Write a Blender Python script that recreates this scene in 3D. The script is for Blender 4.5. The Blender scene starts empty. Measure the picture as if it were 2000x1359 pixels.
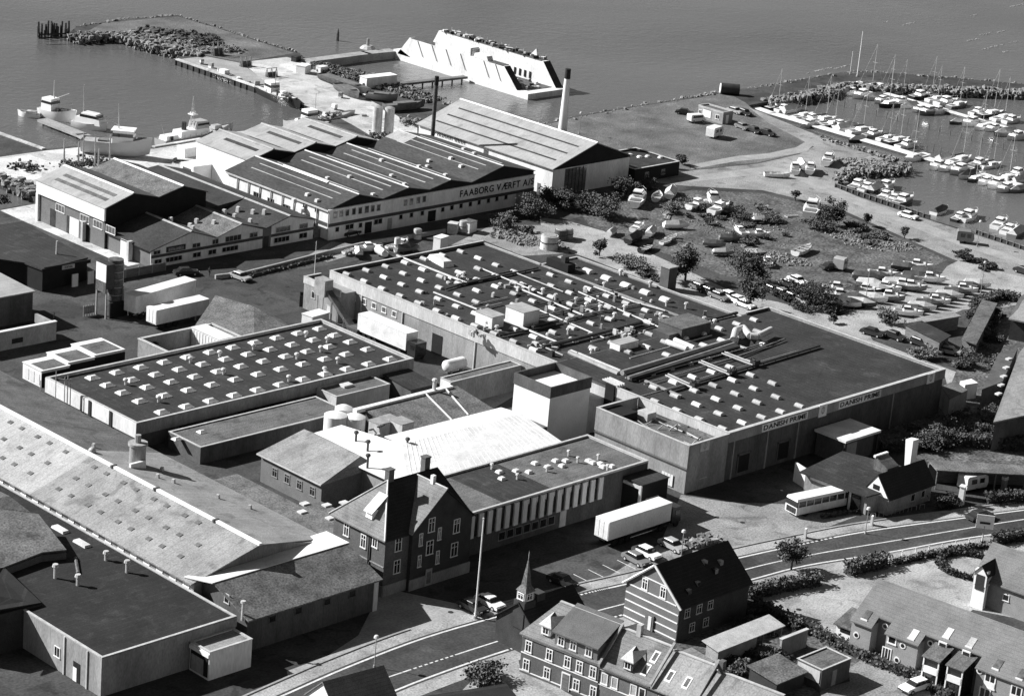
import bpy, math, random
from mathutils import Vector, Matrix
R = random.Random(7)
sc = bpy.context.scene
COL = sc.collection
# ------------------------------------------------------------------ camera
CAM_LOC = Vector((-280.0, -270.0, 130.0)); FPX = 4884.0
PITCH, ROLL, AZ = 0.32583, 0.087775, 0.764237
_h = Vector((math.cos(AZ), math.sin(AZ), 0)); _r = Vector((math.sin(AZ), -math.cos(AZ), 0)); _z = Vector((0, 0, 1))
FW = _h*math.cos(PITCH) - _z*math.sin(PITCH); U0 = _h*math.sin(PITCH) + _z*math.cos(PITCH)
RT = _r*math.cos(ROLL) + U0*math.sin(ROLL); UP = -_r*math.sin(ROLL) + U0*math.cos(ROLL)
cd = bpy.data.cameras.new('camera'); cam = bpy.data.objects.new('camera', cd); COL.objects.link(cam)
cd.sensor_width = 36; cd.lens = FPX/2000*36; cd.clip_start = 1; cd.clip_end = 20000
m = Matrix((RT, UP, -FW)).transposed().to_4x4(); m.translation = CAM_LOC; cam.matrix_world = m
sc.camera = cam
def P(px, py, z=0.0):
    "ground survey: where the sight line of a photo point meets height z"
    d = FW*FPX + RT*(px-1000) + UP*(679.5-py); t = (z-CAM_LOC.z)/d.z
    return CAM_LOC + d*t
# ------------------------------------------------------------------ sky, sun, exposure
SUN_EL = math.radians(34); SHADOW_AZ = math.radians(-57)
w = bpy.data.worlds.new('World'); sc.world = w; w.use_nodes = True
nt = w.node_tree; bg = nt.nodes['Background']
sky = nt.nodes.new('ShaderNodeTexSky'); sky.sky_type = 'NISHITA'; sky.sun_disc = False
sky.sun_elevation = SUN_EL
sd = Vector((-math.cos(SHADOW_AZ), -math.sin(SHADOW_AZ), 0))
sky.sun_rotation = math.atan2(sd.x, sd.y)
bw = nt.nodes.new('ShaderNodeRGBToBW'); nt.links.new(sky.outputs[0], bw.inputs[0]); nt.links.new(bw.outputs[0], bg.inputs[0])
bg.inputs[1].default_value = 0.05; sky.air_density = .62; sky.dust_density = .6
sl = bpy.data.lights.new('sun', 'SUN'); sl.energy = 5.0; sl.angle = math.radians(0.53)
so = bpy.data.objects.new('sun', sl); COL.objects.link(so)
ldir = Vector((math.cos(SHADOW_AZ)*math.cos(SUN_EL), math.sin(SHADOW_AZ)*math.cos(SUN_EL), -math.sin(SUN_EL)))
so.rotation_euler = ldir.to_track_quat('-Z', 'Y').to_euler(); so.location = (-100, 100, 200)
vs = sc.view_settings; vs.view_transform = 'Standard'; vs.look = 'None'; vs.gamma = 1; vs.exposure = 0.75; vs.use_curve_mapping = False
# ------------------------------------------------------------------ materials (the photograph is black and white: all neutral)
MATS = {}
def mat(name, v, var=.3, scale=.5, fine=6.0, fvar=.25, rough=.85, spec=.3, bump=0.0, stretch=None, metal=0.0, speck=0.0, seam=None, cells=0.0, stain=0.0):
    if name in MATS: return MATS[name]
    M = bpy.data.materials.new(name); M.use_nodes = True; n = M.node_tree; L = n.links.new
    b = n.nodes['Principled BSDF']; b.inputs['Roughness'].default_value = rough
    b.inputs['Specular IOR Level'].default_value = spec; b.inputs['Metallic'].default_value = metal
    tc = n.nodes.new('ShaderNodeTexCoord'); mp = n.nodes.new('ShaderNodeMapping'); ge = n.nodes.new('ShaderNodeNewGeometry')
    L(ge.outputs['Position'], mp.inputs[0])
    if stretch: mp.inputs['Scale'].default_value = stretch
    n1 = n.nodes.new('ShaderNodeTexNoise'); n1.inputs['Scale'].default_value = scale; n1.inputs['Detail'].default_value = 5; n1.inputs['Roughness'].default_value = .65
    n2 = n.nodes.new('ShaderNodeTexNoise'); n2.inputs['Scale'].default_value = fine; n2.inputs['Detail'].default_value = 3
    L(mp.outputs[0], n1.inputs[0]); L(mp.outputs[0], n2.inputs[0])
    r1 = n.nodes.new('ShaderNodeMapRange'); r1.inputs['From Min'].default_value = .3; r1.inputs['From Max'].default_value = .7
    r1.inputs['To Min'].default_value = v*(1-var); r1.inputs['To Max'].default_value = min(.9, v*(1+var))
    r2 = n.nodes.new('ShaderNodeMapRange'); r2.inputs['From Min'].default_value = .3; r2.inputs['From Max'].default_value = .7
    r2.inputs['To Min'].default_value = 1-fvar; r2.inputs['To Max'].default_value = 1+fvar
    L(n1.outputs[0], r1.inputs[0]); L(n2.outputs[0], r2.inputs[0])
    mu = n.nodes.new('ShaderNodeMath'); mu.operation = 'MULTIPLY'; mu.use_clamp = True
    L(r1.outputs[0], mu.inputs[0]); L(r2.outputs[0], mu.inputs[1]); out = mu.outputs[0]
    if speck:
        n3 = n.nodes.new('ShaderNodeTexNoise'); n3.inputs['Scale'].default_value = fine*.55; n3.inputs['Detail'].default_value = 6; n3.inputs['Roughness'].default_value = .8
        L(mp.outputs[0], n3.inputs[0])
        r3 = n.nodes.new('ShaderNodeMapRange'); r3.inputs['From Min'].default_value = .58; r3.inputs['From Max'].default_value = .68; r3.inputs['To Max'].default_value = speck
        L(n3.outputs[0], r3.inputs[0])
        ad = n.nodes.new('ShaderNodeMath'); ad.operation = 'ADD'; ad.use_clamp = True; L(out, ad.inputs[0]); L(r3.outputs[0], ad.inputs[1]); out = ad.outputs[0]
    def mul(o, q):
        k = n.nodes.new('ShaderNodeMath'); k.operation = 'MULTIPLY'; k.use_clamp = True; L(o, k.inputs[0]); L(q, k.inputs[1]); return k.outputs[0]
    if cells:   # patched areas of slightly different age
        vo = n.nodes.new('ShaderNodeTexVoronoi'); vo.inputs['Scale'].default_value = cells; vo.distance = 'CHEBYCHEV'; L(mp.outputs[0], vo.inputs[0])
        sx = n.nodes.new('ShaderNodeSeparateColor'); L(vo.outputs['Color'], sx.inputs[0]); rr = n.nodes.new('ShaderNodeMapRange'); rr.inputs['To Min'].default_value = .78; rr.inputs['To Max'].default_value = 1.25; L(sx.outputs[0], rr.inputs[0]); out = mul(out, rr.outputs[0])
    if stain:   # spills and ponding marks
        n4 = n.nodes.new('ShaderNodeTexNoise'); n4.inputs['Scale'].default_value = .32; n4.inputs['Detail'].default_value = 7; n4.inputs['Distortion'].default_value = 1.2; L(mp.outputs[0], n4.inputs[0])
        r4 = n.nodes.new('ShaderNodeMapRange'); r4.inputs['From Min'].default_value = .56; r4.inputs['From Max'].default_value = .66; r4.inputs['To Min'].default_value = 1; r4.inputs['To Max'].default_value = 1+stain; L(n4.outputs[0], r4.inputs[0]); out = mul(out, r4.outputs[0])
    if seam:    # joints every seam metres along one axis: (axis, spacing, gain)
        sp = n.nodes.new('ShaderNodeSeparateXYZ'); L(ge.outputs['Position'], sp.inputs[0]); fm = n.nodes.new('ShaderNodeMath'); fm.operation = 'PINGPONG'; fm.inputs[1].default_value = seam[1]/2; L(sp.outputs[seam[0]], fm.inputs[0])
        lt = n.nodes.new('ShaderNodeMath'); lt.operation = 'LESS_THAN'; lt.inputs[1].default_value = seam[3] if len(seam) > 3 else seam[1]*.07; L(fm.outputs[0], lt.inputs[0]); r5 = n.nodes.new('ShaderNodeMapRange'); r5.inputs['To Min'].default_value = 1; r5.inputs['To Max'].default_value = seam[2]; L(lt.outputs[0], r5.inputs[0]); out = mul(out, r5.outputs[0])
    L(out, b.inputs['Base Color'])
    if bump:
        bp = n.nodes.new('ShaderNodeBump'); bp.inputs['Strength'].default_value = bump; bp.inputs['Distance'].default_value = .1
        L(n2.outputs[0], bp.inputs['Height']); L(bp.outputs[0], b.inputs['Normal'])
    MATS[name] = M; return M
mat('asphalt', .054, .45, .12, 3, .35, cells=.09, stain=-.45); mat('asphalt_dark', .05, .35, .2, 3, .35, cells=.06, stain=.35); mat('gravel', .25, .35, .12, 4, .4, bump=.3, stain=-.35)
mat('gravel_pale', .32, .3, .15, 4, .35, stain=-.28); mat('concrete', .5, .25, .2, 3, .22, cells=.12, stain=-.3); mat('concrete_grey', .3, .22, .3, 3, .2)
mat('grass', .12, .45, .1, 3, .55, bump=.4, stain=.3); mat('grass_rough', .09, .6, .22, 2.2, .75, bump=.5, speck=.2, stain=.5)
mat('felt', .028, .4, .2, 5, .35, speck=.05, stain=.55, seam=(0, 1.05, 1.35)); mat('felt_old', .038, .4, .18, 3, .35, speck=.05); mat('felt_grey', .12, .35, .3, 5, .4, speck=.07, stain=-.35, seam=(1, 1.05, .8))
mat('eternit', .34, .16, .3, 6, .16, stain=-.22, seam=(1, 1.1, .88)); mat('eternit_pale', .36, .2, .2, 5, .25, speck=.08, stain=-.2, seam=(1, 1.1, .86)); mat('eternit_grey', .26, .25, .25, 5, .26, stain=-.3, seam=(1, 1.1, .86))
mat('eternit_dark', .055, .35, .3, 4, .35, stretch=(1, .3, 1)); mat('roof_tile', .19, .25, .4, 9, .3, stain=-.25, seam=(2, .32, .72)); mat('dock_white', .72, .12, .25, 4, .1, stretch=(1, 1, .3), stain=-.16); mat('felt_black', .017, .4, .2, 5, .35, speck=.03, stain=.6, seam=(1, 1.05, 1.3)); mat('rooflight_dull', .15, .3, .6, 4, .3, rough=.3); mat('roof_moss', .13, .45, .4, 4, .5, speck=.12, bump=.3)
mat('brick_pale', .28, .15, .5, 12, .25); mat('roof_slate', .17, .2, .4, 8, .25, seam=(2, .3, .8)); mat('roof_black_and_shaded', .02, .3, .4, 6, .3, seam=(2, .32, 1.5)); mat('white_paint', .78, .1, .3, 4, .06); mat('white_metal', .74, .1, .5, 4, .08, rough=.5, stain=-.12)  # the black roof tone serves black parts and slopes coloured as if shaded
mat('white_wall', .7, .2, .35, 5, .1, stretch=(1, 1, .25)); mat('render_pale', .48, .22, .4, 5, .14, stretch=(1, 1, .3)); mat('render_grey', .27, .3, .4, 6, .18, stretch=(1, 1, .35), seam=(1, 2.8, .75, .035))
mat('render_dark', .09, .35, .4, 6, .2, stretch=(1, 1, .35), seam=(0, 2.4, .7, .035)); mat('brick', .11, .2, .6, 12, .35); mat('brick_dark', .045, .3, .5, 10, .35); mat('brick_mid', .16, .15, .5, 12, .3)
mat('cladding_black', .012, .3, .5, 6, .3); mat('dark_band', .06, .2, .5, 6, .2); mat('timber', .14, .35, .8, 8, .3, stretch=(1, 1, 4)); mat('timber_pale', .34, .25, .8, 8, .25)
mat('skylight', .64, .25, .35, 5, .15, rough=.35, spec=.5); mat('skylight_aged', .4, .3, .35, 5, .2, rough=.4, spec=.5); mat('steel', .3, .25, 1, 8, .2, rough=.5); mat('galvanised', .48, .2, 1, 8, .2, rough=.45)
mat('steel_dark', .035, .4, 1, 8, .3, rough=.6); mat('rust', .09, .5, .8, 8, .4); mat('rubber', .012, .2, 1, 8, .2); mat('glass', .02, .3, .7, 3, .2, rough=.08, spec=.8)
mat('glass_grey', .12, .35, .6, 3, .3, rough=.15, spec=.8); mat('paint_white', .85, .03, 1, 5, .03, rough=.3, spec=.5); mat('paint_grey', .2, .06, 1, 5, .05, rough=.3, spec=.5)
mat('paint_dark', .03, .1, 1, 5, .05, rough=.25, spec=.5); mat('paint_mid', .4, .06, 1, 5, .05, rough=.3, spec=.5); mat('tarpaulin', .09, .4, .8, 5, .2); mat('tarp_pale', .55, .25, .8, 5, .12)
mat('leaf', .06, .6, .8, 3, .6, rough=.6); mat('leaf_dark', .032, .5, .5, 3, .5, rough=.6); mat('leaf_pale', .11, .5, .5, 3, .5, rough=.6); mat('bark', .06, .3, 2, 8, .3)
mat('rock', .2, .75, .9, 4, .4); mat('rock_dark', .07, .5, .6, 4, .3); mat('marking', .6, .2, 1.2, 6, .25); mat('letter', .02, .1, 1, 5, .1); mat('skin', .35, .1, 2, 8, .1); mat('cloth_dark', .05, .2, 2, 8, .2)
def water_mat():
    M = bpy.data.materials.new('sea_water'); M.use_nodes = True; n = M.node_tree; L = n.links.new; b = n.nodes['Principled BSDF']
    b.inputs['IOR'].default_value = 1.33; ge = n.nodes.new('ShaderNodeNewGeometry')
    def noise(s, det, dist=0.0):
        q = n.nodes.new('ShaderNodeTexNoise'); q.inputs['Scale'].default_value = s; q.inputs['Detail'].default_value = det; q.inputs['Distortion'].default_value = dist; L(ge.outputs['Position'], q.inputs[0]); return q.outputs[0]
    def rng(o, a, c, d=.35, e=.65):
        r = n.nodes.new('ShaderNodeMapRange'); r.inputs['From Min'].default_value = d; r.inputs['From Max'].default_value = e; r.inputs['To Min'].default_value = a; r.inputs['To Max'].default_value = c; L(o, r.inputs[0]); return r.outputs[0]
    def op(a, c, k): 
        m_ = n.nodes.new('ShaderNodeMath'); m_.operation = k; L(a, m_.inputs[0]); L(c, m_.inputs[1]); return m_.outputs[0]
    turb = rng(noise(.012, 4, .6), .092, .125); L(turb, b.inputs['Base Color'])         # silt in the water
    L(rng(noise(.02, 3, 1.0), .05, .16), b.inputs['Roughness'])                        # wind patches
    h = op(op(rng(noise(.45, 3, .4), 0, 1, 0, 1), rng(noise(.015, 2, 1.2), .35, 1.3), 'MULTIPLY'), rng(noise(1.7, 3, .3), 0, .45, 0, 1), 'ADD')
    bp = n.nodes.new('ShaderNodeBump'); bp.inputs['Strength'].default_value = .5; bp.inputs['Distance'].default_value = .3; L(h, bp.inputs['Height']); L(bp.outputs[0], b.inputs['Normal'])
    MATS['sea_water'] = M
water_mat()
# ------------------------------------------------------------------ builders
ORG = {}
def setmat(me, mt):
    me.materials.append(MATS[mt])
def thing(name, label, cat, loc=(0, 0, 0), rz=0.0, group=None, local=False):
    o = bpy.data.objects.new(name, None); COL.objects.link(o); o.location = loc; o.rotation_euler = (0, 0, rz); o.empty_display_size = .5
    o['label'] = label; o['category'] = cat
    if group: o['group'] = group
    ORG[o] = Vector((0, 0, 0)) if local else Vector(loc)
    return o
def tag(o, label, cat, group=None):
    o['label'] = label; o['category'] = cat
    if group: o['group'] = group
    return o
class MB:
    def __init__(s): s.v = []; s.f = []
    def add(s, vs, fs):
        k = len(s.v); s.v += [tuple(q) for q in vs]; s.f += [tuple(i+k for i in f) for f in fs]; return s
    def box(s, x0, x1, y0, y1, z0, z1):
        return s.add([(x0, y0, z0), (x1, y0, z0), (x1, y1, z0), (x0, y1, z0), (x0, y0, z1), (x1, y0, z1), (x1, y1, z1), (x0, y1, z1)],
                     [(3, 2, 1, 0), (4, 5, 6, 7), (0, 1, 5, 4), (1, 2, 6, 5), (2, 3, 7, 6), (3, 0, 4, 7)])
    def obox(s, cx, cy, z0, lx, ly, h, a=0.0, tx=1.0, ty=1.0):
        c, q = math.cos(a), math.sin(a); vs = []
        for z, kx, ky in ((z0, 1, 1), (z0+h, tx, ty)):
            for ux, uy in ((-.5, -.5), (.5, -.5), (.5, .5), (-.5, .5)):
                x, y = ux*lx*kx, uy*ly*ky; vs.append((cx+x*c-y*q, cy+x*q+y*c, z))
        return s.add(vs, [(3, 2, 1, 0), (4, 5, 6, 7), (0, 1, 5, 4), (1, 2, 6, 5), (2, 3, 7, 6), (3, 0, 4, 7)])
    def prism(s, poly, z0, z1):
        n = len(poly); a = sum(poly[i][0]*poly[(i+1) % n][1]-poly[(i+1) % n][0]*poly[i][1] for i in range(n))
        if a < 0: poly = poly[::-1]
        return s.add([(p[0], p[1], z0) for p in poly]+[(p[0], p[1], z1) for p in poly],
                     [tuple(range(n))[::-1], tuple(range(n, 2*n))]+[(i, (i+1) % n, n+(i+1) % n, n+i) for i in range(n)])
    def slab(s, pts, t):
        "thick plate: polygon of 3d points pushed t down along z"
        n = len(pts); pts = [Vector(p) for p in pts]; nz = sum(((pts[i]-pts[0]).cross(pts[i+1]-pts[0])).z for i in range(1, n-1))
        if nz < 0: pts = pts[::-1]
        return s.add([(p.x, p.y, p.z-t) for p in pts]+[tuple(p) for p in pts],
                     [tuple(range(n))[::-1], tuple(range(n, 2*n))]+[(i, (i+1) % n, n+(i+1) % n, n+i) for i in range(n)])
    def yprism(s, prof, y0, y1):
        "profile of (x,z) pushed along y"
        n = len(prof); return s.add([(x, y0, z) for x, z in prof]+[(x, y1, z) for x, z in prof],
                                    [tuple(range(n)), tuple(range(n, 2*n))[::-1]]+[((i+1) % n, i, n+i, n+(i+1) % n) for i in range(n)])
    def xprism(s, prof, x0, x1):
        n = len(prof); return s.add([(x0, y, z) for y, z in prof]+[(x1, y, z) for y, z in prof],
                                    [tuple(range(n))[::-1], tuple(range(n, 2*n))]+[(i, (i+1) % n, n+(i+1) % n, n+i) for i in range(n)])
    def tube(s, a, b, r0, r1=None, n=8):
        a, b = Vector(a), Vector(b); r1 = r0 if r1 is None else r1; d = (b-a).normalized()
        u = d.orthogonal().normalized(); v = d.cross(u); vs = []
        for c, r in ((a, r0), (b, r1)):
            for i in range(n):
                t = 2*math.pi*i/n; vs.append(c+u*r*math.cos(t)+v*r*math.sin(t))
        return s.add(vs, [tuple(range(n))[::-1], tuple(range(n, 2*n))]+[(i, (i+1) % n, n+(i+1) % n, n+i) for i in range(n)])
    def path(s, pts, r, n=8):
        for a, b in zip(pts, pts[1:]): s.tube(a, b, r, r, n)
        return s
    def ball(s, c, rx, ry, rz, n=8, m=5, jit=0.0, rng=None):
        vs = []; fs = []
        for j in range(m+1):
            ph = math.pi*j/m-math.pi/2
            for i in range(n):
                th = 2*math.pi*i/n; k = 1+(rng.uniform(-jit, jit) if rng else 0)
                vs.append((c[0]+rx*k*math.cos(ph)*math.cos(th), c[1]+ry*k*math.cos(ph)*math.sin(th), c[2]+rz*k*math.sin(ph)))
        for j in range(m):
            for i in range(n): fs.append((j*n+i, j*n+(i+1) % n, (j+1)*n+(i+1) % n, (j+1)*n+i))
        return s.add(vs, fs)
    def rock(s, c, r, rng):
        vs = []
        for z in (-1, 1):
            for x, y in ((-1, -1), (1, -1), (1, 1), (-1, 1)):
                k = rng.uniform(.35, 1.1); vs.append((c[0]+x*r*k*.75+y*r*.2, c[1]+y*r*rng.uniform(.3, .9), c[2]+z*r*k*.6))
        return s.add(vs, [(3, 2, 1, 0), (4, 5, 6, 7), (0, 1, 5, 4), (1, 2, 6, 5), (2, 3, 7, 6), (3, 0, 4, 7)])
    def mesh(s, name, mt, org=None, smooth=False):
        me = bpy.data.meshes.new(name); o = org or Vector((0, 0, 0))
        me.from_pydata([(x-o.x, y-o.y, z-o.z) for x, y, z in s.v], [], s.f); setmat(me, mt)
        if smooth:
            me.polygons.foreach_set('use_smooth', [True]*len(me.polygons))
            me.set_sharp_from_angle(angle=math.radians(40))
        return me
    def build(s, name, mt, parent=None, smooth=False, label=None):
        og = ORG.get(parent, Vector((0, 0, 0))); me = s.mesh(name, mt, og, smooth)
        o = bpy.data.objects.new(name, me); COL.objects.link(o)
        if parent: o.parent = parent; ORG[o] = og
        if label: o['label'] = label
        return o
def inst(name, me, parent, loc, rz=0.0, scale=None):
    "a part that shares its mesh; loc in world for unrotated things"
    o = bpy.data.objects.new(name, me); COL.objects.link(o); og = ORG.get(parent, Vector((0, 0, 0)))
    o.location = Vector(loc)-og; o.rotation_euler = (0, 0, rz)
    if scale: o.scale = scale
    if parent: o.parent = parent
    ORG[o] = Vector((0, 0, 0))
    return o
def struct(name, o):
    o.name = name; o['kind'] = 'structure'; return o
def copy_tree(o, parent=None):
    c = o.copy(); COL.objects.link(c); c.parent = parent
    for ch in o.children: copy_tree(ch, c)
    return c
def px2(pts, z=0.0): return [tuple(P(x, y, z)[:2]) for x, y in pts]
WC = {}
def window(parent, x, y, z, w, h, rz=0.0, n=2, frame='white_paint', pane='glass', t=.09, bars=0, name='window'):
    "window lying on a wall; rz=0 faces -y, rz=-pi/2 faces -x"
    k = (round(w, 2), round(h, 2), n, frame, pane, t, bars)
    if k not in WC:
        f = MB(); d = .07
        f.box(-w/2, -w/2+t, -d, 0, 0, h); f.box(w/2-t, w/2, -d, 0, 0, h); f.box(-w/2+t, w/2-t, -d, 0, h-t, h); f.box(-w/2-.05, w/2+.05, -d-.05, 0, -t*.6, t*.6)
        for i in range(1, n): f.box(-w/2+w*i/n-t*.35, -w/2+w*i/n+t*.35, -d, 0, t*.6, h-t)
        for i in range(bars): f.box(-w/2+t, w/2-t, -d+.01, 0, h*(.66 if bars == 1 else (i+1)/(bars+1))-t*.3, h*(.66 if bars == 1 else (i+1)/(bars+1))+t*.3)
        p = MB().box(-w/2+t*.5, w/2-t*.5, -.03, .01, t*.5, h-t*.5)
        WC[k] = (f.mesh('window', frame), p.mesh('pane', pane))
    a, b = WC[k]; o = inst(name, a, parent, (x, y, z), rz); inst('pane', b, o, (0, 0, 0)); return o
HX = -math.pi/2
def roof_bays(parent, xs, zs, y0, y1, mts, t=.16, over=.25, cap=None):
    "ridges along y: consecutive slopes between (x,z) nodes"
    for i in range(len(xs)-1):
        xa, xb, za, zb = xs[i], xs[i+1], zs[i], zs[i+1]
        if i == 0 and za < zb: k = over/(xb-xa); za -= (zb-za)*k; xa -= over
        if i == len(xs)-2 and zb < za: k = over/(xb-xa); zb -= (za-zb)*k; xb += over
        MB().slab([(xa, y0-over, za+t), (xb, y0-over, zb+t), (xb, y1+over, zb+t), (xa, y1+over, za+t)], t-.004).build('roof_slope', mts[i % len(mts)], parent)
    if cap:
        for i in range(1, len(xs)-1):
            if zs[i] > zs[i-1] and zs[i] > zs[i+1]:
                MB().yprism([(xs[i]-.35, zs[i]+t-.02), (xs[i]+.35, zs[i]+t-.02), (xs[i], zs[i]+t+.2)], y0-over-.02, y1+over+.02).build('ridge_cap', cap, parent)
LC = {}
def char_mesh(ch, mt):
    if (ch, mt) not in LC:
        c = bpy.data.curves.new('letter', 'FONT'); c.body = ch; c.size = 1; c.extrude = .02; c.offset = .016
        o = bpy.data.objects.new('letter', c); COL.objects.link(o); dg = bpy.context.evaluated_depsgraph_get()
        me = bpy.data.meshes.new_from_object(o.evaluated_get(dg)); bpy.data.objects.remove(o); bpy.data.curves.remove(c); me.materials.clear(); setmat(me, mt)
        xs = [v.co.x for v in me.vertices]; LC[(ch, mt)] = (me, min(xs), max(xs))
    return LC[(ch, mt)]
def lettering(parent, s, size, loc, rz, mt, width):
    "one part per letter, spaced out to fill width; on walls facing -y"
    gap = .1; tot = 0
    for ch in s: tot += .32 if ch == ' ' else char_mesh(ch, mt)[2]-char_mesh(ch, mt)[1]+gap
    k = width/(tot-gap); x = 0
    for ch in s:
        if ch == ' ': x += .32*k; continue
        me, a, b = char_mesh(ch, mt); o = inst('letter', me, parent, (loc[0]+x-a*k, loc[1], loc[2])); o.rotation_euler = (math.pi/2, 0, 0); o.scale = (k, size, 1); x += (b-a+gap)*k
def leaves(mb, c, rad, n, size, rng, clumps=14, flat=.85):
    cs = []; f1, f2, f3 = (rng.uniform(0, 6.28) for _ in range(3))
    for i in range(clumps):
        d = Vector((rng.gauss(0, 1), rng.gauss(0, 1), rng.gauss(0, .8))).normalized()*rng.uniform(.25, .95); th = math.atan2(d.y, d.x)
        d *= 1+.32*math.sin(2*th+f1)+.22*math.sin(5*th+f2)+.2*math.sin(4*d.z+f3)
        cs.append((Vector((c[0]+d.x*rad[0], c[1]+d.y*rad[1], c[2]+d.z*rad[2])), rng.uniform(.18, .5)))
    for i in range(n):
        q, k = cs[rng.randrange(clumps)]
        d = Vector((rng.gauss(0, 1), rng.gauss(0, 1), rng.gauss(0, 1)*flat)); p = q+Vector((d.x*rad[0], d.y*rad[1], d.z*rad[2]))*k*.55
        if p.z < .05: p.z = .05+rng.random()*.3
        u = Vector((rng.gauss(0, 1), rng.gauss(0, 1), rng.gauss(0, .6))).normalized(); v = u.orthogonal().normalized(); s = size*rng.uniform(.6, 1.4)
        u = u*s; v = v*s*.7; mb.add([p-u-v, p+u-v, p+u+v, p-u+v], [(0, 1, 2, 3)])
def tree(x, y, h, r, label, cat='tree', mt='leaf', n=900, seed=1, trunk=True, name='tree', size=.22, group=None, low=.25, z0=0):
    rng = random.Random(seed); t = thing(name, label, cat, (x, y, z0), group=group)
    if trunk:
        b = MB(); b.tube((x, y, z0-.1), (x+.1, y, z0+h*.45), .05*h*.5+.06, .03*h*.5+.03, 7)
        for i in range(6):
            a = rng.uniform(0, 6.28); b.tube((x+.05, y, z0+h*(.2+.04*i)), (x+math.cos(a)*r*.6, y+math.sin(a)*r*.6, z0+h*(.5+.06*i)), .05+.01*h, .02, 5)
        b.build('trunk', 'bark', t)
    f = MB(); leaves(f, (x, y, z0+h*(.5+low*.5)), (r, r*rng.uniform(.8, 1.15), h*(.5-low*.5)), int(n*2.6), size*.58, rng, clumps=max(12, int(n/45))); f.build('crown', mt, t); return t
def hedge(poly, w, h, label, mt='leaf_dark', seed=1, dens=75, name='hedge', group=None, z0=0.0, size=.12, core=True):
    rng = random.Random(seed); o = thing(name, label, 'hedge', (poly[0][0], poly[0][1], 0), group=group); c = MB(); f = MB()
    for (ax, ay), (bx, by) in zip(poly, poly[1:]):
        d = Vector((bx-ax, by-ay, 0)); L = d.length; a = math.atan2(d.y, d.x); q = d.normalized(); nn = Vector((-q.y, q.x, 0))
        if core: c.obox((ax+bx)/2, (ay+by)/2, z0, max(.3, L-.3), w*.62, h*.78, a, .97, .7)
        for i in range(int(L*dens*(w+h)*.5)):
            t = rng.uniform(-.3, L+.3); s = rng.choice((-1, 1, 0)); hh = rng.random()*h if s else h*.85+rng.gauss(0, .1)
            p = Vector((ax, ay, z0))+q*t+nn*((s*w*.42+rng.gauss(0, .1*w) if 0 < t < L else rng.uniform(-.45, .45)*w) if s else rng.uniform(-.45, .45)*w)+Vector((0, 0, hh+rng.gauss(0, .06)))
            p.z = max(p.z, .04)
            u = Vector((rng.gauss(0, 1), rng.gauss(0, 1), rng.gauss(0, .7))).normalized(); v = u.orthogonal().normalized(); k = size*rng.uniform(.6, 1.5)
            f.add([p-u*k-v*k*.7, p+u*k-v*k*.7, p+u*k+v*k*.7, p-u*k+v*k*.7], [(0, 1, 2, 3)])
    if core: c.build('branches', 'leaf_dark', o)
    f.build('foliage', mt, o); return o
# ------------------------------------------------------------------ sea, land, surfaces
WZ = -1.3
struct('sea', MB().add([(-6000, -6000, WZ), (9000, -6000, WZ), (9000, 9000, WZ), (-6000, 9000, WZ)], [(0, 1, 2, 3)]).build('sea', 'sea_water'))
LAND = px2([(-300, 156), (85, 292), (165, 284), (300, 288), (455, 262), (555, 251), (640, 240), (660, 228), (600, 206), (500, 170), (346, 117), (349, 111), (395, 108), (360, 103), (320, 95), (290, 88), (260, 76), (230, 68), (180, 70), (137, 73), (134, 66), (150, 52), (200, 44), (245, 37), (300, 34), (347, 30), (370, 38), (420, 52), (500, 78), (545, 92), (585, 104), (595, 118), (640, 128), (680, 138), (712, 150), (770, 160), (800, 176), (850, 188), (865, 200), (890, 208), (980, 235), (1045, 248), (1060, 243), (1120, 228), (1180, 217), (1250, 206), (1320, 195), (1380, 187), (1420, 178), (1440, 175), (1500, 168), (1560, 156), (1640, 142), (1680, 139), (1760, 144), (1850, 151), (1960, 161), (2200, 182), (2200, 197), (2000, 181), (1900, 177), (1750, 170), (1690, 170), (1655, 167), (1640, 172), (1600, 182), (1550, 190), (1500, 199), (1462, 206), (1500, 232), (1575, 252), (1620, 268), (1675, 290), (1692, 297), (1740, 310), (1768, 321), (1762, 330), (1700, 333), (1665, 330), (1645, 340), (1640, 352), (1630, 366), (1700, 391), (1815, 428), (1905, 455), (2000, 487), (2300, 590)])
LAND += [(500, -500), (-900, -500), (-900, 60)] + px2([(-300, 470), (0, 409), (72, 396), (74, 388), (0, 356), (-300, 250)])
struct('ground', MB().prism(LAND, -4, 0).build('ground', 'asphalt'))
def patch(name, mt, pts, k, world=False):
    q = pts if world else px2(pts); n = len(q); z = .004*k
    a = sum(q[i][0]*q[(i+1) % n][1]-q[(i+1) % n][0]*q[i][1] for i in range(n))
    if a < 0: q = q[::-1]
    return struct(name, MB().add([(x, y, z) for x, y in q], [tuple(range(n))]).build(name, mt))
patch('quay_apron', 'concrete', [(-50, 314), (85, 295), (165, 287), (300, 291), (455, 265), (455, 330), (340, 500), (250, 520), (30, 425), (0, 411), (72, 398), (78, 388), (20, 352), (-50, 330)], 1)
patch('harbour_road', 'concrete', [(472, 122), (560, 112), (600, 122), (650, 160), (740, 205), (815, 250), (815, 290), (740, 275), (690, 245), (662, 230), (600, 208), (540, 180), (505, 150)], 1)
patch('spit_grass', 'grass', [(330, 84), (240, 62), (170, 62), (200, 46), (300, 36), (347, 33), (420, 54), (500, 80), (575, 104), (470, 122), (400, 108)], 1)
patch('pier_deck', 'concrete_grey', [(352, 116), (400, 110), (472, 124), (505, 150), (540, 182), (596, 206), (500, 168)], 2)
patch('field', 'grass', [(1062, 246), (1120, 230), (1250, 208), (1320, 198), (1420, 182), (1455, 200), (1500, 240), (1590, 285), (1560, 300), (1480, 318), (1350, 332), (1235, 318), (1150, 275)], 1)
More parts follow.
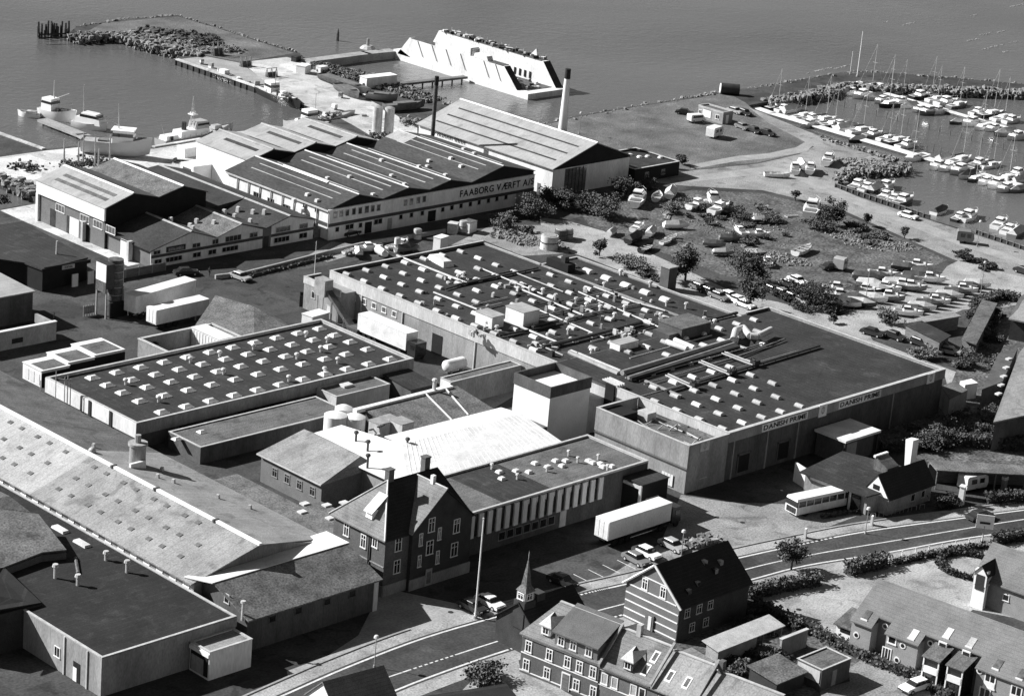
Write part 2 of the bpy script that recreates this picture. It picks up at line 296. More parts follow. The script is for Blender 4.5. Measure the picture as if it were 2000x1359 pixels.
patch('marina_road', 'gravel', [(1225, 352), (1345, 334), (1480, 320), (1560, 302), (1590, 287), (1500, 240), (1462, 210), (1575, 256), (1675, 294), (1740, 314), (1660, 330), (1640, 345), (1632, 370), (1815, 430), (2000, 489), (2200, 560), (2200, 600), (2000, 548), (1860, 506), (1640, 408), (1490, 372), (1350, 364)], 2)
patch('road_track', 'concrete_grey', [(1345, 345), (1500, 325), (1560, 335), (1700, 395), (1880, 465), (2000, 508), (2000, 520), (1870, 478), (1690, 408), (1550, 348), (1490, 340), (1345, 356)], 3)
patch('storage_yard', 'grass_rough', [(1130, 412), (1215, 392), (1350, 372), (1490, 378), (1640, 414), (1790, 480), (1850, 508), (1800, 530), (1720, 560), (1600, 575), (1540, 565), (1430, 545), (1330, 505), (1250, 480), (1150, 440)], 3)
patch('gravel_lane', 'gravel_pale', [(1055, 425), (1110, 432), (1180, 452), (1250, 486), (1330, 522), (1440, 575), (1520, 590), (1600, 612), (1640, 617), (1740, 585), (1830, 545), (1850, 520), (1880, 505), (1960, 532), (2200, 590), (2200, 625), (2000, 598), (1880, 605), (1800, 640), (1770, 655), (1690, 640), (1705, 665), (1890, 735), (1860, 790), (1842, 722), (1500, 600), (1440, 618), (1150, 505), (1060, 475)], 4)
patch('field_path', 'concrete_grey', [(1350, 322), (1440, 305), (1500, 300), (1555, 288), (1572, 278), (1560, 270), (1578, 270), (1590, 282), (1575, 297), (1500, 310), (1440, 315), (1350, 331)], 5)
patch('dirt_mound_ground', 'gravel', [(880, 480), (960, 440), (1060, 440), (1130, 470), (1110, 495), (1020, 500), (945, 470)], 5)
patch('veritas_lane', 'asphalt_dark', [(250, 560), (330, 530), (650, 480), (1060, 405), (1150, 420), (1060, 440), (660, 515), (480, 545)], 2)
patch('shed_forecourt', 'gravel', [(648, 472), (700, 478), (730, 485), (680, 500), (640, 512), (600, 500)], 3)
patch('forecourt', 'gravel', [(1330, 966), (1420, 980), (1560, 985), (1600, 1000), (1680, 1005), (1560, 1050), (1440, 1085), (1300, 1110), (1200, 1140), (1150, 1150), (1290, 1060)], 2)
patch('yard_in_front', 'concrete_grey', [(560, 1310), (640, 1280), (700, 1240), (745, 1150), (760, 1150), (900, 1180), (1000, 1190), (1150, 1150), (1110, 1165), (1000, 1197), (830, 1247), (680, 1303), (570, 1345)], 2)
FAR = [(480, 1390), (570, 1350), (680, 1302), (830, 1245), (1000, 1196), (1150, 1157), (1225, 1140), (1440, 1090), (1550, 1066), (1690, 1038), (1885, 1011), (2000, 996), (2200, 972), (2700, 918)]
NEAR = [(640, 1400), (745, 1359), (830, 1325), (960, 1279), (1100, 1235), (1220, 1199), (1462, 1133), (1575, 1104), (1732, 1079), (1862, 1055), (2000, 1035), (2200, 1008), (2700, 950)]
MID = [(560, 1395), (700, 1342), (860, 1288), (1000, 1243), (1150, 1197), (1300, 1158), (1455, 1112), (1580, 1084), (1750, 1055), (2000, 1014), (2200, 990), (2700, 934)]
def smooth(pl, sub=5):
    q = [P(x, y, 0) for x, y in pl]; out = []
    for i in range(len(q)-1):
        a, b, c, d = q[max(i-1, 0)], q[i], q[i+1], q[min(i+2, len(q)-1)]
        for k in range(sub):
            t = k/sub; out.append(.5*((2*b)+(c-a)*t+(2*a-5*b+4*c-d)*t*t+(3*b-a-3*c+d)*t**3))
    return out+[q[-1]]
def offs(pl, d):
    r = []
    for i, p in enumerate(pl):
        t = (pl[min(i+1, len(pl)-1)]-pl[max(i-1, 0)]).normalized(); r.append(p+Vector((-t.y, t.x, 0))*d)
    return r
def ribbon(name, mt, a, b, z, parent=None):
    mb = MB()
    for i in range(len(a)-1): mb.add([(a[i].x, a[i].y, z), (b[i].x, b[i].y, z), (b[i+1].x, b[i+1].y, z), (a[i+1].x, a[i+1].y, z)], [(0, 1, 2, 3)])
    return mb.build(name, mt, parent)
far, near, mid = smooth(FAR), smooth(NEAR), smooth(MID)
road = patch('road', 'asphalt_dark', [tuple(p[:2]) for p in offs(far, .5)]+[tuple(p[:2]) for p in offs(near, -.5)][::-1], 5, True)
for nm, pl, wd in (('edge_line', far, .3), ('edge_line', near, .3), ('centre_line', mid, .22)):
    # solid stretches and broken stretches
    L = 0; seg = []
    k = 0
    while k < len(pl)-1:
        frac = k/(len(pl)-1)
        broken = (nm == 'edge_line' and (.26 < frac < .42 or .58 < frac < .66)) or (nm == 'centre_line' and .1 < frac < .2)
        if broken:
            for s in range(3):
                a = pl[k].lerp(pl[k+1], s/3); b = pl[k].lerp(pl[k+1], s/3+.19); ribbon('road_marking', 'marking', offs([a, b], wd/2), offs([a, b], -wd/2), .028, road)
            k += 1
        else:
            j = min(k+4, len(pl)-1); ribbon('road_marking', 'marking', offs(pl[k:j+1], wd/2), offs(pl[k:j+1], -wd/2), .028, road); k = j
struct('pavement', ribbon('pavement', 'gravel_pale', offs(far, 2.6), offs(far, .5), .024))
kb = MB()
ko, ki = offs(far, 2.9), offs(far, 2.6)
for i in range(len(ko)-1):
    if 14 < i < 20: continue
    q = [ko[i], ko[i+1], ki[i+1], ki[i]]; kb.prism([(p.x, p.y) for p in q], .0, .14)
struct('kerb', kb.build('kerb', 'concrete_grey'))
struct('pavement', ribbon('pavement', 'gravel_pale', offs(near, -.5), offs(near, -2.8), .022))
patch('housing_yard', 'gravel_pale', [(1462, 1158), (1500, 1140), (1620, 1110), (1760, 1085), (2000, 1048), (2200, 1020), (2200, 1250), (1900, 1190), (1760, 1300), (1620, 1235), (1540, 1200)], 3)
patch('back_drive', 'gravel', [(1655, 1270), (1720, 1300), (1810, 1330), (1830, 1400), (1620, 1420), (1600, 1345), (1660, 1330)], 3)
patch('street_forecourt', 'gravel_pale', [(905, 1345), (960, 1290), (1010, 1275), (1015, 1300), (1120, 1359), (1140, 1420), (860, 1420)], 3)
patch('corner_ground', 'grass_rough', [(1470, 1180), (1560, 1200), (1700, 1275), (1600, 1345), (1500, 1420), (1300, 1300), (1330, 1250)], 4)
patch('garden_ground', 'grass_rough', [(1690, 840), (1850, 770), (1900, 640), (1960, 600), (2200, 560), (2200, 900), (2000, 930), (1800, 900)], 5)
patch('tank_yard', 'concrete_grey', [(870, 760), (1000, 735), (1010, 770), (960, 800), (880, 800)], 3)
for i in range(6):
    a, b = P(1120+28.5*i, 1121-9.2*i), P(1156+28.5*i, 1139-9.2*i)
    struct('bay_line', ribbon('bay_line', 'marking', offs([a, b], .07), offs([a, b], -.07), .03))

def quay_wall(pts, label):
    q = [P(x, y) for x, y in pts]; o = bpy.data.objects.new('quay_wall', None); COL.objects.link(o); o['kind'] = 'structure'
    for a, b in zip(q, q[1:]):
        d = b-a; an = math.atan2(d.y, d.x); c = (a+b)/2
        MB().obox(c.x, c.y, -3, d.length+.1, .7, 2.95, an).build('sheet_piling', 'steel_dark', o); MB().obox(c.x, c.y, -.04, d.length+.2, .95, .3, an).build('capping', 'concrete', o)
        for k in range(int(d.length/2.2)): p = a+d*(k*2.2/d.length); MB().obox(p.x, p.y, -2.5, .25, 1.15, 2.4, an).build('fender_post', 'steel_dark', o)
quay_wall([(346, 117), (500, 170), (600, 206), (660, 228)], ''); quay_wall([(-120, 219), (85, 292)], ''); quay_wall([(300, 288), (455, 262), (555, 251), (640, 240)], '')
for k, q in enumerate(((620, 1190), (300, 560), (480, 600), (560, 560), (880, 1195), (1450, 1020), (1400, 1010), (150, 640), (1130, 440), (1250, 480), (1690, 1200), (1560, 1190), (420, 700))):
    p = P(*q); b = bpy.data.objects['ground']; MB().tube((p.x, p.y, -.02), (p.x, p.y, .035), .36, .36, 10).build('manhole_cover', 'steel_dark', b)
def on_y(px, py, y):
    d = FW*FPX + RT*(px-1000) + UP*(679.5-py); t = (y-CAM_LOC.y)/d.y; return CAM_LOC + d*t
def on_x(px, py, x):
    d = FW*FPX + RT*(px-1000) + UP*(679.5-py); t = (x-CAM_LOC.x)/d.x; return CAM_LOC + d*t
def parapet_roof(t, x0, x1, y0, y1, z, wall, roofm, rim=None, rim_h=.5, th=.3, felt_z=None, cap=.06):
    "flat-roofed block: walls, felt roof, parapet with coping"
    fz = z-rim_h if felt_z is None else felt_z
    MB().box(x0, x1, y0, y1, 0, fz).build('wall', wall, t)
    MB().add([(x0+th, y0+th, fz+.02), (x1-th, y0+th, fz+.02), (x1-th, y1-th, fz+.02), (x0+th, y1-th, fz+.02)], [(0, 1, 2, 3)]).build('roof', roofm, t)
    for a in ((x0, x1, y0, y0+th), (x0, x1, y1-th, y1), (x0, x0+th, y0+th, y1-th), (x1-th, x1, y0+th, y1-th)):
        MB().box(*a, fz, z).build('parapet', rim or wall, t)
        MB().box(a[0]-cap, a[1]+cap, a[2]-cap, a[3]+cap, z+.003*(1 if a[3]-a[2] > 1 else 2), z+.07+.003*(1 if a[3]-a[2] > 1 else 2)).build('coping', 'galvanised', t)
def glyphs(t, x, y, z, w, h, n, mt):
    "worn, unreadable lettering: one small stroke group per character, on a wall facing -y"
    cw = w/n
    for i in range(n):
        g = MB(); x0 = x+cw*i; a = cw*.72; s = h*.16
        for k, (u0, u1, v0, v1) in enumerate(((0, .22, 0, 1), (.78, 1, 0, 1), (0, 1, .86, 1), (0, 1, .42, .56), (0, 1, 0, .14))):
            if R.random() < .68: g.box(x0+a*u0, x0+a*u1, y-.02-.002*k, y+.01, z+h*v0, z+h*v1)
        if g.v: g.build('wall_letter', mt, t)
# ---- yard facade helpers
def door(t, x, y, z, w, h, rz=0.0, mt='timber', name='door'):
    o = inst(name, MB().box(-w/2, w/2, -.05, 0, 0, h).mesh('door', mt), t, (x, y, z), rz); return o
# ================= shipyard office hall with the lettered front
t = thing('shipyard_hall', 'long white shipyard hall with dark zigzag roof and black FAABORG lettering on its front', 'building', (10.8, 57.3, 0))
VX = [10.9, 17.8, 23.7, 30.1, 35.4, 40.9, 46.4, 54.8, 63.5]; VZ = [5.7, 7.6, 6.0, 7.3, 6.2, 7.4, 6.2, 8.4, 6.4]
MB().yprism([(10.8, 0), (63.4, 0)]+[(x, z) for x, z in zip(VX[::-1], VZ[::-1])], 57.6, 87.3).build('wall', 'white_wall', t)
for i in range(0, 8, 2):
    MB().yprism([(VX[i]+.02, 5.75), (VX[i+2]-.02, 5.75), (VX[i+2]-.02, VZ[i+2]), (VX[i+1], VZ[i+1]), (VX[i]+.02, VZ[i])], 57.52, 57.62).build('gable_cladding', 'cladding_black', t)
roof_bays(t, VX, VZ, 57.6, 87.3, ['eternit_dark'], cap=None)
for i in (0, 1, 2, 3):
    xr, zr = VX[2*i+1], VZ[2*i+1]
    for sgn, off in ((-1, 1.6), (-1, 3.6), (1, 2.6)):
        sl = (zr-VZ[2*i+1+sgn])/abs(xr-VX[2*i+1+sgn]); x = xr+sgn*off; z = zr-sl*off+.17
        if abs(off) < abs(xr-VX[2*i+1+sgn])-.5: MB().slab([(x-.25, 60.5, z+.02+sl*.25*(1 if sgn < 0 else -1)*-1*-1*(-1)), (x+.25, 60.5, z+.02), (x+.25, 84, z+.02), (x-.25, 84, z+.02)], .03).build('rooflight_strip', 'galvanised', t)
    MB().yprism([(xr-.2, zr+.13), (xr+.2, zr+.13), (xr, zr+.3)], 57.4, 87.4).build('ridge_cap', 'galvanised', t)
MB().yprism([(17.3, 7.85), (18.3, 7.85), (17.8, 8.15)], 66, 79).build('ridge_cap', 'white_paint', t)
MB().slab([(51.2, 82, 7.68), (54.6, 82, 8.62), (54.6, 87.6, 8.62), (51.2, 87.6, 7.68)], .04).build('rooflight_strip', 'eternit_pale', t)
MB().box(10.7, 63.5, 57.2, 57.5, 0, 5.72).build('front_wall', 'white_wall', t)
MB().box(10.62, 63.55, 57.12, 57.2, 2.55, 3.15).build('dark_band', 'dark_band', t)
MB().box(10.7, 10.78, 57.2, 64.5, 2.55, 3.15).build('dark_band', 'dark_band', t)
MB().box(10.6, 63.6, 57.1, 57.6, 5.72, 5.8).build('coping', 'white_paint', t)
MB().box(58.8, 63.5, 56.3, 57.2, 0, 2.5).build('porch_wall', 'render_grey', t)
for i in range(9):
    MB().box(10.6, 10.8, 57.4+3.3*i, 57.52+3.3*i, .1, 5.3).build('downpipe', 'render_pale', t)
MB().box(10.45, 10.8, 57.4, 87.2, 5.35, 5.6).build('gutter', 'render_pale', t)
z1 = lambda a, b: (380+a/5.227, 220+b/5.227); z2 = lambda a, b: (700+a/5.228, 220+b/5.228)
for q in [z1(1437, 1045), z1(1497, 1030), z1(1558, 1023), z1(1625, 1010), z1(1690, 1000), z1(1757, 990), z2(85, 990), z2(145, 980), z2(205, 970), z2(480, 920), z2(540, 910), z2(612, 893), z2(672, 883)]:
    p = on_y(*q, 57.2); window(t, p.x, 57.2, p.z-.6, .95, 1.25, n=1, frame='render_pale', pane='glass', t=.08)
for q in [z1(1455, 1190), z1(1693, 1147), z2(432, 1063), z2(540, 1043), z2(651, 1025), z2(860, 988), z2(953, 968), z2(1046, 950), z2(1141, 933), z2(1231, 915), z2(1326, 898), z2(1413, 880), z2(1505, 863)]:
    p = on_y(*q, 57.2); window(t, p.x, 57.2, max(.9, p.z-.5), .95, .95, n=1, frame='render_pale', t=.08)
for q, w_ in ((z1(1580, 1165), 2.1), (z2(200, 1112), 2.1)):
    p = on_y(*q, 57.2); window(t, p.x, 57.2, max(.9, p.z-.5), w_, 1.05, n=2, frame='render_pale')
for q, w_, mt in ((z2(100, 1155), 1.7, 'glass'), (z2(320, 1110), 1.1, 'steel'), (z2(750, 1030), 2.0, 'glass')):
    p = on_y(*q, 57.2); door(t, p.x, 57.2, .05, w_, 2.15, mt=mt)
for q, w_ in ((z1(630, 840), 1.8), (z1(770, 900), 1.6), (z1(930, 965), 1.9)):
    p = on_x(*q, 10.7); window(t, 10.78, p.y, p.z-.6, w_, 1.1, HX, 2, 'render_grey', 'glass')
for q in (z1(1120, 945), z1(1240, 995), z1(1230, 1140)):
    p = on_x(*q, 10.7); window(t, 10.78, p.y, p.z-.4, .8, .9, HX, 1, 'render_grey', 'glass')
a = on_y(*z2(1036, 835), 57.2); b = on_y(*z2(1790, 690), 57.2)
lettering(t, 'FAABORG V\u00c6RFT A/S', 1.85, (a.x, 57.14, 3.85), 0, 'letter', width=b.x-a.x)
for px, py in ((601, 375), (620, 385), (590, 392), (660, 400), (575, 378), (640, 345), (683, 345), (745, 317), (765, 340), (838, 315), (900, 330), (925, 312), (880, 318), (729, 375), (790, 365), (841, 366), (870, 345), (818, 330), (835, 322), (905, 300)):
    x = P(px, py, 6.9); i = max(j for j in range(8) if VX[j] <= max(x.x, 11)); z = VZ[i]+(VZ[i+1]-VZ[i])*(x.x-VX[i])/(VX[i+1]-VX[i])+.15
    if 58 < x.y < 86: MB().obox(x.x, x.y, z-.3, .9, .8, .75, 0, .7, .8).build('roof_vent', 'skylight', t)
# white slip hall behind, three bays
t = thing('slipway_hall', 'tall white windowless slipway hall with three pale ridged roofs beside the harbour', 'building', (16.8, 87.9, 0))
DX = [16.8, 22.5, 27.8, 33.1, 38.3, 43.8, 49.2]; DZ = [6.8, 8.3, 7.1, 8.35, 7.05, 8.35, 7.0]
MB().yprism([(16.8, 0), (49.2, 0)]+list(zip(DX[::-1], DZ[::-1])), 87.95, 104.2).build('wall', 'white_paint', t)
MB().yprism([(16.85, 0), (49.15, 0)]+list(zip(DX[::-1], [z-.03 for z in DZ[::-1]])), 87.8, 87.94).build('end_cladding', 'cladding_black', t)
roof_bays(t, DX, DZ, 87.95, 104.2, ['eternit'], over=.2, cap='eternit_pale')
for i in (0, 2, 4):
    for k, (fx, ln) in enumerate(((.62, (90, 100)), (1.9, (91, 101)))):
        x = DX[i]+(DX[i+1]-DX[i])*fx if fx < 1 else DX[i+1]+(DX[i+2]-DX[i+1])*.85
        za = DZ[i]+(DZ[i+1]-DZ[i])*fx if fx < 1 else DZ[i+1]+(DZ[i+2]-DZ[i+1])*.85
        s = (DZ[i+1]-DZ[i])/(DX[i+1]-DX[i]) if fx < 1 else (DZ[i+2]-DZ[i+1])/(DX[i+2]-DX[i+1])
        MB().slab([(x-.45, ln[0], za+.19-s*.45), (x+.45, ln[0], za+.19+s*.45), (x+.45, ln[1], za+.19+s*.45), (x-.45, ln[1], za+.19-s*.45)], .05).build('rooflight_strip', 'eternit_dark', t)
for dx in (3.2, 7.6, 11): window(t, 16.8+dx, 87.8, 4.6, 1.6, 1.2, n=3, frame='render_grey', pane='glass_grey', bars=1)
MB().box(12.3, 16.7, 99.2, 103.2, 0, 3.4).build('lean_to', 'white_paint', t)
door(t, 12.3, 101.2, .02, 2.6, 2.7, HX, 'render_dark')
# left boatbuilding shed
t = thing('boat_shed', 'grey brick boat shed with white eave fascia and pale rooflight strips by the quay', 'building', (-28, 72.4, 0))
LX = [-28, -22, -16.5, -11, -5.6]; LZ = [7.4, 9.3, 7.9, 9.2, 7.5]
MB().yprism([(-27.8, 0), (-5.7, 0)]+list(zip([-5.7]+LX[-2:0:-1]+[-27.8], LZ[::-1])), 72.6, 93).build('wall', 'brick_mid', t)
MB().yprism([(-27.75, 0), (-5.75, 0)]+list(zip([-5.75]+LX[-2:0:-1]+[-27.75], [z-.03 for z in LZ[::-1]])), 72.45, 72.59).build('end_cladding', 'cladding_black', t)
roof_bays(t, LX, LZ, 72.5, 93, ['eternit', 'eternit_dark', 'roof_moss', 'eternit_dark'], over=.2, cap='white_paint')  # right-hand slopes get a darker sheet, painting in their shade
MB().yprism([(-5.5, 0), (9, 0), (9, 3.6), (3.2, 5.0), (-5.5, 4.2)], 72.4, 98).build('rear_wall', 'brick_dark', t); roof_bays(t, [-5.5, 3.2, 9], [4.2, 5.05, 3.6], 72.4, 98, ['felt_old'], over=.15, cap='steel')
MB().box(-28.15, -27.8, 72.4, 93, 5.1, 7.35).build('fascia', 'white_paint', t)
MB().box(-28.2, -27.79, 92.4, 93.05, 0, 5.1).build('pilaster', 'white_paint', t)
for fx in (.33, .62):
    x = -28+6*fx; z = 7.4+1.9*fx+.19; s = 1.9/6
    MB().slab([(x-.4, 74.5, z-s*.4), (x+.4, 74.5, z+s*.4), (x+.4, 90, z+s*.4), (x-.4, 90, z-s*.4)], .05).build('rooflight_strip', 'felt_grey', t)
z3 = lambda a, b: (60+a/5.435, 290+b/5.435)
for q, n in ((z3(315, 610), 3), (z3(575, 730), 3), (z3(715, 800), 3), (z3(850, 855), 3)):
    p = on_x(*q, -27.8); window(t, -27.8, p.y, 3.3, 2.7, 1.35, HX, n, 'white_paint', 'glass_grey')
for q, w_, mt in ((z3(465, 730), 2.8, 'white_wall'), (z3(1005, 975), 2.6, 'white_wall'), (z3(400, 750), .9, 'steel_dark'), (z3(235, 720), 1.6, 'steel_dark')):
    p = on_x(*q, -27.8); door(t, -27.8, p.y, .05, w_, 3.2, HX, mt, 'sliding_door' if w_ > 2 else 'door')
for q in (z3(540, 840),): 
    p = on_x(*q, -27.8); door(t, -27.83, p.y-1, .03, 2.6, 3.0, HX, 'cladding_black', 'door_opening')
for y in (78.3, 64.8): MB().box(-28.6, -27.7, y-.3, y+.3, 0, 3.6).build('pilaster', 'render_pale', t)
# low front range
t = thing('workshop_range', 'low workshop with three dark gables and pale window front beside the yard lane', 'building', (-27.7, 59.6, 0))
SX = [-27.6, -19, -13.4, -7.9, -2.3, 3.2, 9.2]; SZ = [3.1, 5.3, 3.45, 5.1, 3.55, 5.05, 3.6]
MB().yprism([(-27.4, 0), (9, 0)]+list(zip([9]+SX[-2:0:-1]+[-27.4], SZ[::-1])), 59.65, 72.3).build('wall', 'brick_mid', t)
MB().yprism([(-27.45, 0), (-2.9, 0), (-2.9, 3.5)]+list(zip(SX[3::-1], SZ[3::-1])), 59.5, 59.64).build('front_wall', 'white_wall', t)
MB().yprism([(-.9, 0), (9, 0), (9, 3.62), (3.2, 5.02), (-.9, 3.95)], 59.5, 59.64).build('front_wall', 'white_wall', t)
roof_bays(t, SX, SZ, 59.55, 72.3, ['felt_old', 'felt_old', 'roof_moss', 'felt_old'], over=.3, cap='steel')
MB().box(-27.5, -2.9, 59.4, 59.5, 1.75, 2.25).build('dark_band', 'dark_band', t); MB().box(-.9, 9, 59.4, 59.5, 1.75, 2.25).build('dark_band', 'dark_band', t)
for x, w_, z, h in ((-26, 1.6, .55, .9), (-22.6, 3.6, .55, .9), (-17.6, 1.8, .55, .9), (-14.2, 1.8, .55, .9), (-10.2, 3.6, .55, .9), (1.6, 3.6, .5, 1), (6.6, 1.9, .5, 1), (-26.3, 1.5, 2.35, .75), (-17.8, 1.8, 2.35, .8), (-13.6, 1.4, 2.35, .9), (-9.6, 3.6, 2.35, 1), (-5, 1.8, 2.35, .9), (1.8, 3.4, 2.4, 1), (6.6, 2, 2.35, .9)):
    window(t, x, 59.5, z, w_, h, n=max(1, round(w_/.9)), frame='render_pale', pane='glass', t=.07)
MB().box(-24.3, -20.2, 59.35, 59.5, 2.4, 3.35).build('name_board', 'steel_dark', t)
glyphs(t, -23.9, 59.33, 2.6, 3.3, .5, 9, 'render_pale')
door(t, -1.9, 59.65, .02, 1.2, 2, mt='steel_dark')
for x, y, z in ((-15, 65, 4.2), (-12, 67, 4.1), (-10.5, 64, 4.4), (-5, 68, 4.6), (-4.2, 66, 4.2), (-1, 69, 4.3), (0, 66, 4.4), (1, 64, 4.8), (-3, 63, 3.9), (-17, 68, 4.8), (-16, 63, 4.4)):
    MB().obox(x, y, z-.5, .7, .7, 1.2, .3, .8, .8).build('roof_vent', 'skylight', t)
for i, (x0, x1, mtn) in enumerate([(9.3, 15.9, 'timber')]):
    f = thing('board_fence', 'short grey board fence closing the gap between workshop and lettered hall', 'fence', (x0, 59.6, 0))
    for k in range(int((x1-x0)/.33)): MB().box(x0+.33*k, x0+.33*k+.29, 59.55, 59.6, 0, 1.7+.05*(k % 3)).build('board', mtn, f)
    MB().box(x0, x1-.6, 59.605, 59.68, 1.1, 1.2).build('rail', 'timber', f)
# white fabrication hall with rooflight bands
t = thing('fabrication_hall', 'large white hall with pale pitched roof striped by dark rooflight bands, near the tall chimney', 'building', (70, 58.5, 0))
MB().yprism([(70.2, 0), (92.6, 0), (92.6, 5.8), (82, 9.6), (70.2, 5.8)], 58.7, 98).build('wall', 'white_wall', t)
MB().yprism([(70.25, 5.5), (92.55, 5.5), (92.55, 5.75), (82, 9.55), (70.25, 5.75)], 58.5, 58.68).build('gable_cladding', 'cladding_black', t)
roof_bays(t, [70, 82, 92.8], [5.75, 9.6, 5.75], 58.6, 98, ['eternit'], over=.35, cap='white_paint')
for fx in (.22, .48, .74):
    x = 70+12*fx; z = 5.75+3.85*fx+.19; s = 3.85/12
    MB().slab([(x-.22, 60.5, z-s*.22), (x+.22, 60.5, z+s*.22), (x+.22, 95.5, z+s*.22), (x-.22, 95.5, z-s*.22)], .05).build('rooflight_strip', 'felt_old', t)
door(t, 76.8, 58.7, .02, 6.2, 5.2, mt='glass_grey', name='sliding_door')
for k in range(1, 6): MB().box(73.7+k*1.03-.05, 73.7+k*1.03+.05, 58.55, 58.66, .05, 5.2).build('door_bar', 'steel_dark', t)
door(t, 70.2, 62.2, .02, .9, 1.9, HX, 'timber')
for k, (yy, ln) in enumerate(((94.2, 10.5), (94.2, 8.5))):
    for j in range(int(ln/.95)):
        zc = 4.6-1.3*k
        mk = MB(); y = yy-.95*j
        for sx in ((0, .12, 0, .85), (.55, .67, 0, .85), (0, .67, .75, .87), (0, .6, .36, .47)):
            if R.random() < .85: mk.box(70.13, 70.2, y-sx[1], y-sx[0], zc+sx[2], zc+sx[3])
        if mk.v: mk.build('wall_letter', 'letter', t)
MB().xprism([(70, 0), (75, 0), (75, 2.6), (70, 2.2)], 66, 70.15).build('lean_to', 'white_wall', t)
MB().slab([(65.8, 69.8, 2.3), (70.2, 69.8, 3.2), (70.2, 75.2, 3.2), (65.8, 75.2, 2.3)], .12).build('lean_to_roof', 'felt_grey', t)
# chimney
t = thing('factory_chimney', 'tall white tapering chimney with black top behind the fabrication hall', 'chimney', (97, 82.2, 0))
MB().tube((97, 82.2, 0), (97, 82.2, 16.2), 1.15, .62, 14).build('shaft', 'white_paint', t, True); MB().tube((97, 82.2, 16.2), (97, 82.2, 18.3), .64, .6, 14).build('top_band', 'roof_black_and_shaded', t, True)
MB().tube((97, 82.2, 0), (97, 82.2, 1.2), 1.35, 1.35, 14).build('base_ring', 'concrete_grey', t, True)
t = thing('flue_pipe', 'slender dark flue pipe rising beside the gable of the pale-roofed hall', 'chimney', (64, 87.3, 0))
MB().tube((64, 87.3, 0), (64, 87.3, 17), .42, .42, 10).build('pipe', 'rust', t, True); MB().tube((64, 87.3, 17), (64, 87.3, 18.8), .46, .46, 10).build('top_band', 'roof_black_and_shaded', t, True)
# cylindrical silos
p = P(747, 260)
t = thing('twin_silo', 'pair of pale upright silo tanks standing on the open quay road', 'silo', (p.x, p.y, 0))
for dx, dy in ((-.9, .9), (.9, -.9)):
    MB().tube((p.x+dx, p.y+dy, 0), (p.x+dx, p.y+dy, 5.6), 1.05, 1.05, 14).build('tank', 'galvanised', t, True); MB().tube((p.x+dx, p.y+dy, 5.6), (p.x+dx, p.y+dy, 5.9), 1.05, .4, 14).build('lid', 'steel', t, True)
# dark flat annex beyond the fabrication hall
t = thing('dark_annex', 'low black flat-roofed annex dotted with white roof domes beside the fabrication hall', 'building', (93, 55, 0))
parapet_roof(t, 93.2, 107, 57.5, 70, 3.0, 'cladding_black', 'felt', rim_h=.3)
for q in ((1191, 286), (1203, 285), (1217, 284), (1218, 291), (1230, 288), (1206, 294), (1231, 303), (1249, 307), (1265, 306), (1279, 303), (1290, 308)):
    s = P(*q, 2.8)
    if 93.5 < s.x < 106.5 and 58 < s.y < 69.5: MB().ball((s.x, s.y, 2.75), .65, .65, .45, 8, 4).build('roof_dome', 'skylight', t, True)
window(t, 97, 57.5, .9, 1.2, 1.1, frame='render_grey'); window(t, 102, 57.5, .9, 1.2, 1.1, frame='render_grey')
t = thing('harbour_kiosk', 'small flat grey kiosk with white panels standing on the field by the marina', 'kiosk', (151, 83, 0))
parapet_roof(t, 151, 154.4, 83.4, 91, 2.8, 'render_grey', 'felt_grey', rim='render_pale', rim_h=.25, th=.15)
MB().box(150.93, 151, 87, 89.5, .6, 2.2).build('panel', 'white_paint', t); window(t, 151, 85, .9, 1.2, 1, HX); window(t, 151, 90.2, .9, .9, 1, HX)
door(t, 152.5, 83.4, .02, .9, 2.0, mt='white_paint')
# ================= frozen-food factory (DANISH PRIME)
def skylight_mesh(nm, lx, ly, h, mt):
    "barrel dome on a kerb"
    mb = MB(); mb.box(-lx/2, lx/2, -ly/2, ly/2, 0, .18); n = 6; pr = []
    for i in range(n+1):
        a = math.pi*i/n; pr.append((-math.cos(a)*lx*.48, .18+math.sin(a)*h))
    mb.yprism(pr[::-1], -ly*.46, ly*.46); return mb.mesh(nm, mt, smooth=False)
def pyramid_mesh(nm, lx, ly, h, mt):
    mb = MB(); mb.box(-lx/2, lx/2, -ly/2, ly/2, 0, .12); mb.obox(0, 0, .12, lx*.96, ly*.96, h, 0, .55, .3); return mb.mesh(nm, mt)
SKA = skylight_mesh('skylight', .85, 1.55, .33, 'skylight_aged'); SKB = pyramid_mesh('skylight', 1.85, 1.5, .36, 'skylight'); SKA2 = skylight_mesh('skylight', .85, 1.6, .33, 'skylight'); SKA3 = skylight_mesh('skylight', 1.0, 1.45, .3, 'galvanised'); SKC = skylight_mesh('skylight', 1.5, 1.9, .5, 'skylight')
t = thing('food_factory', 'sprawling flat-roofed factory with rows of skylights and DANISH PRIME boards on its front', 'factory', (-15, -62, 0))
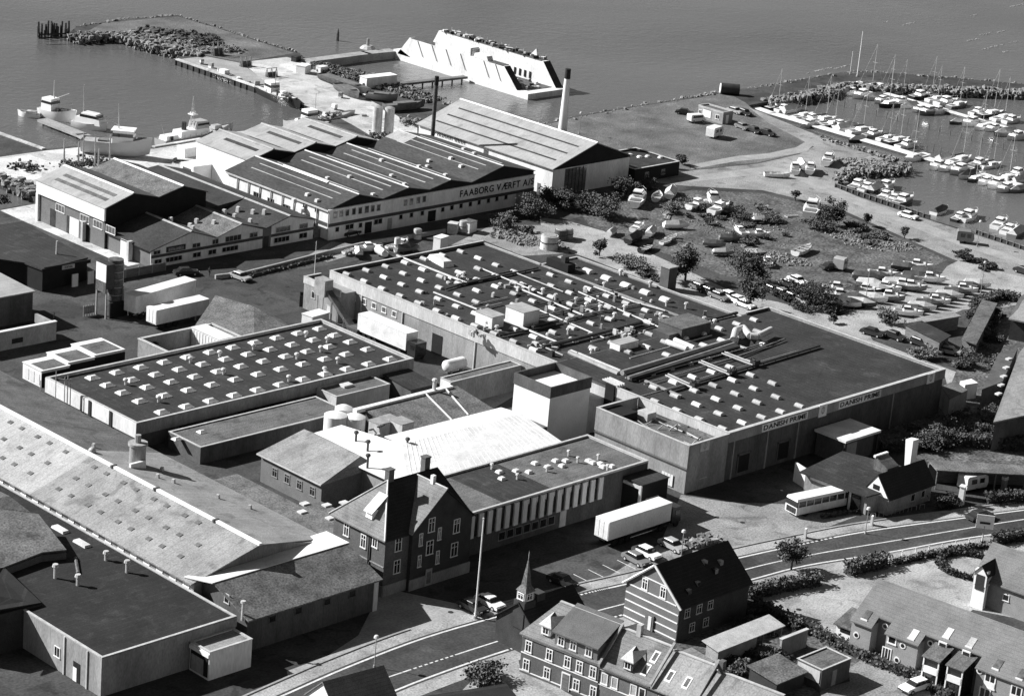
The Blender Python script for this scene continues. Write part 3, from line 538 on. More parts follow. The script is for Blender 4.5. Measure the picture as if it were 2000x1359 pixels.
# back block
MB().prism([(-15, -26), (29, -26), (29, 12.5), (20.2, 12.5), (20.2, 27.2), (-15, 27.2)], 0, 6.1).build('wall', 'render_grey', t)
MB().prism([(-14.7, -25.9), (28.7, -25.9), (28.7, 12.2), (19.9, 12.2), (19.9, 26.9), (-14.7, 26.9)], 6.1, 6.13).build('roof', 'felt', t)
def rim(x0, x1, y0, y1, z0, z1, mt): MB().box(x0, x1, y0, y1, z0, z1).build('parapet', mt, t); MB().box(x0-.05, x1+.05, y0-.05, y1+.05, z1+.004, z1+.07).build('coping', 'galvanised', t)
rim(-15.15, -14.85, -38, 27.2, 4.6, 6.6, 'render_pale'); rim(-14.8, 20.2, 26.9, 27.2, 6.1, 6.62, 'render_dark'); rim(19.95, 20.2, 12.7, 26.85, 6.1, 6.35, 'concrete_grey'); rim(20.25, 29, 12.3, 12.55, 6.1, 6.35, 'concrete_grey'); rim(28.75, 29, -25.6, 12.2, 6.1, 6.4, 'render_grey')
MB().box(19.9, 20.15, -25.5, 12.2, 6.13, 6.4).build('roof_upstand', 'concrete_grey', t)
for y in (-8, 9, 19): MB().box(-15.2, -15, y-.1, y+.1, 0, 4.6).build('downpipe', 'render_pale', t)
for k in range(5):
    p = on_x(*((640+a/4, 430+b/4) for a, b in [((205, 575), (285, 600), (365, 640), (443, 665), (523, 705))[k]]).__next__(), -15); window(t, -15, p.y, 3.2, 1.1, 1.0, HX, 1, 'white_paint', 'glass_grey', t=.12)
p = on_x(640+855/4, 430+960/4, -15); door(t, -15, p.y, .02, 2.4, 3.2, HX, 'cladding_black', 'loading_door')
# front block
MB().prism([(-17, -61.9), (34.8, -61.9), (34.8, -26.05), (-17, -26.05)], 0, 6.85).build('wall', 'render_dark', t)
MB().prism([(-16.7, -61.6), (34.5, -61.6), (34.5, -26.3), (-16.7, -26.3)], 6.85, 6.88).build('roof', 'felt', t)
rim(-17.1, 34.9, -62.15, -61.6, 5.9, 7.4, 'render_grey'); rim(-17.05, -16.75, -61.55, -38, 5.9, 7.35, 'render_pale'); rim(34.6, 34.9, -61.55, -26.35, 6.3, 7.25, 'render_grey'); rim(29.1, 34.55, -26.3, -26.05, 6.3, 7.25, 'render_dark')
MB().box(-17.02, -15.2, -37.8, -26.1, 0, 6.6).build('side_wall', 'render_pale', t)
for x in (-15.6, -8, -1, 22): MB().box(x-.12, x+.12, -62.05, -61.9, 0, 5.9).build('pilaster', 'render_grey', t)
for q, mt in (((1452, 900), 'cladding_black'), ((1530, 872), 'cladding_black')):
    p = on_y(*q, -61.9); o = door(t, p.x, -61.9, .6, 2.4, 2.6, mt=mt, name='loading_door')
    inst('frame', MB().box(-1.5, -1.2, -.09, 0, 0, 2.9).box(1.2, 1.5, -.09, 0, 0, 2.9).box(-1.5, 1.5, -.09, 0, 2.62, 2.95).mesh('frame', 'render_dark'), o, (0, 0, 0))
window(t, -21.8, -62, 1.6, 1.5, 1.1, n=3, frame='render_pale', pane='glass_grey')
def board(x0, x1, z0, z1, tx, tw, mt='white_paint'):
    b = MB().box(x0, x1, -62.24, -62.16, z0, z1).build('name_board', mt, t)
    return b
a, b = on_y(1488, 842, -62.2), on_y(1577, 813, -62.2); board(a.x, b.x, 6.05, 7.25, '', 0, 'white_paint'); lettering(t, 'DANISH PRIME', 1.05, (a.x+.3, -62.26, 6.32), 0, 'letter', width=b.x-a.x-.6)
a, b = on_y(1638, 795, -62.2), on_y(1720, 770, -62.2); board(a.x, b.x, 6.05, 7.25, '', 0, 'white_paint'); lettering(t, 'DANISH PRIME', 1.05, (a.x+.3, -62.26, 6.32), 0, 'letter', width=b.x-a.x-.6)
for q, h, mt in (((1378, 860), 1.35, 'render_pale'), ((1607, 800), 1.75, 'white_paint'), ((1818, 737), 1.5, 'white_paint')):
    p = on_y(*q, -62.2); b = MB().box(p.x-.95, p.x+.95, -62.26, -62.17, 6.65-h*.55, 6.65+h*.55).build('emblem_board', mt, t)
    e = MB(); n = 14
    for i in range(n):
        a0, a1 = 2*math.pi*i/n, 2*math.pi*(i+1)/n
        e.add([(p.x+r*math.cos(aa)*.8, -62.28, 6.7+r*math.sin(aa)*1.15) for aa, r in ((a0, .52), (a1, .52), (a1, .36), (a0, .36))], [(0, 1, 2, 3)])
    e.box(p.x-.06, p.x+.06, -62.29, -62.27, 6.15, 7.1); e.build('emblem', 'steel', b)
# annex with roof terrace at the corner
MB().prism([(-25.7, -62.1), (-17.1, -62.1), (-17.1, -44.3), (-25.7, -44.3)], 0, 5.6).build('annex_wall', 'render_grey', t)
for a in ((-25.8, -25.5, -62.2, -44.2), (-25.45, -17.2, -62.2, -61.9), (-25.45, -17.2, -44.5, -44.2)): rim(*a, 3.9, 7.3, 'render_grey')
MB().box(-25.84, -25.8, -62.1, -44.2, 3.55, 3.75).build('dark_band', 'dark_band', t)
for k in range(4): MB().box(-25.85, -25.78, -59.9+.55*k, -59.42+.55*k, .4, 2.1).build('wall_panel', 'white_wall', t)
MB().box(-25.4, -17.2, -61.8, -44.5, 5.6, 5.64).build('terrace_floor', 'felt_grey', t)
MB().box(-25.3, -21, -48, -44.6, 5.64, 6.9).build('plant_housing', 'cladding_black', t); MB().box(-20.5, -18.6, -49.5, -47.5, 5.64, 6.9).build('plant_unit', 'galvanised', t)
for k in range(4): MB().box(-25.1, -24.2, -50.6-1.6*k, -49.2-1.6*k, 5.64, 6.7).build('condenser', 'galvanised', t)
for k in range(26): 
    a = Vector((R.uniform(-24.6, -18), R.uniform(-60.5, -49.5), 5.75)); d = R.choice(((1, 0), (0, 1))); l = R.uniform(1.2, 3.6)
    MB().tube(a, a+Vector((d[0]*l*.5, d[1]*l, R.uniform(0, .7))), .09, .09, 6).build('terrace_pipe', R.choice(('steel', 'steel_dark', 'galvanised')), t)
MB().box(-19, -17.6, -61, -52, 5.66, 6.3).build('plant_deck', 'felt_grey', t)
# skylights on a 4.35 m grid
for i in range(8):
    for j in range(12):
        x, y = -13.2+4.36*i, 25.0-4.4*j
        if (x > 19 and y > 12) or (x < -10 and y < -22) or R.random() < .03: continue
        if i == 7 and y > 9: continue
        inst('skylight', SKC if x > 20 else R.choice((SKA, SKA, SKA2, SKA3)), t, (x, y, 6.12), R.uniform(-.03, .03))
for y in (9.5, 5.5, 1, -3.5, -8, -12.5): inst('skylight', SKC, t, (24.5, y, 6.12))
for j, (y, n0, n1) in enumerate(((-28.9, 3, 11), (-33.2, 4, 10), (-37.6, 1, 9), (-42.4, 1, 7), (-46.6, 0, 6), (-50.9, 0, 6), (-55.2, 0, 5), (-59.7, 0, 5))):
    for i in range(n0, n1): inst('skylight', R.choice((SKA, SKA, SKA2, SKA3)), t, (-15.7+4.36*i, y, 6.87), R.uniform(-.03, .03))
# roof houses
MB().box(-11.8, -9.2, -8.1, -4.3, 6.13, 8.05).build('roof_house', 'white_wall', t); MB().box(-11.9, -9.1, -8.2, -4.2, 8.05, 8.15).build('roof_house_top', 'skylight_aged', t)
MB().box(-6.9, -3.4, -10.2, -6.1, 6.13, 8.6).build('roof_house', 'white_wall', t); MB().box(-7, -3.3, -10.3, -6, 8.6, 8.7).build('roof_house_top', 'eternit', t)
MB().box(-3.4, .9, -27.9, -25.8, 6.13, 7.9).build('roof_house', 'white_wall', t); MB().box(-3.45, .95, -27.95, -25.75, 7.9, 8).build('roof_house_top', 'eternit', t)
MB().box(9.5, 16.5, -29.2, -24.2, 6.13, 8.6).build('roof_house', 'render_dark', t); MB().box(9.4, 16.6, -29.3, -24.1, 8.6, 8.74).build('roof_house_top', 'felt_grey', t)
MB().box(7.2, 9.4, -28.6, -25.2, 6.13, 7.9).build('roof_house', 'render_dark', t)
# pipes on the roof
def pipes(px, z, r, mt, nm='roof_pipe', n=8): MB().path([P(a, b, z) for a, b in px], r, n).build(nm, mt, t, True)
pipes([(775, 499), (912, 553)], 6.45, .2, 'galvanised'); pipes([(847, 571), (932, 604)], 6.45, .17, 'galvanised'); pipes([(967, 618), (1095, 671)], 6.45, .2, 'galvanised'); pipes([(1005, 560), (1090, 595), (1140, 616)], 6.45, .18, 'galvanised')
pipes([(932, 604), (980, 592)], 6.45, .14, 'steel'); pipes([(1085, 630), (1140, 614), (1260, 592)], 6.45, .13, 'steel'); pipes([(1040, 618), (1180, 592)], 6.5, .13, 'steel'); pipes([(950, 542), (900, 556), (870, 565)], 6.4, .15, 'steel_dark'); pipes([(905, 552), (1000, 530)], 6.4, .2, 'steel_dark')
pipes([(1078, 675), (1255, 630)], 6.6, .22, 'steel_dark'); pipes([(975, 655), (1060, 640), (1085, 632)], 6.5, .18, 'steel_dark'); pipes([(1160, 560), (1240, 590), (1300, 607)], 6.45, .16, 'galvanised')
pipes([(1112, 688), (1208, 730)], 7.0, .4, 'steel'); pipes([(1130, 690), (1212, 724)], 7.0, .2, 'galvanised'); pipes([(1050, 672), (1100, 694)], 6.5, .15, 'steel')
for o, mt in ((0, 'steel'), (1, 'steel_dark'), (2, 'steel')): pipes([(1215+o*6, 728+o*5), (1350+o*4, 688+o*4), (1432+o*3, 664+o*3)], 7.6-.1*o, .42 if o == 0 else .28, mt, 'duct', 10)
pipes([(1432, 664), (1437, 645), (1452, 640), (1465, 656), (1480, 657), (1506, 644)], 8.0, .55, 'galvanised', 'duct', 10)
pipes([(1302, 668), (1342, 682)], 7.4, .5, 'skylight', 'duct', 10); pipes([(1318, 664), (1356, 680)], 7.4, .45, 'skylight', 'duct', 10)
for k in range(3): pipes([(1240+k*9, 738+k*6), (1420+k*8, 690+k*6-k*k), (1500+k*34-k*k*9, 668+k*3-k*6)], 7.25, .11, R.choice(('steel_dark', 'steel')), 'roof_pipe', 6)
for a, b in (((1300, 733), (1352, 757)), ((1365, 707), (1425, 732)), ((1410, 690), (1470, 713))):
    for o in (0, 5): pipes([(a[0]+o, a[1]-o*.5), (b[0]+o, b[1]-o*.5)], 7.35, .16, 'steel', 'roof_pipe', 6)
    e = P(b[0]+4, b[1]+2, 6.9)
    v = MB()
    for k in range(7): v.tube((e.x+R.uniform(-.7, .7), e.y+R.uniform(-.7, .7), 6.88), (e.x+R.uniform(-.7, .7), e.y+R.uniform(-.7, .7), 8.1), .12, .12, 6)
    v.obox(e.x, e.y, 7.4, 1.3, 1, .5).build('valve_cluster', 'steel_dark', t)
MB().box(-17.3, -15.6, -39.8, -38, 0, 7.5).build('pipe_shaft', 'cladding_black', t)
for k in range(4): MB().path([(-16.9+.5*k, -40.1, 3.5), (-16.9+.5*k, -40.1, 7.6), (-16.9+.5*k, -37, 7.7)], .16, 8).build('roof_pipe', 'galvanised', t, True)
for q in ((905, 540), (1035, 568), (1085, 583), (1060, 572), (1180, 560), (1145, 600), (1172, 605), (1125, 590), (1200, 620), (1108, 630), (1270, 558), (1212, 535), (1220, 605), (1340, 600), (1375, 628), (1395, 633), (1302, 595), (1070, 660), (1110, 650), (970, 645), (950, 635), (925, 655), (895, 545), (1290, 620), (1155, 690)):
    s = P(*q, 6.4); MB().tube((s.x, s.y, 6.1), (s.x, s.y, 6.95), .22, .22, 8).tube((s.x, s.y, 6.95), (s.x, s.y, 7.25), .42, .3, 8).build('roof_vent', R.choice(('galvanised', 'skylight')), t, True)
for q, n in (((892, 548), 14), ((945, 652), 12), ((1375, 638), 12), ((1225, 650), 14), ((1060, 678), 12), ((1280, 620), 10), ((1010, 560), 6)):
    s = P(*q, 6.2)
    for k in range(n): 
        x, y = s.x+R.uniform(-2.2, 2.2), s.y+R.uniform(-1.6, 1.6); MB().obox(x, y, 6.12, R.uniform(.2, 1.1), R.uniform(.15, .6), R.uniform(.15, .8), R.uniform(0, 3)).build('roof_clutter', R.choice(('galvanised', 'steel_dark', 'steel', 'skylight')), t)
for k in range(46):
    x, y = R.uniform(-13.5, 27), R.uniform(-24, 12); hh = R.uniform(.25, 1.1); MB().obox(x, y, 6.12, R.uniform(.3, .8), R.uniform(.3, .8), hh, R.uniform(0, 1), .8, .8).build('roof_box', R.choice(('galvanised', 'steel', 'skylight', 'steel_dark')), t)
for k in range(9):
    y = R.choice((-3.5, -8, 2, -12.5, -17, -21)); x = R.uniform(-13, 8); MB().tube((x, y, 6.35), (x+R.uniform(4, 11), y, 6.35), .1, .1, 6).build('roof_pipe', R.choice(('steel_dark', 'galvanised', 'steel')), t)
def tray(px, z, w_, h, mt):  # dark trays, added also to paint in black shade along the pipes
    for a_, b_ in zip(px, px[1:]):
        a, b = P(*a_, z), P(*b_, z); d = b-a; MB().obox((a.x+b.x)/2, (a.y+b.y)/2, z, d.length, w_, h, math.atan2(d.y, d.x)).build('tray_and_shade_strip', mt, t)
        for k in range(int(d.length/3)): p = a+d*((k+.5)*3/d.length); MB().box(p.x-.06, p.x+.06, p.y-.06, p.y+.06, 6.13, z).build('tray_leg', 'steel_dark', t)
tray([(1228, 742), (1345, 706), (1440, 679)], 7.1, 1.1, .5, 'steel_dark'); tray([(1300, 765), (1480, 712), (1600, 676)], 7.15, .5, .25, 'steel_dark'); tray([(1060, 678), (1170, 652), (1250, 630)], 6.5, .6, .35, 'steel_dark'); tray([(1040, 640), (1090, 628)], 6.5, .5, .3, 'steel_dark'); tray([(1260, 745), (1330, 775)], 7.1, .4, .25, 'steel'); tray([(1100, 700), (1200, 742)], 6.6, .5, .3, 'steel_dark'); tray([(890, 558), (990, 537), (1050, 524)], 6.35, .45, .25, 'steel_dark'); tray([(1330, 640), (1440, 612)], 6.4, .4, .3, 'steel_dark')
for a_, b_, mt in (((1230, 700), (1390, 655), 'galvanised'), ((1250, 775), (1400, 733), 'steel'), ((1350, 745), (1560, 685), 'steel'), ((1190, 660), (1290, 632), 'steel_dark'), ((1080, 596), (1230, 560), 'steel'), ((1130, 570), (1290, 640), 'galvanised'), ((930, 520), (1060, 575), 'galvanised'), ((1000, 530), (1100, 570), 'steel'), ((1040, 600), (1180, 660), 'galvanised')): pipes([a_, b_], 6.9 if a_[1] > 690 else 6.4, .13, mt, 'roof_pipe', 6)
# side annex at the far corner
t2 = t
MB().box(-18.6, -15.1, 20.5, 29.5, 0, 4.9).build('corner_annex', 'render_grey', t); rim(-18.7, -18.4, 20.4, 29.6, 4.4, 5.5, 'render_pale'); rim(-18.35, -15.1, 29.3, 29.6, 4.4, 5.5, 'render_dark')
window(t, -18.6, 27, 2.4, .9, 1.2, HX, 1, 'render_pale'); window(t, -18.6, 23, 1.2, 1.3, 1.1, HX, 1, 'render_pale', 'skylight')
# loading canopy
t = thing('loading_canopy', 'pale flat loading canopy on dark walls against the factory front', 'canopy', (3, -68, 0))
MB().box(2.6, 11.1, -68.2, -62.3, 3.7, 4.05).build('roof', 'white_wall', t); MB().box(3.2, 10.6, -67.4, -62.4, 0, 3.65).build('wall', 'render_dark', t); MB().box(4, 6.4, -67.5, -67.35, .9, 3).build('loading_door', 'steel', t)
for x in (3, 10.8): MB().box(x-.12, x+.12, -68, -67.76, 0, 3.7).build('post', 'steel_dark', t)
# ================= middle flat-roofed block with pyramid skylights
t = thing('skylight_hall', 'low flat black-roofed hall with rows of white pyramid skylights and pale parapet', 'building', (-80, -7.5, 0))
parapet_roof(t, -80.1, -27.6, -7.3, 14.6, 3.9, 'render_dark', 'felt', rim='render_pale', rim_h=.45)
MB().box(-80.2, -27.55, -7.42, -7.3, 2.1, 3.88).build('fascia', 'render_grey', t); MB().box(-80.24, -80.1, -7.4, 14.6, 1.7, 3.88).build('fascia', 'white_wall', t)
for x0, w_ in ((-62, 8.5), (-72.5, 3), (-56, 3)):
    MB().box(x0, x0+w_, -7.36, -7.28, .5, 1.9).build('window_band', 'glass', t)
ROWS = (11.8, 8.1, 4.4, 0, -4.9)
for i in range(11):
    for j, y in enumerate(ROWS):
        inst('skylight', SKB, t, (-73.9+4.36*i, y+(.3 if j == 3 else 0), 3.47), R.uniform(-.02, .02))
for x, y in ((-71.4, 7.1), (-71.7, -1.2), (-57.5, 9.8), (-56.4, 3.2), (-52, 9.7), (-50, -4.3), (-45.5, 9.6), (-42.5, 2.8), (-37.2, 3.4), (-34.6, 10), (-43, -4.3), (-38.4, -2), (-33.5, 6.2)):
    MB().tube((x, y, 3.4), (x, y, 4.1), .18, .18, 8).ball((x, y, 4.25), .42, .42, .32, 8, 4).build('roof_vent', 'skylight', t, True)
for y in (-1.5, 3.5): MB().box(-80.36, -80.26, y-.3, y+.3, 1.0, 3.9).build('downpipe', 'steel_dark', t)
# masts on the flank
t = thing('antenna_group', 'cluster of thin lattice antenna poles at the corner of the skylight hall', 'antenna', (-83, 10, 0))
for dx, dy, h in ((0, 0, 7.2), (.9, -.9, 6.4), (1.2, -1.2, 6.7), (1.5, -1.5, 6.2), (-1.5, 1.6, 5.6)): MB().tube((-82.6+dx, 8.6+dy, 0), (-82.6+dx, 8.6+dy, h), .09, .06, 6).build('pole', 'galvanised', t)
MB().tube((-82.6, 8.6, 6.1), (-81.1, 7.1, 6.1), .04, .04, 5).build('brace', 'galvanised', t)
# extension boxes and low terrace in front
t = thing('plant_room', 'small flat grey plant room with white roof hatch in front of the skylight hall', 'building', (-47, -11, 0))
parapet_roof(t, -47.2, -36.6, -12, -7.5, 2.9, 'render_pale', 'felt_grey', rim_h=.12, th=.15); MB().box(-43.6, -41.8, -9.6, -8.4, 2.8, 3.15).build('roof_hatch', 'skylight', t)
t = thing('terrace_block', 'low grey walled block with a plain strip roof running along the skylight hall', 'building', (-76, -17, 0))
parapet_roof(t, -76, -49, -16.6, -9.4, 2.5, 'render_dark', 'felt_grey', rim='render_grey', rim_h=.1, th=.2)
for q in ((345, 857), (394, 843)): s = P(*q, 2.5); inst('skylight', SKB, t, (s.x, min(-10, s.y), 2.42), 0, (.7, .7, .7))
t = thing('stair_block', 'small dark pent-roofed stair block between skylight hall and corridor', 'building', (-36, -14, 0))
MB().xprism([(-14, 0), (-8, 0), (-8, 2.6), (-14, 2.1)], -34, -29).build('wall', 'render_dark', t); MB().slab([(-34.2, -14.2, 2.15), (-28.9, -14.2, 2.15), (-28.9, -7.8, 2.7), (-34.2, -7.8, 2.7)], .12).build('roof', 'felt', t)
t = thing('corridor_block', 'long narrow grey corridor block bridging towards the factory flank', 'building', (-30, -17.5, 0))
parapet_roof(t, -30.2, -15.3, -18.6, -16.2, 4.0, 'render_grey', 'felt_grey', rim_h=.1, th=.15); MB().box(-30.28, -30.2, -18.5, -16.3, .5, 3.9).build('end_panel', 'white_wall', t)
# white tower
t = thing('cooling_tower_block', 'square white tower with dark parapet and sunken white roof beside the factory', 'building', (-29, -38, 0))
MB().box(-29.1, -20.6, -38, -30.6, 0, 7.4).build('wall', 'white_paint', t)
for a in ((-29.2, -20.5, -38.1, -37.85), (-29.2, -20.5, -30.75, -30.5), (-29.2, -28.95, -37.85, -30.75), (-20.75, -20.5, -37.85, -30.75)): MB().box(*a, 7.4, 9.1).build('parapet', 'render_dark', t)
MB().box(-28.9, -20.8, -37.8, -30.8, 7.41, 7.9).build('roof', 'white_paint', t)
MB().box(-34, -29.15, -38, -30.8, 0, 3).build('base_block', 'render_dark', t); MB().box(-20.5, -17.2, -37.9, -33, 0, 5.2).build('link_wall', 'render_pale', t)
# ================= long pale-roofed warehouse and its neighbours
t = thing('long_warehouse', 'long warehouse with pale ribbed roof, white ridge line and small dark rooflights', 'building', (-109, -57.5, 0))
MB().yprism([(-108.9, 0), (-87.6, 0), (-87.6, 5.9), (-100, 8.9), (-108.9, 5.9)], -57.4, 75).build('wall', 'render_grey', t)
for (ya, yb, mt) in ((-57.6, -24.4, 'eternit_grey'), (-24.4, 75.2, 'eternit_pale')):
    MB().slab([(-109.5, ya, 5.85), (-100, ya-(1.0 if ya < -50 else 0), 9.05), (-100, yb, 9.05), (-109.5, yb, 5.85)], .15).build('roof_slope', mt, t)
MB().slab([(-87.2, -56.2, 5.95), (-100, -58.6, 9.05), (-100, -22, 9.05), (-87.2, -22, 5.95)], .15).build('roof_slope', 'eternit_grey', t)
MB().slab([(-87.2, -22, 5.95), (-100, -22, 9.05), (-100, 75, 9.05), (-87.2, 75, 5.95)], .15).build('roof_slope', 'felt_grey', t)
MB().yprism([(-100.3, 9.0), (-99.7, 9.0), (-99.75, 9.25), (-100.25, 9.25)], -58.7, 75.2).build('ridge_cap', 'white_paint', t)
RL = MB().obox(0, 0, 0, .6, .8, .06).mesh('rooflight', 'rooflight_dull')
for i in range(24):
    for x in (-101.4, -104.2, -106.8):
        y = -52+3.15*i+(.5 if i % 2 else 0)
        if -25.5 < y < -22: continue
        if R.random() < .93:
            o = inst('rooflight', RL, t, (x, y, 5.85+3.2*(x+109.5)/9.5+.02)); o.rotation_euler = (0, -math.atan(3.2/9.5), 0)
for i in range(16):
    y = -56+2.6*i; window(t, -108.9, y, 4.9, 1.15, .7, HX, 1, 'white_paint', 'glass', t=.12)
for y in (-50, -38, -29): MB().box(-100.45, -99.55, y-.15, y+.15, 9.0, 9.35).build('ridge_clamp', 'rust', t)
for x, y in ((-97, -20.5), (-93, -30), (-95, -35), (-92.5, -41), (-96, -33), (-90.5, -45)): MB().obox(x, y, 9.05-3.1*(x+100)/12.8-.2, .5, .5, .7, .4, .7, .7).build('roof_vent', 'galvanised', t)
p = P(180, 885, 8.6); MB().ball((p.x, p.y, 8.9), .55, .55, .55, 8, 6).build('roof_ball_vent', 'skylight_aged', t, True)
# stub stack on the warehouse
p = P(268, 905, 8)
t = thing('stub_chimney', 'stout weathered brick stub chimney with concrete cap on the warehouse roof', 'chimney', (p.x, p.y, 5))
MB().tube((p.x, p.y, 5.5), (p.x, p.y, 10.6), 1.15, 1.05, 12).build('shaft', 'render_grey', t, True); MB().tube((p.x, p.y, 10.6), (p.x, p.y, 10.95), 1.3, 1.3, 12).build('cap', 'concrete_grey', t, True); MB().tube((p.x, p.y, 10.95), (p.x, p.y, 12), .4, .4, 8).build('flue', 'render_grey', t, True)
MB().box(p.x-2.2, p.x+.2, p.y-1.6, p.y-1.2, 7.2, 8.9).build('flashing', 'white_metal', t)
# bottom-left flat roof
t = thing('flat_dark_hall', 'big flat black-roofed hall with grey walls and pale roof edge, below the long warehouse', 'building', (-128.2, -65.8, 0))
parapet_roof(t, -128.2, -109.2, -65.8, -16, 4.85, 'render_grey', 'felt_black', rim='render_pale', rim_h=.12, th=.22)
MB().box(-128.26, -109.1, -65.9, -65.8, 3.6, 4.8).build('fascia', 'render_grey', t)
for q in ((55, 1022), (80, 1056)):
    s = P(140/4*0+(470/4 if q[0] == 55 else 640/4), 1019+(60/4 if q[0] == 55 else 170/4), 4.8); MB().obox(s.x, s.y, 4.74, 1.0, 2.6, .3, 0, .85, .9).build('rooflight', 'skylight', t)
for q, h in (((108, 1128), 1.5), ((152, 1142), 1.1), ((207, 1093), .9), ((248, 1117), 1.3)):
    s = P(*q, 4.8); MB().tube((s.x, s.y, 4.74), (s.x, s.y, 4.75+h), .22, .22, 8).tube((s.x, s.y, 4.75+h), (s.x, s.y, 5.1+h), .42, .32, 8).build('roof_vent', 'galvanised', t, True)
for y, mt in ((-63.2, 'render_pale'), (-58.8, 'render_pale')): MB().box(-128.35, -128.2, y-.12, y+.12, 0, 4.7).build('downpipe', mt, t)
door(t, -128.2, -61.2, .02, 1.3, 2.4, HX, 'cladding_black'); door(t, -128.22, -60.9, .02, .7, 1.7, HX, 'white_paint'); window(t, -128.2, -57.4, 1.6, 1.1, 1.3, HX, 2, 'white_paint')
MB().path([P(590/4, 1019+280/4, 4.85), P(610/4, 1019+400/4, 4.85)], .22, 6).build('roof_seam', 'felt_grey', t)
t = thing('entrance_box', 'small white flat-roofed entrance box in the dark hall front, with dark doorway', 'building', (-116, -69.5, 0))
parapet_roof(t, -115.9, -109.7, -69.5, -65.95, 3.55, 'white_wall', 'eternit_grey', rim_h=.12, th=.2)
MB().box(-115.98, -115.9, -69.3, -66.2, .3, 2.7).build('door_surround', 'cladding_black', t); MB().box(-116.05, -115.98, -68.6, -66.4, .35, 2.3).build('door', 'render_grey', t); MB().box(-116.1, -115.95, -69.55, -66, 2.85, 3.3).build('canopy', 'white_paint', t)
t = thing('black_roof_house', 'house with plain black pitched roof overlapping the flat dark hall', 'house', (-134, -52, 0))
A = [P(-60, 1150, 7.0), P(8, 1107, 5.8), P(81, 1176, 5.2), P(-60, 1200, 6)]; MB().slab([tuple(q) for q in A], .2).build('roof', 'roof_black_and_shaded', t); MB().prism([(q.x, q.y) for q in (A[0], A[1], A[2], A[3])], 0, 5.0).build('wall', 'brick_dark', t)
t = thing('mossy_roof_house', 'house with lichen-speckled grey tiled roof beside the flat dark hall', 'house', (-125, -42, 0))
A = [P(-60, 985, 8.0), P(75, 1003, 7.2), P(130, 1073, 6), P(82, 1078, 6), P(8, 1107, 5.9), P(-60, 1120, 6)]; MB().slab([tuple(q) for q in A], .2).build('roof', 'roof_moss', t); MB().prism([(q.x, q.y) for q in A], 0, 5.6).build('wall', 'brick', t)
t = thing('gable_roof_house', 'house with lit pale grey roof plane and white verge close to the warehouse', 'house', (-118, -24, 0))
A = [P(-60, 930, 7.4), P(18, 968, 7.4), P(60, 1000, 6.2), P(-60, 985, 6.6)]; MB().slab([tuple(q) for q in A], .2).build('roof', 'felt_grey', t); MB().prism([(q.x, q.y) for q in A], 0, 6).build('wall', 'brick', t)
# low brick block at the street
t = thing('street_brick_block', 'low block with wide mossy roof and dark plastered street wall, attached to the warehouse', 'building', (-108, -66.5, 0))
MB().xprism([(-66.2, 0), (-57.7, 0), (-57.7, 5.6), (-60, 6.5), (-66.2, 4.5)], -107.8, -87.7).build('wall', 'render_dark', t)
MB().slab([(-108.2, -66.9, 4.4), (-87.2, -66.9, 4.4), (-87.2, -60, 6.75), (-108.2, -60, 6.75)], .18).build('roof_slope', 'roof_moss', t); MB().slab([(-108.4, -60.2, 6.78), (-87.0, -60.2, 6.78), (-86.6, -55.4, 6.5), (-109.2, -55.8, 6.15)], .12).build('flat_roof_strip', 'white_metal', t)
window(t, -107.8, -62.3, 4.85, .9, 1.2, HX, 1, 'render_pale', 'glass'); MB().box(-88, -87.3, -66.3, -65.6, 0, 4.3).build('corner_pier', 'white_wall', t)
for x in (-104, -100, -95.5, -91.5): window(t, x, -66.2, 2.9, 1.1, .9, 0, 1, 'render_dark', 'glass')
for q in ((580, 1085), (622, 1082)): s = P(*q, 5.8); MB().obox(s.x, s.y, 5.2, .5, 1.1, .75, 0, .8, .9).build('roof_window', 'skylight', t)
p = P(477, 1205, 4.5); MB().tube((p.x, p.y+.3, 4), (p.x, p.y+.3, 6.2), .2, .15, 8).tube((p.x, p.y+.3, 6.2), (p.x, p.y+.3, 6.5), .32, .3, 8).build('vent_pipe', 'galvanised', t, True)
# ================= tall brick building with hipped roof
t = thing('brick_manor', 'tall dark brick building with hipped slate roof, two chimneys and white cross windows', 'building', (-84.4, -64, 0))
MB().box(-84.2, -69.9, -63.7, -54, 0, 7.9).build('wall', 'brick', t); MB().yprism([(-80.2, 0), (-69.95, 0), (-69.95, 8.1), (-75.1, 12.5), (-80.2, 8.1)], -64.3, -60).build('gable_wall', 'brick_dark', t)
MB().box(-84.28, -80.3, -63.85, -63.72, 0, 1.5).build('plinth', 'render_grey', t); MB().box(-80.3, -69.8, -64.45, -64.3, 0, 1.5).build('plinth', 'render_grey', t); MB().box(-84.35, -84.2, -63.85, -54, 0, 1.4).build('plinth', 'render_grey', t)
a, b, c, d = (-84.7, -64.1, 7.75), (-69.5, -64.1, 7.75), (-69.5, -53.6, 7.75), (-84.7, -53.6, 7.75); r0, r1 = (-80, -58.9, 13), (-71.5, -58.9, 13)
for nm, pts, mt in (('roof_slope', [a, r0, d], 'roof_tile'), ('roof_slope', [a, b, r1, r0], 'roof_black_and_shaded'), ('roof_slope', [d, c, r1, r0], 'roof_tile'), ('roof_slope', [b, c, r1], 'roof_black_and_shaded')): MB().slab(pts, .18).build(nm, mt, t)  # front and right slopes coloured black as shade; left and back keep tile
MB().slab([(-80.6, -64.6, 7.9), (-75.1, -64.6, 12.75), (-75.1, -58.9, 12.75), (-80.6, -62, 7.95)], .18).build('roof_slope', 'roof_tile', t); MB().slab([(-69.6, -64.6, 7.9), (-75.1, -64.6, 12.75), (-75.1, -58.9, 12.75), (-69.6, -62, 7.95)], .18).build('roof_slope', 'roof_black_and_shaded', t)  # cross gable: left slope coloured as lit, right slope as shaded
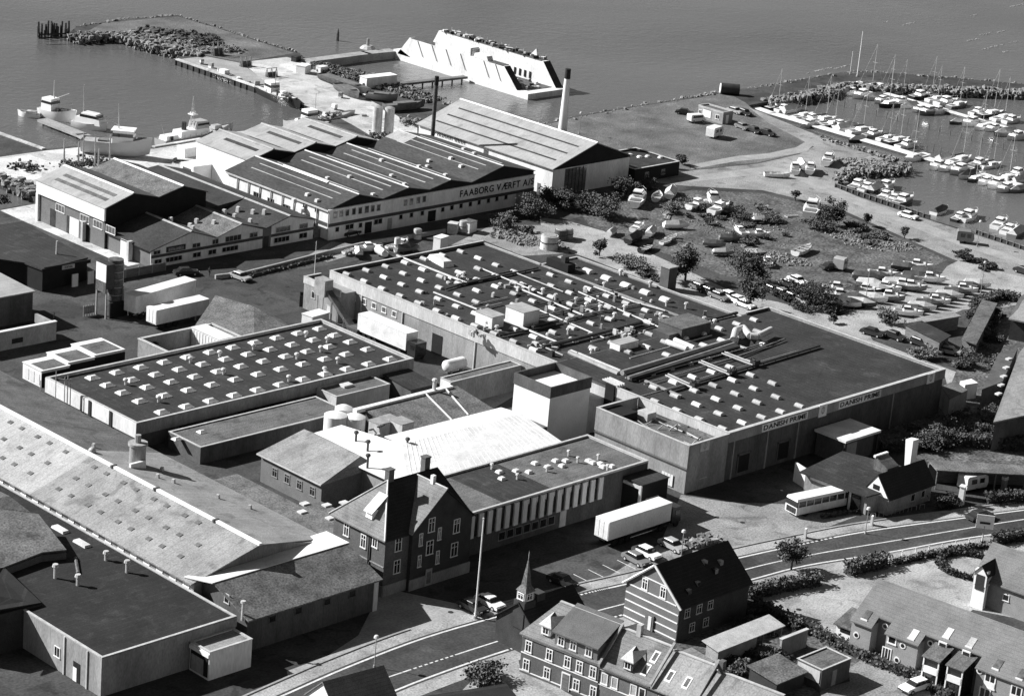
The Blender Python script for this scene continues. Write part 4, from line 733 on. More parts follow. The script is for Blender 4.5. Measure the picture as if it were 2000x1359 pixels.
MB().tube((-84.75, -64.15, 7.8), (-80, -58.9, 13.08), .13, .13, 6).build('hip_cap', 'white_paint', t); MB().tube((-84.75, -53.55, 7.8), (-80, -58.9, 13.08), .1, .1, 6).build('hip_cap', 'render_pale', t); MB().tube((-75.1, -64.65, 12.8), (-75.1, -59, 12.8), .12, .12, 6).build('ridge_cap', 'render_pale', t)
for x, y, z0, h in ((-79.6, -58.7, 12.4, 1.9), (-73, -58.2, 12.2, 2.2)): MB().box(x-.45, x+.45, y-.4, y+.4, z0, z0+h).box(x-.53, x+.53, y-.48, y+.48, z0+h, z0+h+.18).build('chimney', 'brick', t)
MB().box(-75.35, -74.85, -62.2, -61.7, 12.5, 13.7).build('chimney', 'white_paint', t)
MB().obox(-82.9, -59.8, 9.1, 1.6, 1.2, 1.0, 0, .8, .9).build('dormer', 'white_paint', t); MB().slab([(-83.9, -60.6, 10.0), (-81.4, -60.6, 11.9), (-81.4, -59.0, 11.9), (-83.9, -59.0, 10.0)], .1).build('dormer_roof', 'white_paint', t)
z4 = lambda a, b: (640+a/5.226, 900+b/5.226)
for q, w_, h in ((z4(1060, 650), 1.1, 1.9), (z4(1315, 660), 1.1, 1.9), (z4(950, 800), .6, 1.7), (z4(1140, 740), .6, 1.7), (z4(1040, 880), 1.2, 1.9), (z4(1290, 900), 1.2, 1.9), (z4(935, 1020), .6, 1.6), (z4(1120, 980), .6, 1.8)):
    s = on_y(*q, -64.3); window(t, s.x, -64.3, s.z-h/2, w_, h, 0, 2, 'white_paint', 'glass', .09, 1)
for q in (z4(720, 850), z4(705, 1075)): s = on_y(*q, -63.7); window(t, s.x, -63.7, s.z-.9, 1.1, 1.8, 0, 2, 'white_paint', 'glass', .09, 1)
s = on_y(*z4(1025, 1110), -64.3); o = door(t, s.x, -64.45, .05, 1.1, 2.3, mt='timber_pale'); inst('door_panel', MB().box(-.35, .35, -.08, -.05, .3, 1.9).mesh('door_panel', 'timber'), o, (0, 0, 0))
for q, h in (((677, 1033), 1.8), ((710, 1056), 1.8), ((733, 1056), 1.7)): s = on_x(*q, -84.2); window(t, -84.2, s.y, s.z-h/2, 1.0, h, HX, 2, 'white_paint', 'glass', .12, 1)
MB().tube((-84.35, -60.9, .2), (-84.35, -60.9, 7.6), .1, .1, 6).build('downpipe', 'steel_dark', t); MB().box(-84.3, -84.2, -63.7, -54, 3.9, 4.05).build('string_course', 'render_grey', t)
# low yard roof and wall left of it
t = thing('yard_wing', 'low wing with patched dark roof and white hatches beside the tall brick building', 'building', (-86, -52, 0))
MB().box(-87.4, -75, -53.4, -41, 0, 2.6).build('wall', 'brick_dark', t); MB().box(-87.5, -74.9, -53.5, -40.9, 2.6, 2.78).build('roof', 'roof_moss', t)
for q in ((595, 984), (638, 987), (672, 982), (645, 1012), (590, 1000)): s = P(*q, 2.8); MB().obox(s.x, s.y, 2.76, 1.1, .9, .22).build('roof_hatch', 'skylight', t)
MB().box(-86.9, -75.4, -40.9, -24, 0, 1.0).build('low_wall', 'render_grey', t); MB().box(-86.8, -75.5, -40.8, -24.1, 1.0, 1.06).build('low_roof', 'roof_moss', t)
# striped office block
t = thing('striped_office', 'flat-roofed office block whose front alternates white and black upright stripes', 'building', (-69.7, -61, 0))
parapet_roof(t, -69.6, -32.5, -60.7, -49, 6.05, 'render_dark', 'felt_grey', rim='render_pale', rim_h=.25, th=.25)
MB().box(-60, -51, -60.4, -49.3, 5.84, 5.85).build('roof_patch', 'felt', t); MB().box(-69.3, -66.6, -60.4, -49.3, 5.84, 5.855).build('roof_patch', 'felt_grey', t)
MB().box(-69.5, -42, -60.78, -60.7, 2.7, 5.75).build('glazing', 'glass', t)
for i in range(16): MB().box(-66.9+1.62*i, -66.9+1.62*i+.82, -61.05, -60.8, 2.6, 5.8).build('stripe', 'white_wall', t)
for i in range(7): window(t, -60.5+1.55*i, -60.7, .9, 1.3, 1.2, 0, 1, 'render_grey', 'glass', .08)
MB().box(-49.6, -48.4, -60.8, -60.7, .1, 2.4).build('door', 'render_pale', t)
for i, q in enumerate(((960, 915), (980, 935), (1008, 920), (1010, 935), (1033, 922), (1070, 912), (1068, 920), (1098, 910), (1105, 900), (1128, 902), (1150, 900), (1158, 904), (1168, 897), (1172, 906), (1178, 912), (1186, 917), (1195, 911), (975, 922), (1110, 889), (1085, 900), (1045, 905))):
    s = P(*q, 5.9)
    if -69 < s.x < -33 and -60.2 < s.y < -49.5: (MB().obox(s.x, s.y, 5.84, .9, .9, .35, 0, .7, .7) if i % 3 else MB().tube((s.x, s.y, 5.84), (s.x, s.y, 6.5), .18, .18, 6).tube((s.x, s.y, 6.5), (s.x, s.y, 6.7), .3, .2, 6)).build('roof_dome' if i % 3 else 'roof_vent', 'skylight', t)
t = thing('dark_entrance_tower', 'dark boxy entrance tower with pale side frame at the end of the striped office', 'building', (-37.6, -64.5, 0))
MB().box(-37.5, -32.2, -64.4, -60.8, 0, 4.7).build('wall', 'cladding_black', t); MB().box(-37.6, -32.1, -64.5, -60.75, 4.7, 4.85).build('roof', 'felt', t); MB().box(-37.75, -37.5, -64.4, -64, .3, 4.6).build('frame_post', 'galvanised', t); MB().box(-37.75, -37.5, -64, -61, 4.1, 4.5).build('frame_beam', 'galvanised', t); MB().box(-36.6, -34, -64.46, -64.4, 1, 2.6).build('shutter', 'steel', t)
# white metal roof shed behind it
t = thing('white_roof_shed', 'low shed with dazzling white sheet-metal roof between tanks and striped office', 'building', (-66, -48.7, 0))
for pts in ([(-66.5, -48.7, 5.2), (-36, -48.7, 5.0), (-35.4, -38.5, 6.5), (-58.3, -38.3, 6.5)], [(-58.3, -38.3, 6.5), (-35.4, -38.5, 6.5), (-35.2, -34.2, 6.0), (-57.5, -33.8, 6.0)], [(-66.5, -48.7, 5.2), (-58.3, -38.3, 6.5), (-59.5, -27, 5.9), (-66.3, -25.6, 4.9)]): MB().slab(pts, .12).build('roof_sheet', 'white_metal', t)
for k in range(1, 30): 
    f = k/30; a = Vector((-66.5, -48.7, 5.22)).lerp(Vector((-36, -48.7, 5.02)), f); b = Vector((-58.3, -38.3, 6.52)).lerp(Vector((-35.4, -38.5, 6.52)), f); MB().tube(a, b, .035, .035, 4).build('standing_seam', 'white_metal', t)
MB().prism([(-66, -48.4), (-36.4, -48.4), (-35.8, -34.5), (-59, -34), (-60, -27.5), (-65.5, -26)], 0, 4.85).build('wall', 'render_grey', t)
for q in ((853, 868), (925, 850), (787, 886), (788, 905), (815, 880)): s = P(*q, 5.6); MB().obox(s.x, s.y, 5.1, .55, .6, .75).build('roof_vent', 'steel', t)
for q in ((695, 860), (718, 878), (718, 905), (795, 873)): s = P(*q, 5.8); MB().tube((s.x, s.y, 4.6), (s.x, s.y, 6.8), .16, .16, 8).ball((s.x, s.y, 7), .38, .38, .3, 8, 4).build('roof_cowl', 'rust', t, True)
# grey pitched house in the yard
t = thing('canteen_house', 'low house with broad plain grey roof and a row of windows under its eave', 'house', (-73, -38.9, 0))
MB().box(-72.9, -63.6, -38.7, -26, 0, 4.1).build('wall', 'brick_mid', t); 
MB().slab([(-73.4, -39.1, 4.15), (-65.2, -37.6, 6.0), (-65.2, -25.7, 6.0), (-73.4, -25.6, 4.15)], .16).build('roof_slope', 'eternit_grey', t); MB().slab([(-73.4, -39.1, 4.15), (-65.2, -37.6, 6.0), (-63.3, -39, 4.6)], .16).build('roof_slope', 'eternit_grey', t); MB().slab([(-65.2, -37.6, 6.0), (-63.2, -39, 4.5), (-63.2, -25.7, 5.0), (-65.2, -25.7, 6.0)], .16).build('roof_slope', 'eternit_grey', t)
MB().box(-73.5, -73.38, -39.1, -25.6, 3.95, 4.12).build('gutter', 'render_pale', t)
for y in (-36.9, -34.2, -31.6, -29): window(t, -72.9, y, 1.7, 1.1, 1.3, HX, 2, 'render_grey', 'glass', .1, 1)
# mossy slope with tanks
t = thing('boiler_house', 'boiler house with worn mossy pent roof and white upper edge among the tanks', 'building', (-52, -31, 0))
MB().xprism([(-31, 0), (-23.2, 0), (-23.2, 5.3), (-31, 4.2)], -51.5, -33.6).build('wall', 'render_dark', t); MB().slab([(-51.8, -31.3, 4.35), (-33.4, -31.3, 4.35), (-33.4, -23, 5.5), (-51.8, -23, 5.5)], .16).build('roof_slope', 'roof_moss', t); MB().box(-53.5, -34.5, -23.4, -22.6, 5.2, 5.75).build('parapet', 'white_paint', t)
for a, b in (((-42, -31.2, 4.45), (-40, -23.4, 5.6)), ((-38.5, -31, 4.45), (-36, -23.4, 5.6))): MB().tube(a, b, .16, .16, 6).build('roof_pipe', 'galvanised', t)
MB().tube((-38, -23, 5), (-38, -23, 7), .28, .28, 8).ball((-38, -23, 7.2), .45, .45, .35, 8, 4).build('roof_cowl', 'skylight', t, True)
t = thing('storage_tanks', 'cluster of squat white storage tanks with dark feet behind the canteen house', 'tank', (-57, -24, 0))
for x, y, r, h in ((-56.3, -22.2, 1.7, 5.2), (-54, -23.8, 1.5, 5.0), (-53.6, -20.8, 1.3, 5.3)): MB().tube((x, y, 0), (x, y, h), r, r, 14).tube((x, y, h), (x, y, h+.35), r, r*.5, 14).build('tank', 'white_wall', t, True)
for k in range(12): a = Vector((R.uniform(-56, -50), R.uniform(-30, -21), R.uniform(3, 5.5))); MB().tube(a, a+Vector((R.uniform(-2, 2), R.uniform(-2, 2), R.uniform(-1, 1))), .13, .13, 6).build('pipe', R.choice(('galvanised', 'steel_dark', 'rust')), t)
t = thing('tank_crates', 'stack of rusty pale plant boxes beside the white tanks', 'plant', (-52, -29, 0))
for a in ((-54.5, -52.5, -29.5, -27.2, 0, 5.6), (-52.3, -50.1, -31.8, -29.2, 0, 5.9), (-52.2, -50.2, -28.8, -26.8, 0, 5.5)): MB().box(*a).build('plant_box', 'render_pale', t); MB().box(a[0]-.06, a[1]+.06, a[2]-.06, a[3]+.06, a[5], a[5]+.15).build('lid', 'steel', t)
# ================= west yard
t = thing('dark_roof_garage', 'garage with one big dark felt roof plane and open shadowed front beside the yard', 'building', (-51, 58, 0))
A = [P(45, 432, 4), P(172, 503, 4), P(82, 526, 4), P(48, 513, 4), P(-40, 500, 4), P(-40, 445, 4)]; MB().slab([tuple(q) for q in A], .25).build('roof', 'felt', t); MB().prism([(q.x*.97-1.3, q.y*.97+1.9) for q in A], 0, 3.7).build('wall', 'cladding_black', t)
MB().box(-50.5, -41.2, 58, 58.15, 3.5, 4.1).build('fascia', 'cladding_black', t); MB().box(-47, -44.5, 57.9, 58.0, 3.2, 3.9).build('name_board', 'render_pale', t); glyphs(t, -46.6, 57.88, 3.35, 1.8, .4, 5, 'letter')
for x in (-45.2, -42): MB().box(x, x+1.2, 57.5, 57.7, 0, 2.2).build('gate_leaf', 'white_wall', t)
MB().tube((-44.2, 63.5, 4), (-44.2, 63.5, 6.3), .22, .16, 8).build('stove_pipe', 'galvanised', t)
t = thing('grey_store', 'square windowless grey store with pale flat roof beyond the workshop yard', 'building', (-68, 46.5, 0))
MB().box(-75, -60.6, 46.5, 56, 0, 4.9).build('wall', 'render_dark', t); MB().slab([(-75, 46.2, 5.0), (-60.3, 46.2, 5.0), (-60.3, 56.3, 5.3), (-75, 56.3, 5.3)], .18).build('roof', 'eternit', t)
t = thing('ruined_wall', 'stained freestanding wall with pale coping in the west yard', 'wall', (-75, 37, 0))
MB().box(-78, -62.8, 36.8, 37.3, 0, 3).build('wall', 'render_grey', t); MB().box(-78, -62.7, 36.7, 37.4, 3, 3.12).build('coping', 'white_wall', t); MB().box(-63.3, -62.8, 37.3, 42, 0, 2.9).build('wall', 'render_grey', t); MB().box(-71, -69, 36.74, 36.8, .8, 1.6).build('opening', 'cladding_black', t)
t = thing('white_site_huts', 'row of joined white site huts with gravelled flat roofs by the yard corner', 'hut', (-77, 20, 0))
for a, z in (((-77, -72, 20.2, 25), 2.5), ((-71.9, -67, 20.8, 26.2), 2.7), ((-66.9, -61.4, 21, 27), 2.9)):
    MB().box(*a, 0, z).build('wall', 'white_paint', t); MB().box(a[0]-.1, a[1]+.1, a[2]-.1, a[3]+.1, z, z+.12).build('roof', 'white_wall', t); MB().box(a[0]+.5, a[1]-.4, a[2]+.3, a[3]-1.3, z+.12, z+.15).build('gravel_bed', 'felt_grey', t)
    MB().box(a[0]-.02, a[1]+.05, a[2]-.16, a[2]-.1, 0, z-.3).build('front_panel', 'cladding_black', t)
for k in range(3): MB().box(-77.06, -77, 20.6+1.4*k, 21.7+1.4*k, .3, 2).build('shutter', 'white_wall', t)
t = thing('white_fence_panels', 'white panel fence at the edge of the west yard', 'fence', (-81, 26, 0))
for k in range(4): MB().box(-80.6, -80.5, 27+1.9*k, 28.7+1.9*k, 0, 2).build('panel', 'white_wall', t); MB().box(-80.65, -80.45, 28.72+1.9*k, 28.87+1.9*k, 0, 2.1).build('post', 'render_grey', t)
t = thing('pantile_shed', 'low shed with patched grey pitched roof next to the lorry trailers', 'building', (-42, 15, 0))
MB().slab([(-44.2, 25.7, 2.5), (-35.6, 31.6, 4.4), (-33.8, 24, 4.4), (-41, 14.9, 2.5)], .15).build('roof_slope', 'roof_moss', t); MB().slab([(-35.6, 31.6, 4.4), (-33.8, 24, 4.4), (-30.5, 21, 2.5), (-30.5, 30, 2.5)], .15).build('roof_slope', 'roof_moss', t); MB().slab([(-41, 14.9, 2.5), (-33.8, 24, 4.4), (-30.5, 21, 2.5), (-32, 15, 2.3)], .15).build('roof_slope', 'roof_moss', t)
MB().prism([(-43.6, 25.5), (-36, 30.6), (-31, 29.5), (-31, 16), (-40.6, 15.6)], 0, 2.3).build('wall', 'brick', t); s = P(482, 612, 3.6); MB().obox(s.x, s.y, 3.2, 1.5, 1.4, .5).build('roof_patch', 'skylight_aged', t)
t = thing('walled_pen', 'roofless walled pen crammed with pallets behind the skylight hall', 'wall', (-56, 16, 0))
for a in ((-56.6, -56.2, 16, 24), (-56.2, -42.5, 23.7, 24.1), (-42.5, -42.1, 16, 24.1), (-56.2, -46.3, 15.8, 16.1)): MB().box(*a, 0, 2.9).build('wall', 'render_grey', t); MB().box(a[0]-.08, a[1]+.08, a[2]-.08, a[3]+.08, 2.9, 3.0).build('coping', 'galvanised', t)
t = thing('white_container', 'white freight container standing inside the walled pen', 'container', (-45.2, 20, 0))
MB().box(-46.6, -43.9, 16.5, 23.5, .1, 3.2).build('body', 'white_metal', t); MB().box(-46.7, -43.8, 16.4, 23.6, 3.2, 3.28).build('roof', 'white_metal', t)
for k in range(9): MB().box(-46.66, -46.6, 16.9+.75*k, 17.1+.75*k, .3, 3).build('rib', 'white_wall', t)
for k in range(12):
    x, y = R.uniform(-55.5, -47.5), R.uniform(16.8, 22.8); pt = thing('pallet', 'weathered wooden pallet heaped inside the walled pen', 'pallet', (x, y, .02), R.uniform(0, 3), 'pallets in the walled pen', True)
    zz = R.choice((0, 0, .3, .6)); 
    for j in range(5): MB().box(-.6+.26*j, -.6+.26*j+.16, -.4, .4, zz+.1, zz+.13).build('slat', R.choice(('timber_pale', 'render_pale')), pt)
    for j in (-.4, -.04, .32): MB().box(-.6, .6, j, j+.09, 0, zz+.1).build('bearer', 'timber', pt)
t = thing('silo_tower', 'raised steel silo tower with white front panel and fenced legs in the yard', 'silo', (-49, 43, 0))
for x, y in ((-50.1, 43.9), (-50.1, 41.3), (-46.8, 41.3), (-46.8, 43.9)): MB().box(x-.12, x+.12, y-.12, y+.12, 0, 5).build('leg', 'steel', t)
MB().box(-50.2, -48.6, 41.3, 44, 4.9, 9).build('hopper_box', 'steel_dark', t); MB().box(-50.3, -50.2, 41.3, 44, 6.1, 9).build('front_panel', 'white_paint', t); MB().box(-50.3, -50.2, 41.3, 44, 4.3, 6).build('poster', 'glass_grey', t)
MB().tube((-47.5, 42.5, 2.6), (-47.5, 42.5, 9.4), 1.25, 1.25, 12).tube((-47.5, 42.5, 2.6), (-47.5, 42.5, 1.4), 1.25, .4, 12).build('silo', 'rust', t, True)
for k in range(5): MB().tube((-47.5, 42.5, 3.5+1.3*k), (-47.5, 42.5, 3.6+1.3*k), 1.32, 1.32, 12).build('band', 'steel', t)
MB().tube((-46.2, 42.2, .2), (-46.2, 42.2, 8.5), .1, .1, 6).build('ladder_pole', 'galvanised', t); MB().box(-49.5, -46, 41, 41.3, 0, 2.6).build('base_box', 'cladding_black', t)
for k in range(5): MB().box(-52.6+.5*k, -52.55+.5*k, 43.9, 44, 0, 1.9).build('fence_post', 'steel', t)
MB().box(-52.6, -50.4, 43.95, 43.97, .4, 1.7).build('fence_mesh', 'steel', t)
t = thing('yard_gate_wall', 'low dark panel fence with pale posts closing the workshop forecourt', 'fence', (-40, 57, 0))
for k in range(5): MB().box(-40+2.8*k, -37.4+2.8*k, 57.2, 57.3, 0, 1.5).build('panel', 'timber', t); MB().box(-37.4+2.8*k, -37.2+2.8*k, 57.15, 57.35, 0, 1.7).build('post', 'render_grey', t)
# ================= houses along the street
def cross_window(t, x, y, z, w_, h, rz=0.0, hood=True):
    o = window(t, x, y, z, w_, h, rz, 2, 'white_paint', 'glass', .13, 1)
    return o
# banded brick gable house
t = thing('banded_brick_house', 'tall gabled brick house with white bands across its gable and a roof slope blackened for shade', 'house', (-63.2, -94, 0))
MB().xprism([(-94, 0), (-85.2, 0), (-85.2, 4.85), (-89.6, 8.5), (-94, 4.85)], -63.1, -49.9).build('wall', 'brick_mid', t)
MB().box(-62.9, -49.95, -94.07, -94.0, 0, 4.6).build('street_wall', 'brick_dark', t)  # darker brick skin puts shade into the colour of this wall face
MB().slab([(-63.4, -94.4, 4.6), (-49.6, -94.4, 4.6), (-49.6, -89.6, 8.75), (-63.4, -89.6, 8.75)], .18).build('roof_slope', 'roof_black_and_shaded', t); MB().slab([(-63.4, -84.8, 4.6), (-49.6, -84.8, 4.6), (-49.6, -89.6, 8.75), (-63.4, -89.6, 8.75)], .18).build('roof_slope', 'roof_tile', t)  # front slope's shade is put into its black colour; back slope stays tile
for z in (.25, 1.35, 2.45, 3.5): MB().box(-63.16, -63.1, -93.95, -85.25, z, z+.16).build('white_band', 'white_paint', t)
MB().box(-63.16, -63.1, -93.5, -85.7, 4.65, 4.8).build('white_band', 'white_paint', t); MB().box(-63.16, -63.1, -91.6, -87.6, 6.5, 6.64).build('white_band', 'white_paint', t)
for s in (1, -1): MB().tube((-63.3, -89.6, 8.7), (-63.3, -89.6+s*4.85, 4.55), .17, .17, 6).build('verge_board', 'white_paint', t)
for y in (-91.2, -88.2): cross_window(t, -63.1, y, 4.9, .95, 1.5, HX)
MB().box(-63.3, -63.1, -90.3, -88.9, 0, 2.1).build('door_case', 'timber', t); MB().box(-63.36, -63.3, -90, -89.5, .1, 1.9).build('door', 'white_wall', t)
for x, z in ((-61.6, 3.0), (-59.4, 3.0), (-57.3, 3.0), (-60.4, .8), (-57.8, .8)): window(t, x, -94.07, z, 1.0, 1.2, 0, 2, 'render_pale', 'glass', .1, 1)
for x, y in ((-60.6, -93), (-58.5, -92.6), (-54.6, -92), (-53, -91.4), (-55.5, -90.9)): MB().obox(x, y, 4.75+(y+94.4)*.865-.42, .6, .7, .6).build('roof_window', 'glass', t)
# small corner house with turret
t = thing('turret_house', 'corner house, roof blackened for shade, topped by a slim wooden turret with pointed spire', 'house', (-81, -87.5, 0))
MB().xprism([(-87.6, 0), (-80.6, 0), (-80.6, 3.3), (-84.2, 6.2), (-87.6, 3.3)], -81, -72.2).build('wall', 'brick_dark', t)
for y in (-88, -80.2): MB().slab([(-81.3, y, 3.1), (-71.9, y, 3.1), (-71.9, -84.2, 6.4), (-81.3, -84.2, 6.4)], .16).build('roof_slope', 'roof_black_and_shaded', t)  # both slopes coloured black to carry the shade on this roof
MB().box(-81.1, -79.2, -85.1, -83.3, 3, 6.5).build('turret_base', 'brick_dark', t); MB().box(-80.9, -79.4, -84.9, -83.5, 6.5, 7.7).build('turret', 'timber_pale', t)
for x, y, rz in ((-80.15, -84.9, 0), (-80.9, -84.2, HX)): window(t, x, y, 6.7, 1.0, .85, rz, 2, 'white_paint', 'glass', .1, 1)
MB().obox(-80.15, -84.2, 7.7, 1.7, 1.7, .7, 0, .5, .5).obox(-80.15, -84.2, 8.4, .85, .85, 3.5, 0, .05, .05).build('spire', 'roof_moss', t); MB().tube((-80.15, -84.2, 11.7), (-80.15, -84.2, 12.7), .05, .03, 5).build('finial', 'galvanised', t)
MB().box(-78.8, -77.4, -84.9, -83.5, 6, 7).build('chimney', 'brick_dark', t); MB().slab([(-77, -86, 4.5), (-74.4, -86, 4.7), (-74.4, -84.6, 5.9), (-77, -84.6, 5.9)], .3).build('roof_window', 'white_wall', t)
# row house, turned a little against the factory grid
t = thing('brick_terrace', 'brick terrace with white-framed windows, dormers and stepped pantiled roofs by the street', 'house', (-84.6, -88.5, 0), math.atan2(-.988, .152), local=True)
MB().box(0, 11, 0, 7.8, 0, 5).build('wall', 'brick', t); MB().box(11, 33, .1, 7.7, 0, 4.7).build('wall', 'brick_mid', t)
def gab(x0, x1, ze, zr, mt, y0=-.3, y1=8.1, ym=3.9, hip=0):
    MB().slab([(x0, y0, ze), (x1, y0, ze), (x1, ym, zr), (x0+hip, ym, zr)], .16).build('roof_slope', mt, t); MB().slab([(x0, y1, ze), (x1, y1, ze), (x1, ym, zr), (x0+hip, ym, zr)], .16).build('roof_slope', mt, t)
    if hip: MB().slab([(x0, y0, ze), (x0, y1, ze), (x0+hip, ym, zr)], .16).build('roof_slope', mt, t)
    else: MB().xprism([(y0+.4, ze-.3), (y1-.4, ze-.3), (ym, zr-.2)], x0+.1, x1-.1).build('gable_wall', 'brick', t)
    MB().box(x0+hip, x1, ym-.18, ym+.18, zr-.04, zr+.1).build('ridge_cap', 'render_pale', t)
gab(-.3, 11, 5, 8.6, 'roof_tile', hip=2.6); gab(11.04, 18, 4.75, 8.3, 'roof_tile'); gab(18.2, 24, 4.6, 8.0, 'eternit_grey'); gab(24.2, 33, 4.4, 7.6, 'eternit_grey')
for x in (11, 18.1, 24.1): MB().slab([(x, -.45, 5.15), (x+.3, -.45, 5.15), (x+.3, 3.9, 8.9), (x, 3.9, 8.9)], .35).build('party_wall_cap', 'render_grey', t)
MB().box(4.6, 10.6, -.06, 4, 5, 6.9).build('wall_dormer', 'brick_mid', t); MB().slab([(4.3, -.5, 6.9), (10.9, -.5, 6.9), (10.9, 4.4, 8.95), (4.3, 4.4, 8.95)], .16).build('dormer_roof', 'brick', t)
for x in (5.5, 7.2, 9.4): cross_window(t, x, -.06, 5.35, .95, 1.2)
for x0, z0, mt in ((2.4, 5.7, 'white_paint'), (14, 5.4, 'timber')):
    MB().box(x0, x0+1.3, .2, 2.6, z0, z0+1.3).build('dormer', mt, t); MB().slab([(x0-.25, -.1, z0+1.25), (x0+1.55, -.1, z0+1.25), (x0+1.55, 3.2, z0+1.9), (x0+.65, .9, z0+2.15), (x0-.25, 3.2, z0+1.9)], .12).build('dormer_roof', 'galvanised', t); window(t, x0+.65, .2, z0+.15, .9, .9, 0, 2, 'white_paint', 'glass', .1)
for x in (1, 4, 6.6, 8.3, 10.2): cross_window(t, x, 0, 2.9, .95, 1.45)
for x in (1, 4, 8.2, 10.6): cross_window(t, x-.1, 0, .5, .95, 1.45)
for z in (2.55, 4.55, .3): MB().box(0, 11, -.06, 0, z, z+.13).build('white_band', 'white_paint', t)
for x in (11.8, 13.2, 15.8, 17, 19.6, 21.5, 25.5, 28): window(t, x, .1, 2.6, .9, 1.4, 0, 1, 'white_paint', 'skylight_aged' if x in (11.8, 13.2, 15.8) else 'glass', .12)
for z in (2.35, 4.25): MB().box(11, 24, .03, .1, z, z+.12).build('white_band', 'white_paint', t)
MB().box(6, 7.2, -.1, 0, 0, 2.2).build('door_case', 'white_paint', t); MB().box(6.15, 7.05, -.14, -.1, 0, 2.05).build('door', 'timber', t)
for x, y in ((19.6, 1.4), (21.9, 1.4), (16.8, 2.4), (16.6, 1)): zz = (4.75+(y+.3)*.845 if x < 18 else 4.6+(y+.3)*.81)+.06; MB().slab([(x-.4, y-.6, zz-.49), (x+.4, y-.6, zz-.49), (x+.4, y+.6, zz+.49), (x-.4, y+.6, zz+.49)], .12).build('roof_window', 'white_paint', t); MB().slab([(x-.24, y-.42, zz-.33), (x+.24, y-.42, zz-.33), (x+.24, y+.42, zz+.36), (x-.24, y+.42, zz+.36)], .05).build('roof_window_pane', 'glass_grey', t)
MB().box(13.2, 13.8, 3.6, 4.2, 8, 9.5).build('chimney', 'render_pale', t); MB().box(24.4, 25, 3.6, 4.3, 7.4, 8.9).build('chimney', 'brick', t)
# small white gable at the lower edge
p = P(632, 1336, 5)
t = thing('white_gable_house', 'small house showing a bright white gable beside the road', 'house', (p.x, p.y, 0), -.1, local=True)
MB().xprism([(-3, 0), (3, 0), (3, 2.6), (0, 5.2), (-3, 2.6)], 0, 8).build('wall', 'white_paint', t)
for s in (1, -1): MB().slab([(-.2, s*3.3, 2.4), (8.2, s*3.3, 2.4), (8.2, 0, 5.4), (-.2, 0, 5.4)], .15).build('roof_slope', 'roof_tile', t)
p = P(970, 1350, 3.5)
t = thing('dark_corner_roof', 'low building with plain black roof at the edge of the street forecourt', 'building', (p.x, p.y, 0), -.3, local=True)
MB().box(-9, 1, -9, 0, 0, 3).build('wall', 'brick_dark', t); MB().slab([(-9.3, -9.3, 3.1), (1.3, -9.3, 3.1), (1.3, .3, 4.2), (-9.3, .3, 4.2)], .2).build('roof', 'roof_black_and_shaded', t)
# modern terrace on the right
O = P(1663, 1205, 4.6)
t = thing('modern_terrace', 'staggered modern brick terrace with big grey roof, roof windows and glazed white bays', 'house', (O.x, O.y, 0), math.atan2(-.993, .118), local=True)
MB().box(.2, 30, 1.6, 9.4, 0, 5).build('wall', 'brick_mid', t); MB().xprism([(1.7, 4.9), (9.3, 4.9), (5.6, 7.9)], .4, 29.9).build('gable_wall', 'brick', t)
MB().slab([(0, 1.2, 5.35), (30, 1.2, 5.35), (30, 5.6, 8.2), (0, 5.6, 8.2)], .16).build('roof_slope', 'roof_slate', t); MB().slab([(0, 9.9, 5.35), (30, 9.9, 5.35), (30, 5.6, 8.2), (0, 5.6, 8.2)], .16).build('roof_slope', 'roof_slate', t)
for x0, x1 in ((0, 3.1), (4.9, 9.6), (17.3, 30)):
    MB().box(x0+.15, x1-.15, 0, 1.62, 0, 4.5).build('projecting_wall', 'brick_pale', t); MB().slab([(x0, -.35, 4.35), (x1, -.35, 4.35), (x1, 1.25, 5.385), (x0, 1.25, 5.385)], .15).build('roof_slope', 'roof_slate', t)
def porthole(x, y, z, r=.42):
    b = MB().tube((x, y-.07, z), (x, y, z), r, r, 12).build('round_window', 'white_paint', t); MB().tube((x, y-.1, z), (x, y-.06, z), r*.6, r*.6, 12).build('pane', 'glass', b)
for x, z in ((1.0, 2.6), (7.4, 3.5), (6.9, 1.4), (17.8, 4.0)): porthole(x, 0, z)
porthole(3.9, 1.6, 4.3); porthole(10.2, 1.6, 4.3)
window(t, 5.4, 0, .1, 1.3, 2.4, 0, 3, 'white_paint', 'glass', .12); window(t, 5.9, 0, 3.2, 1.2, 1.1, 0, 1, 'white_paint', 'glass', .15)
for x, z, h in ((19.3, 2.3, 1.9), (22.8, 2.0, 1.9), (18.9, .1, 2.1), (22.6, .1, 1.6), (26, 2, 1.8)): window(t, x, 0, z, 1.5, h, 0, 2, 'white_paint', 'glass', .16)
MB().box(18.6, 20, -.1, -.04, 2.4, 3.1).build('window_panel', 'white_paint', t); MB().box(22.1, 23.5, -.1, -.04, 2.1, 2.7).build('window_panel', 'white_paint', t)
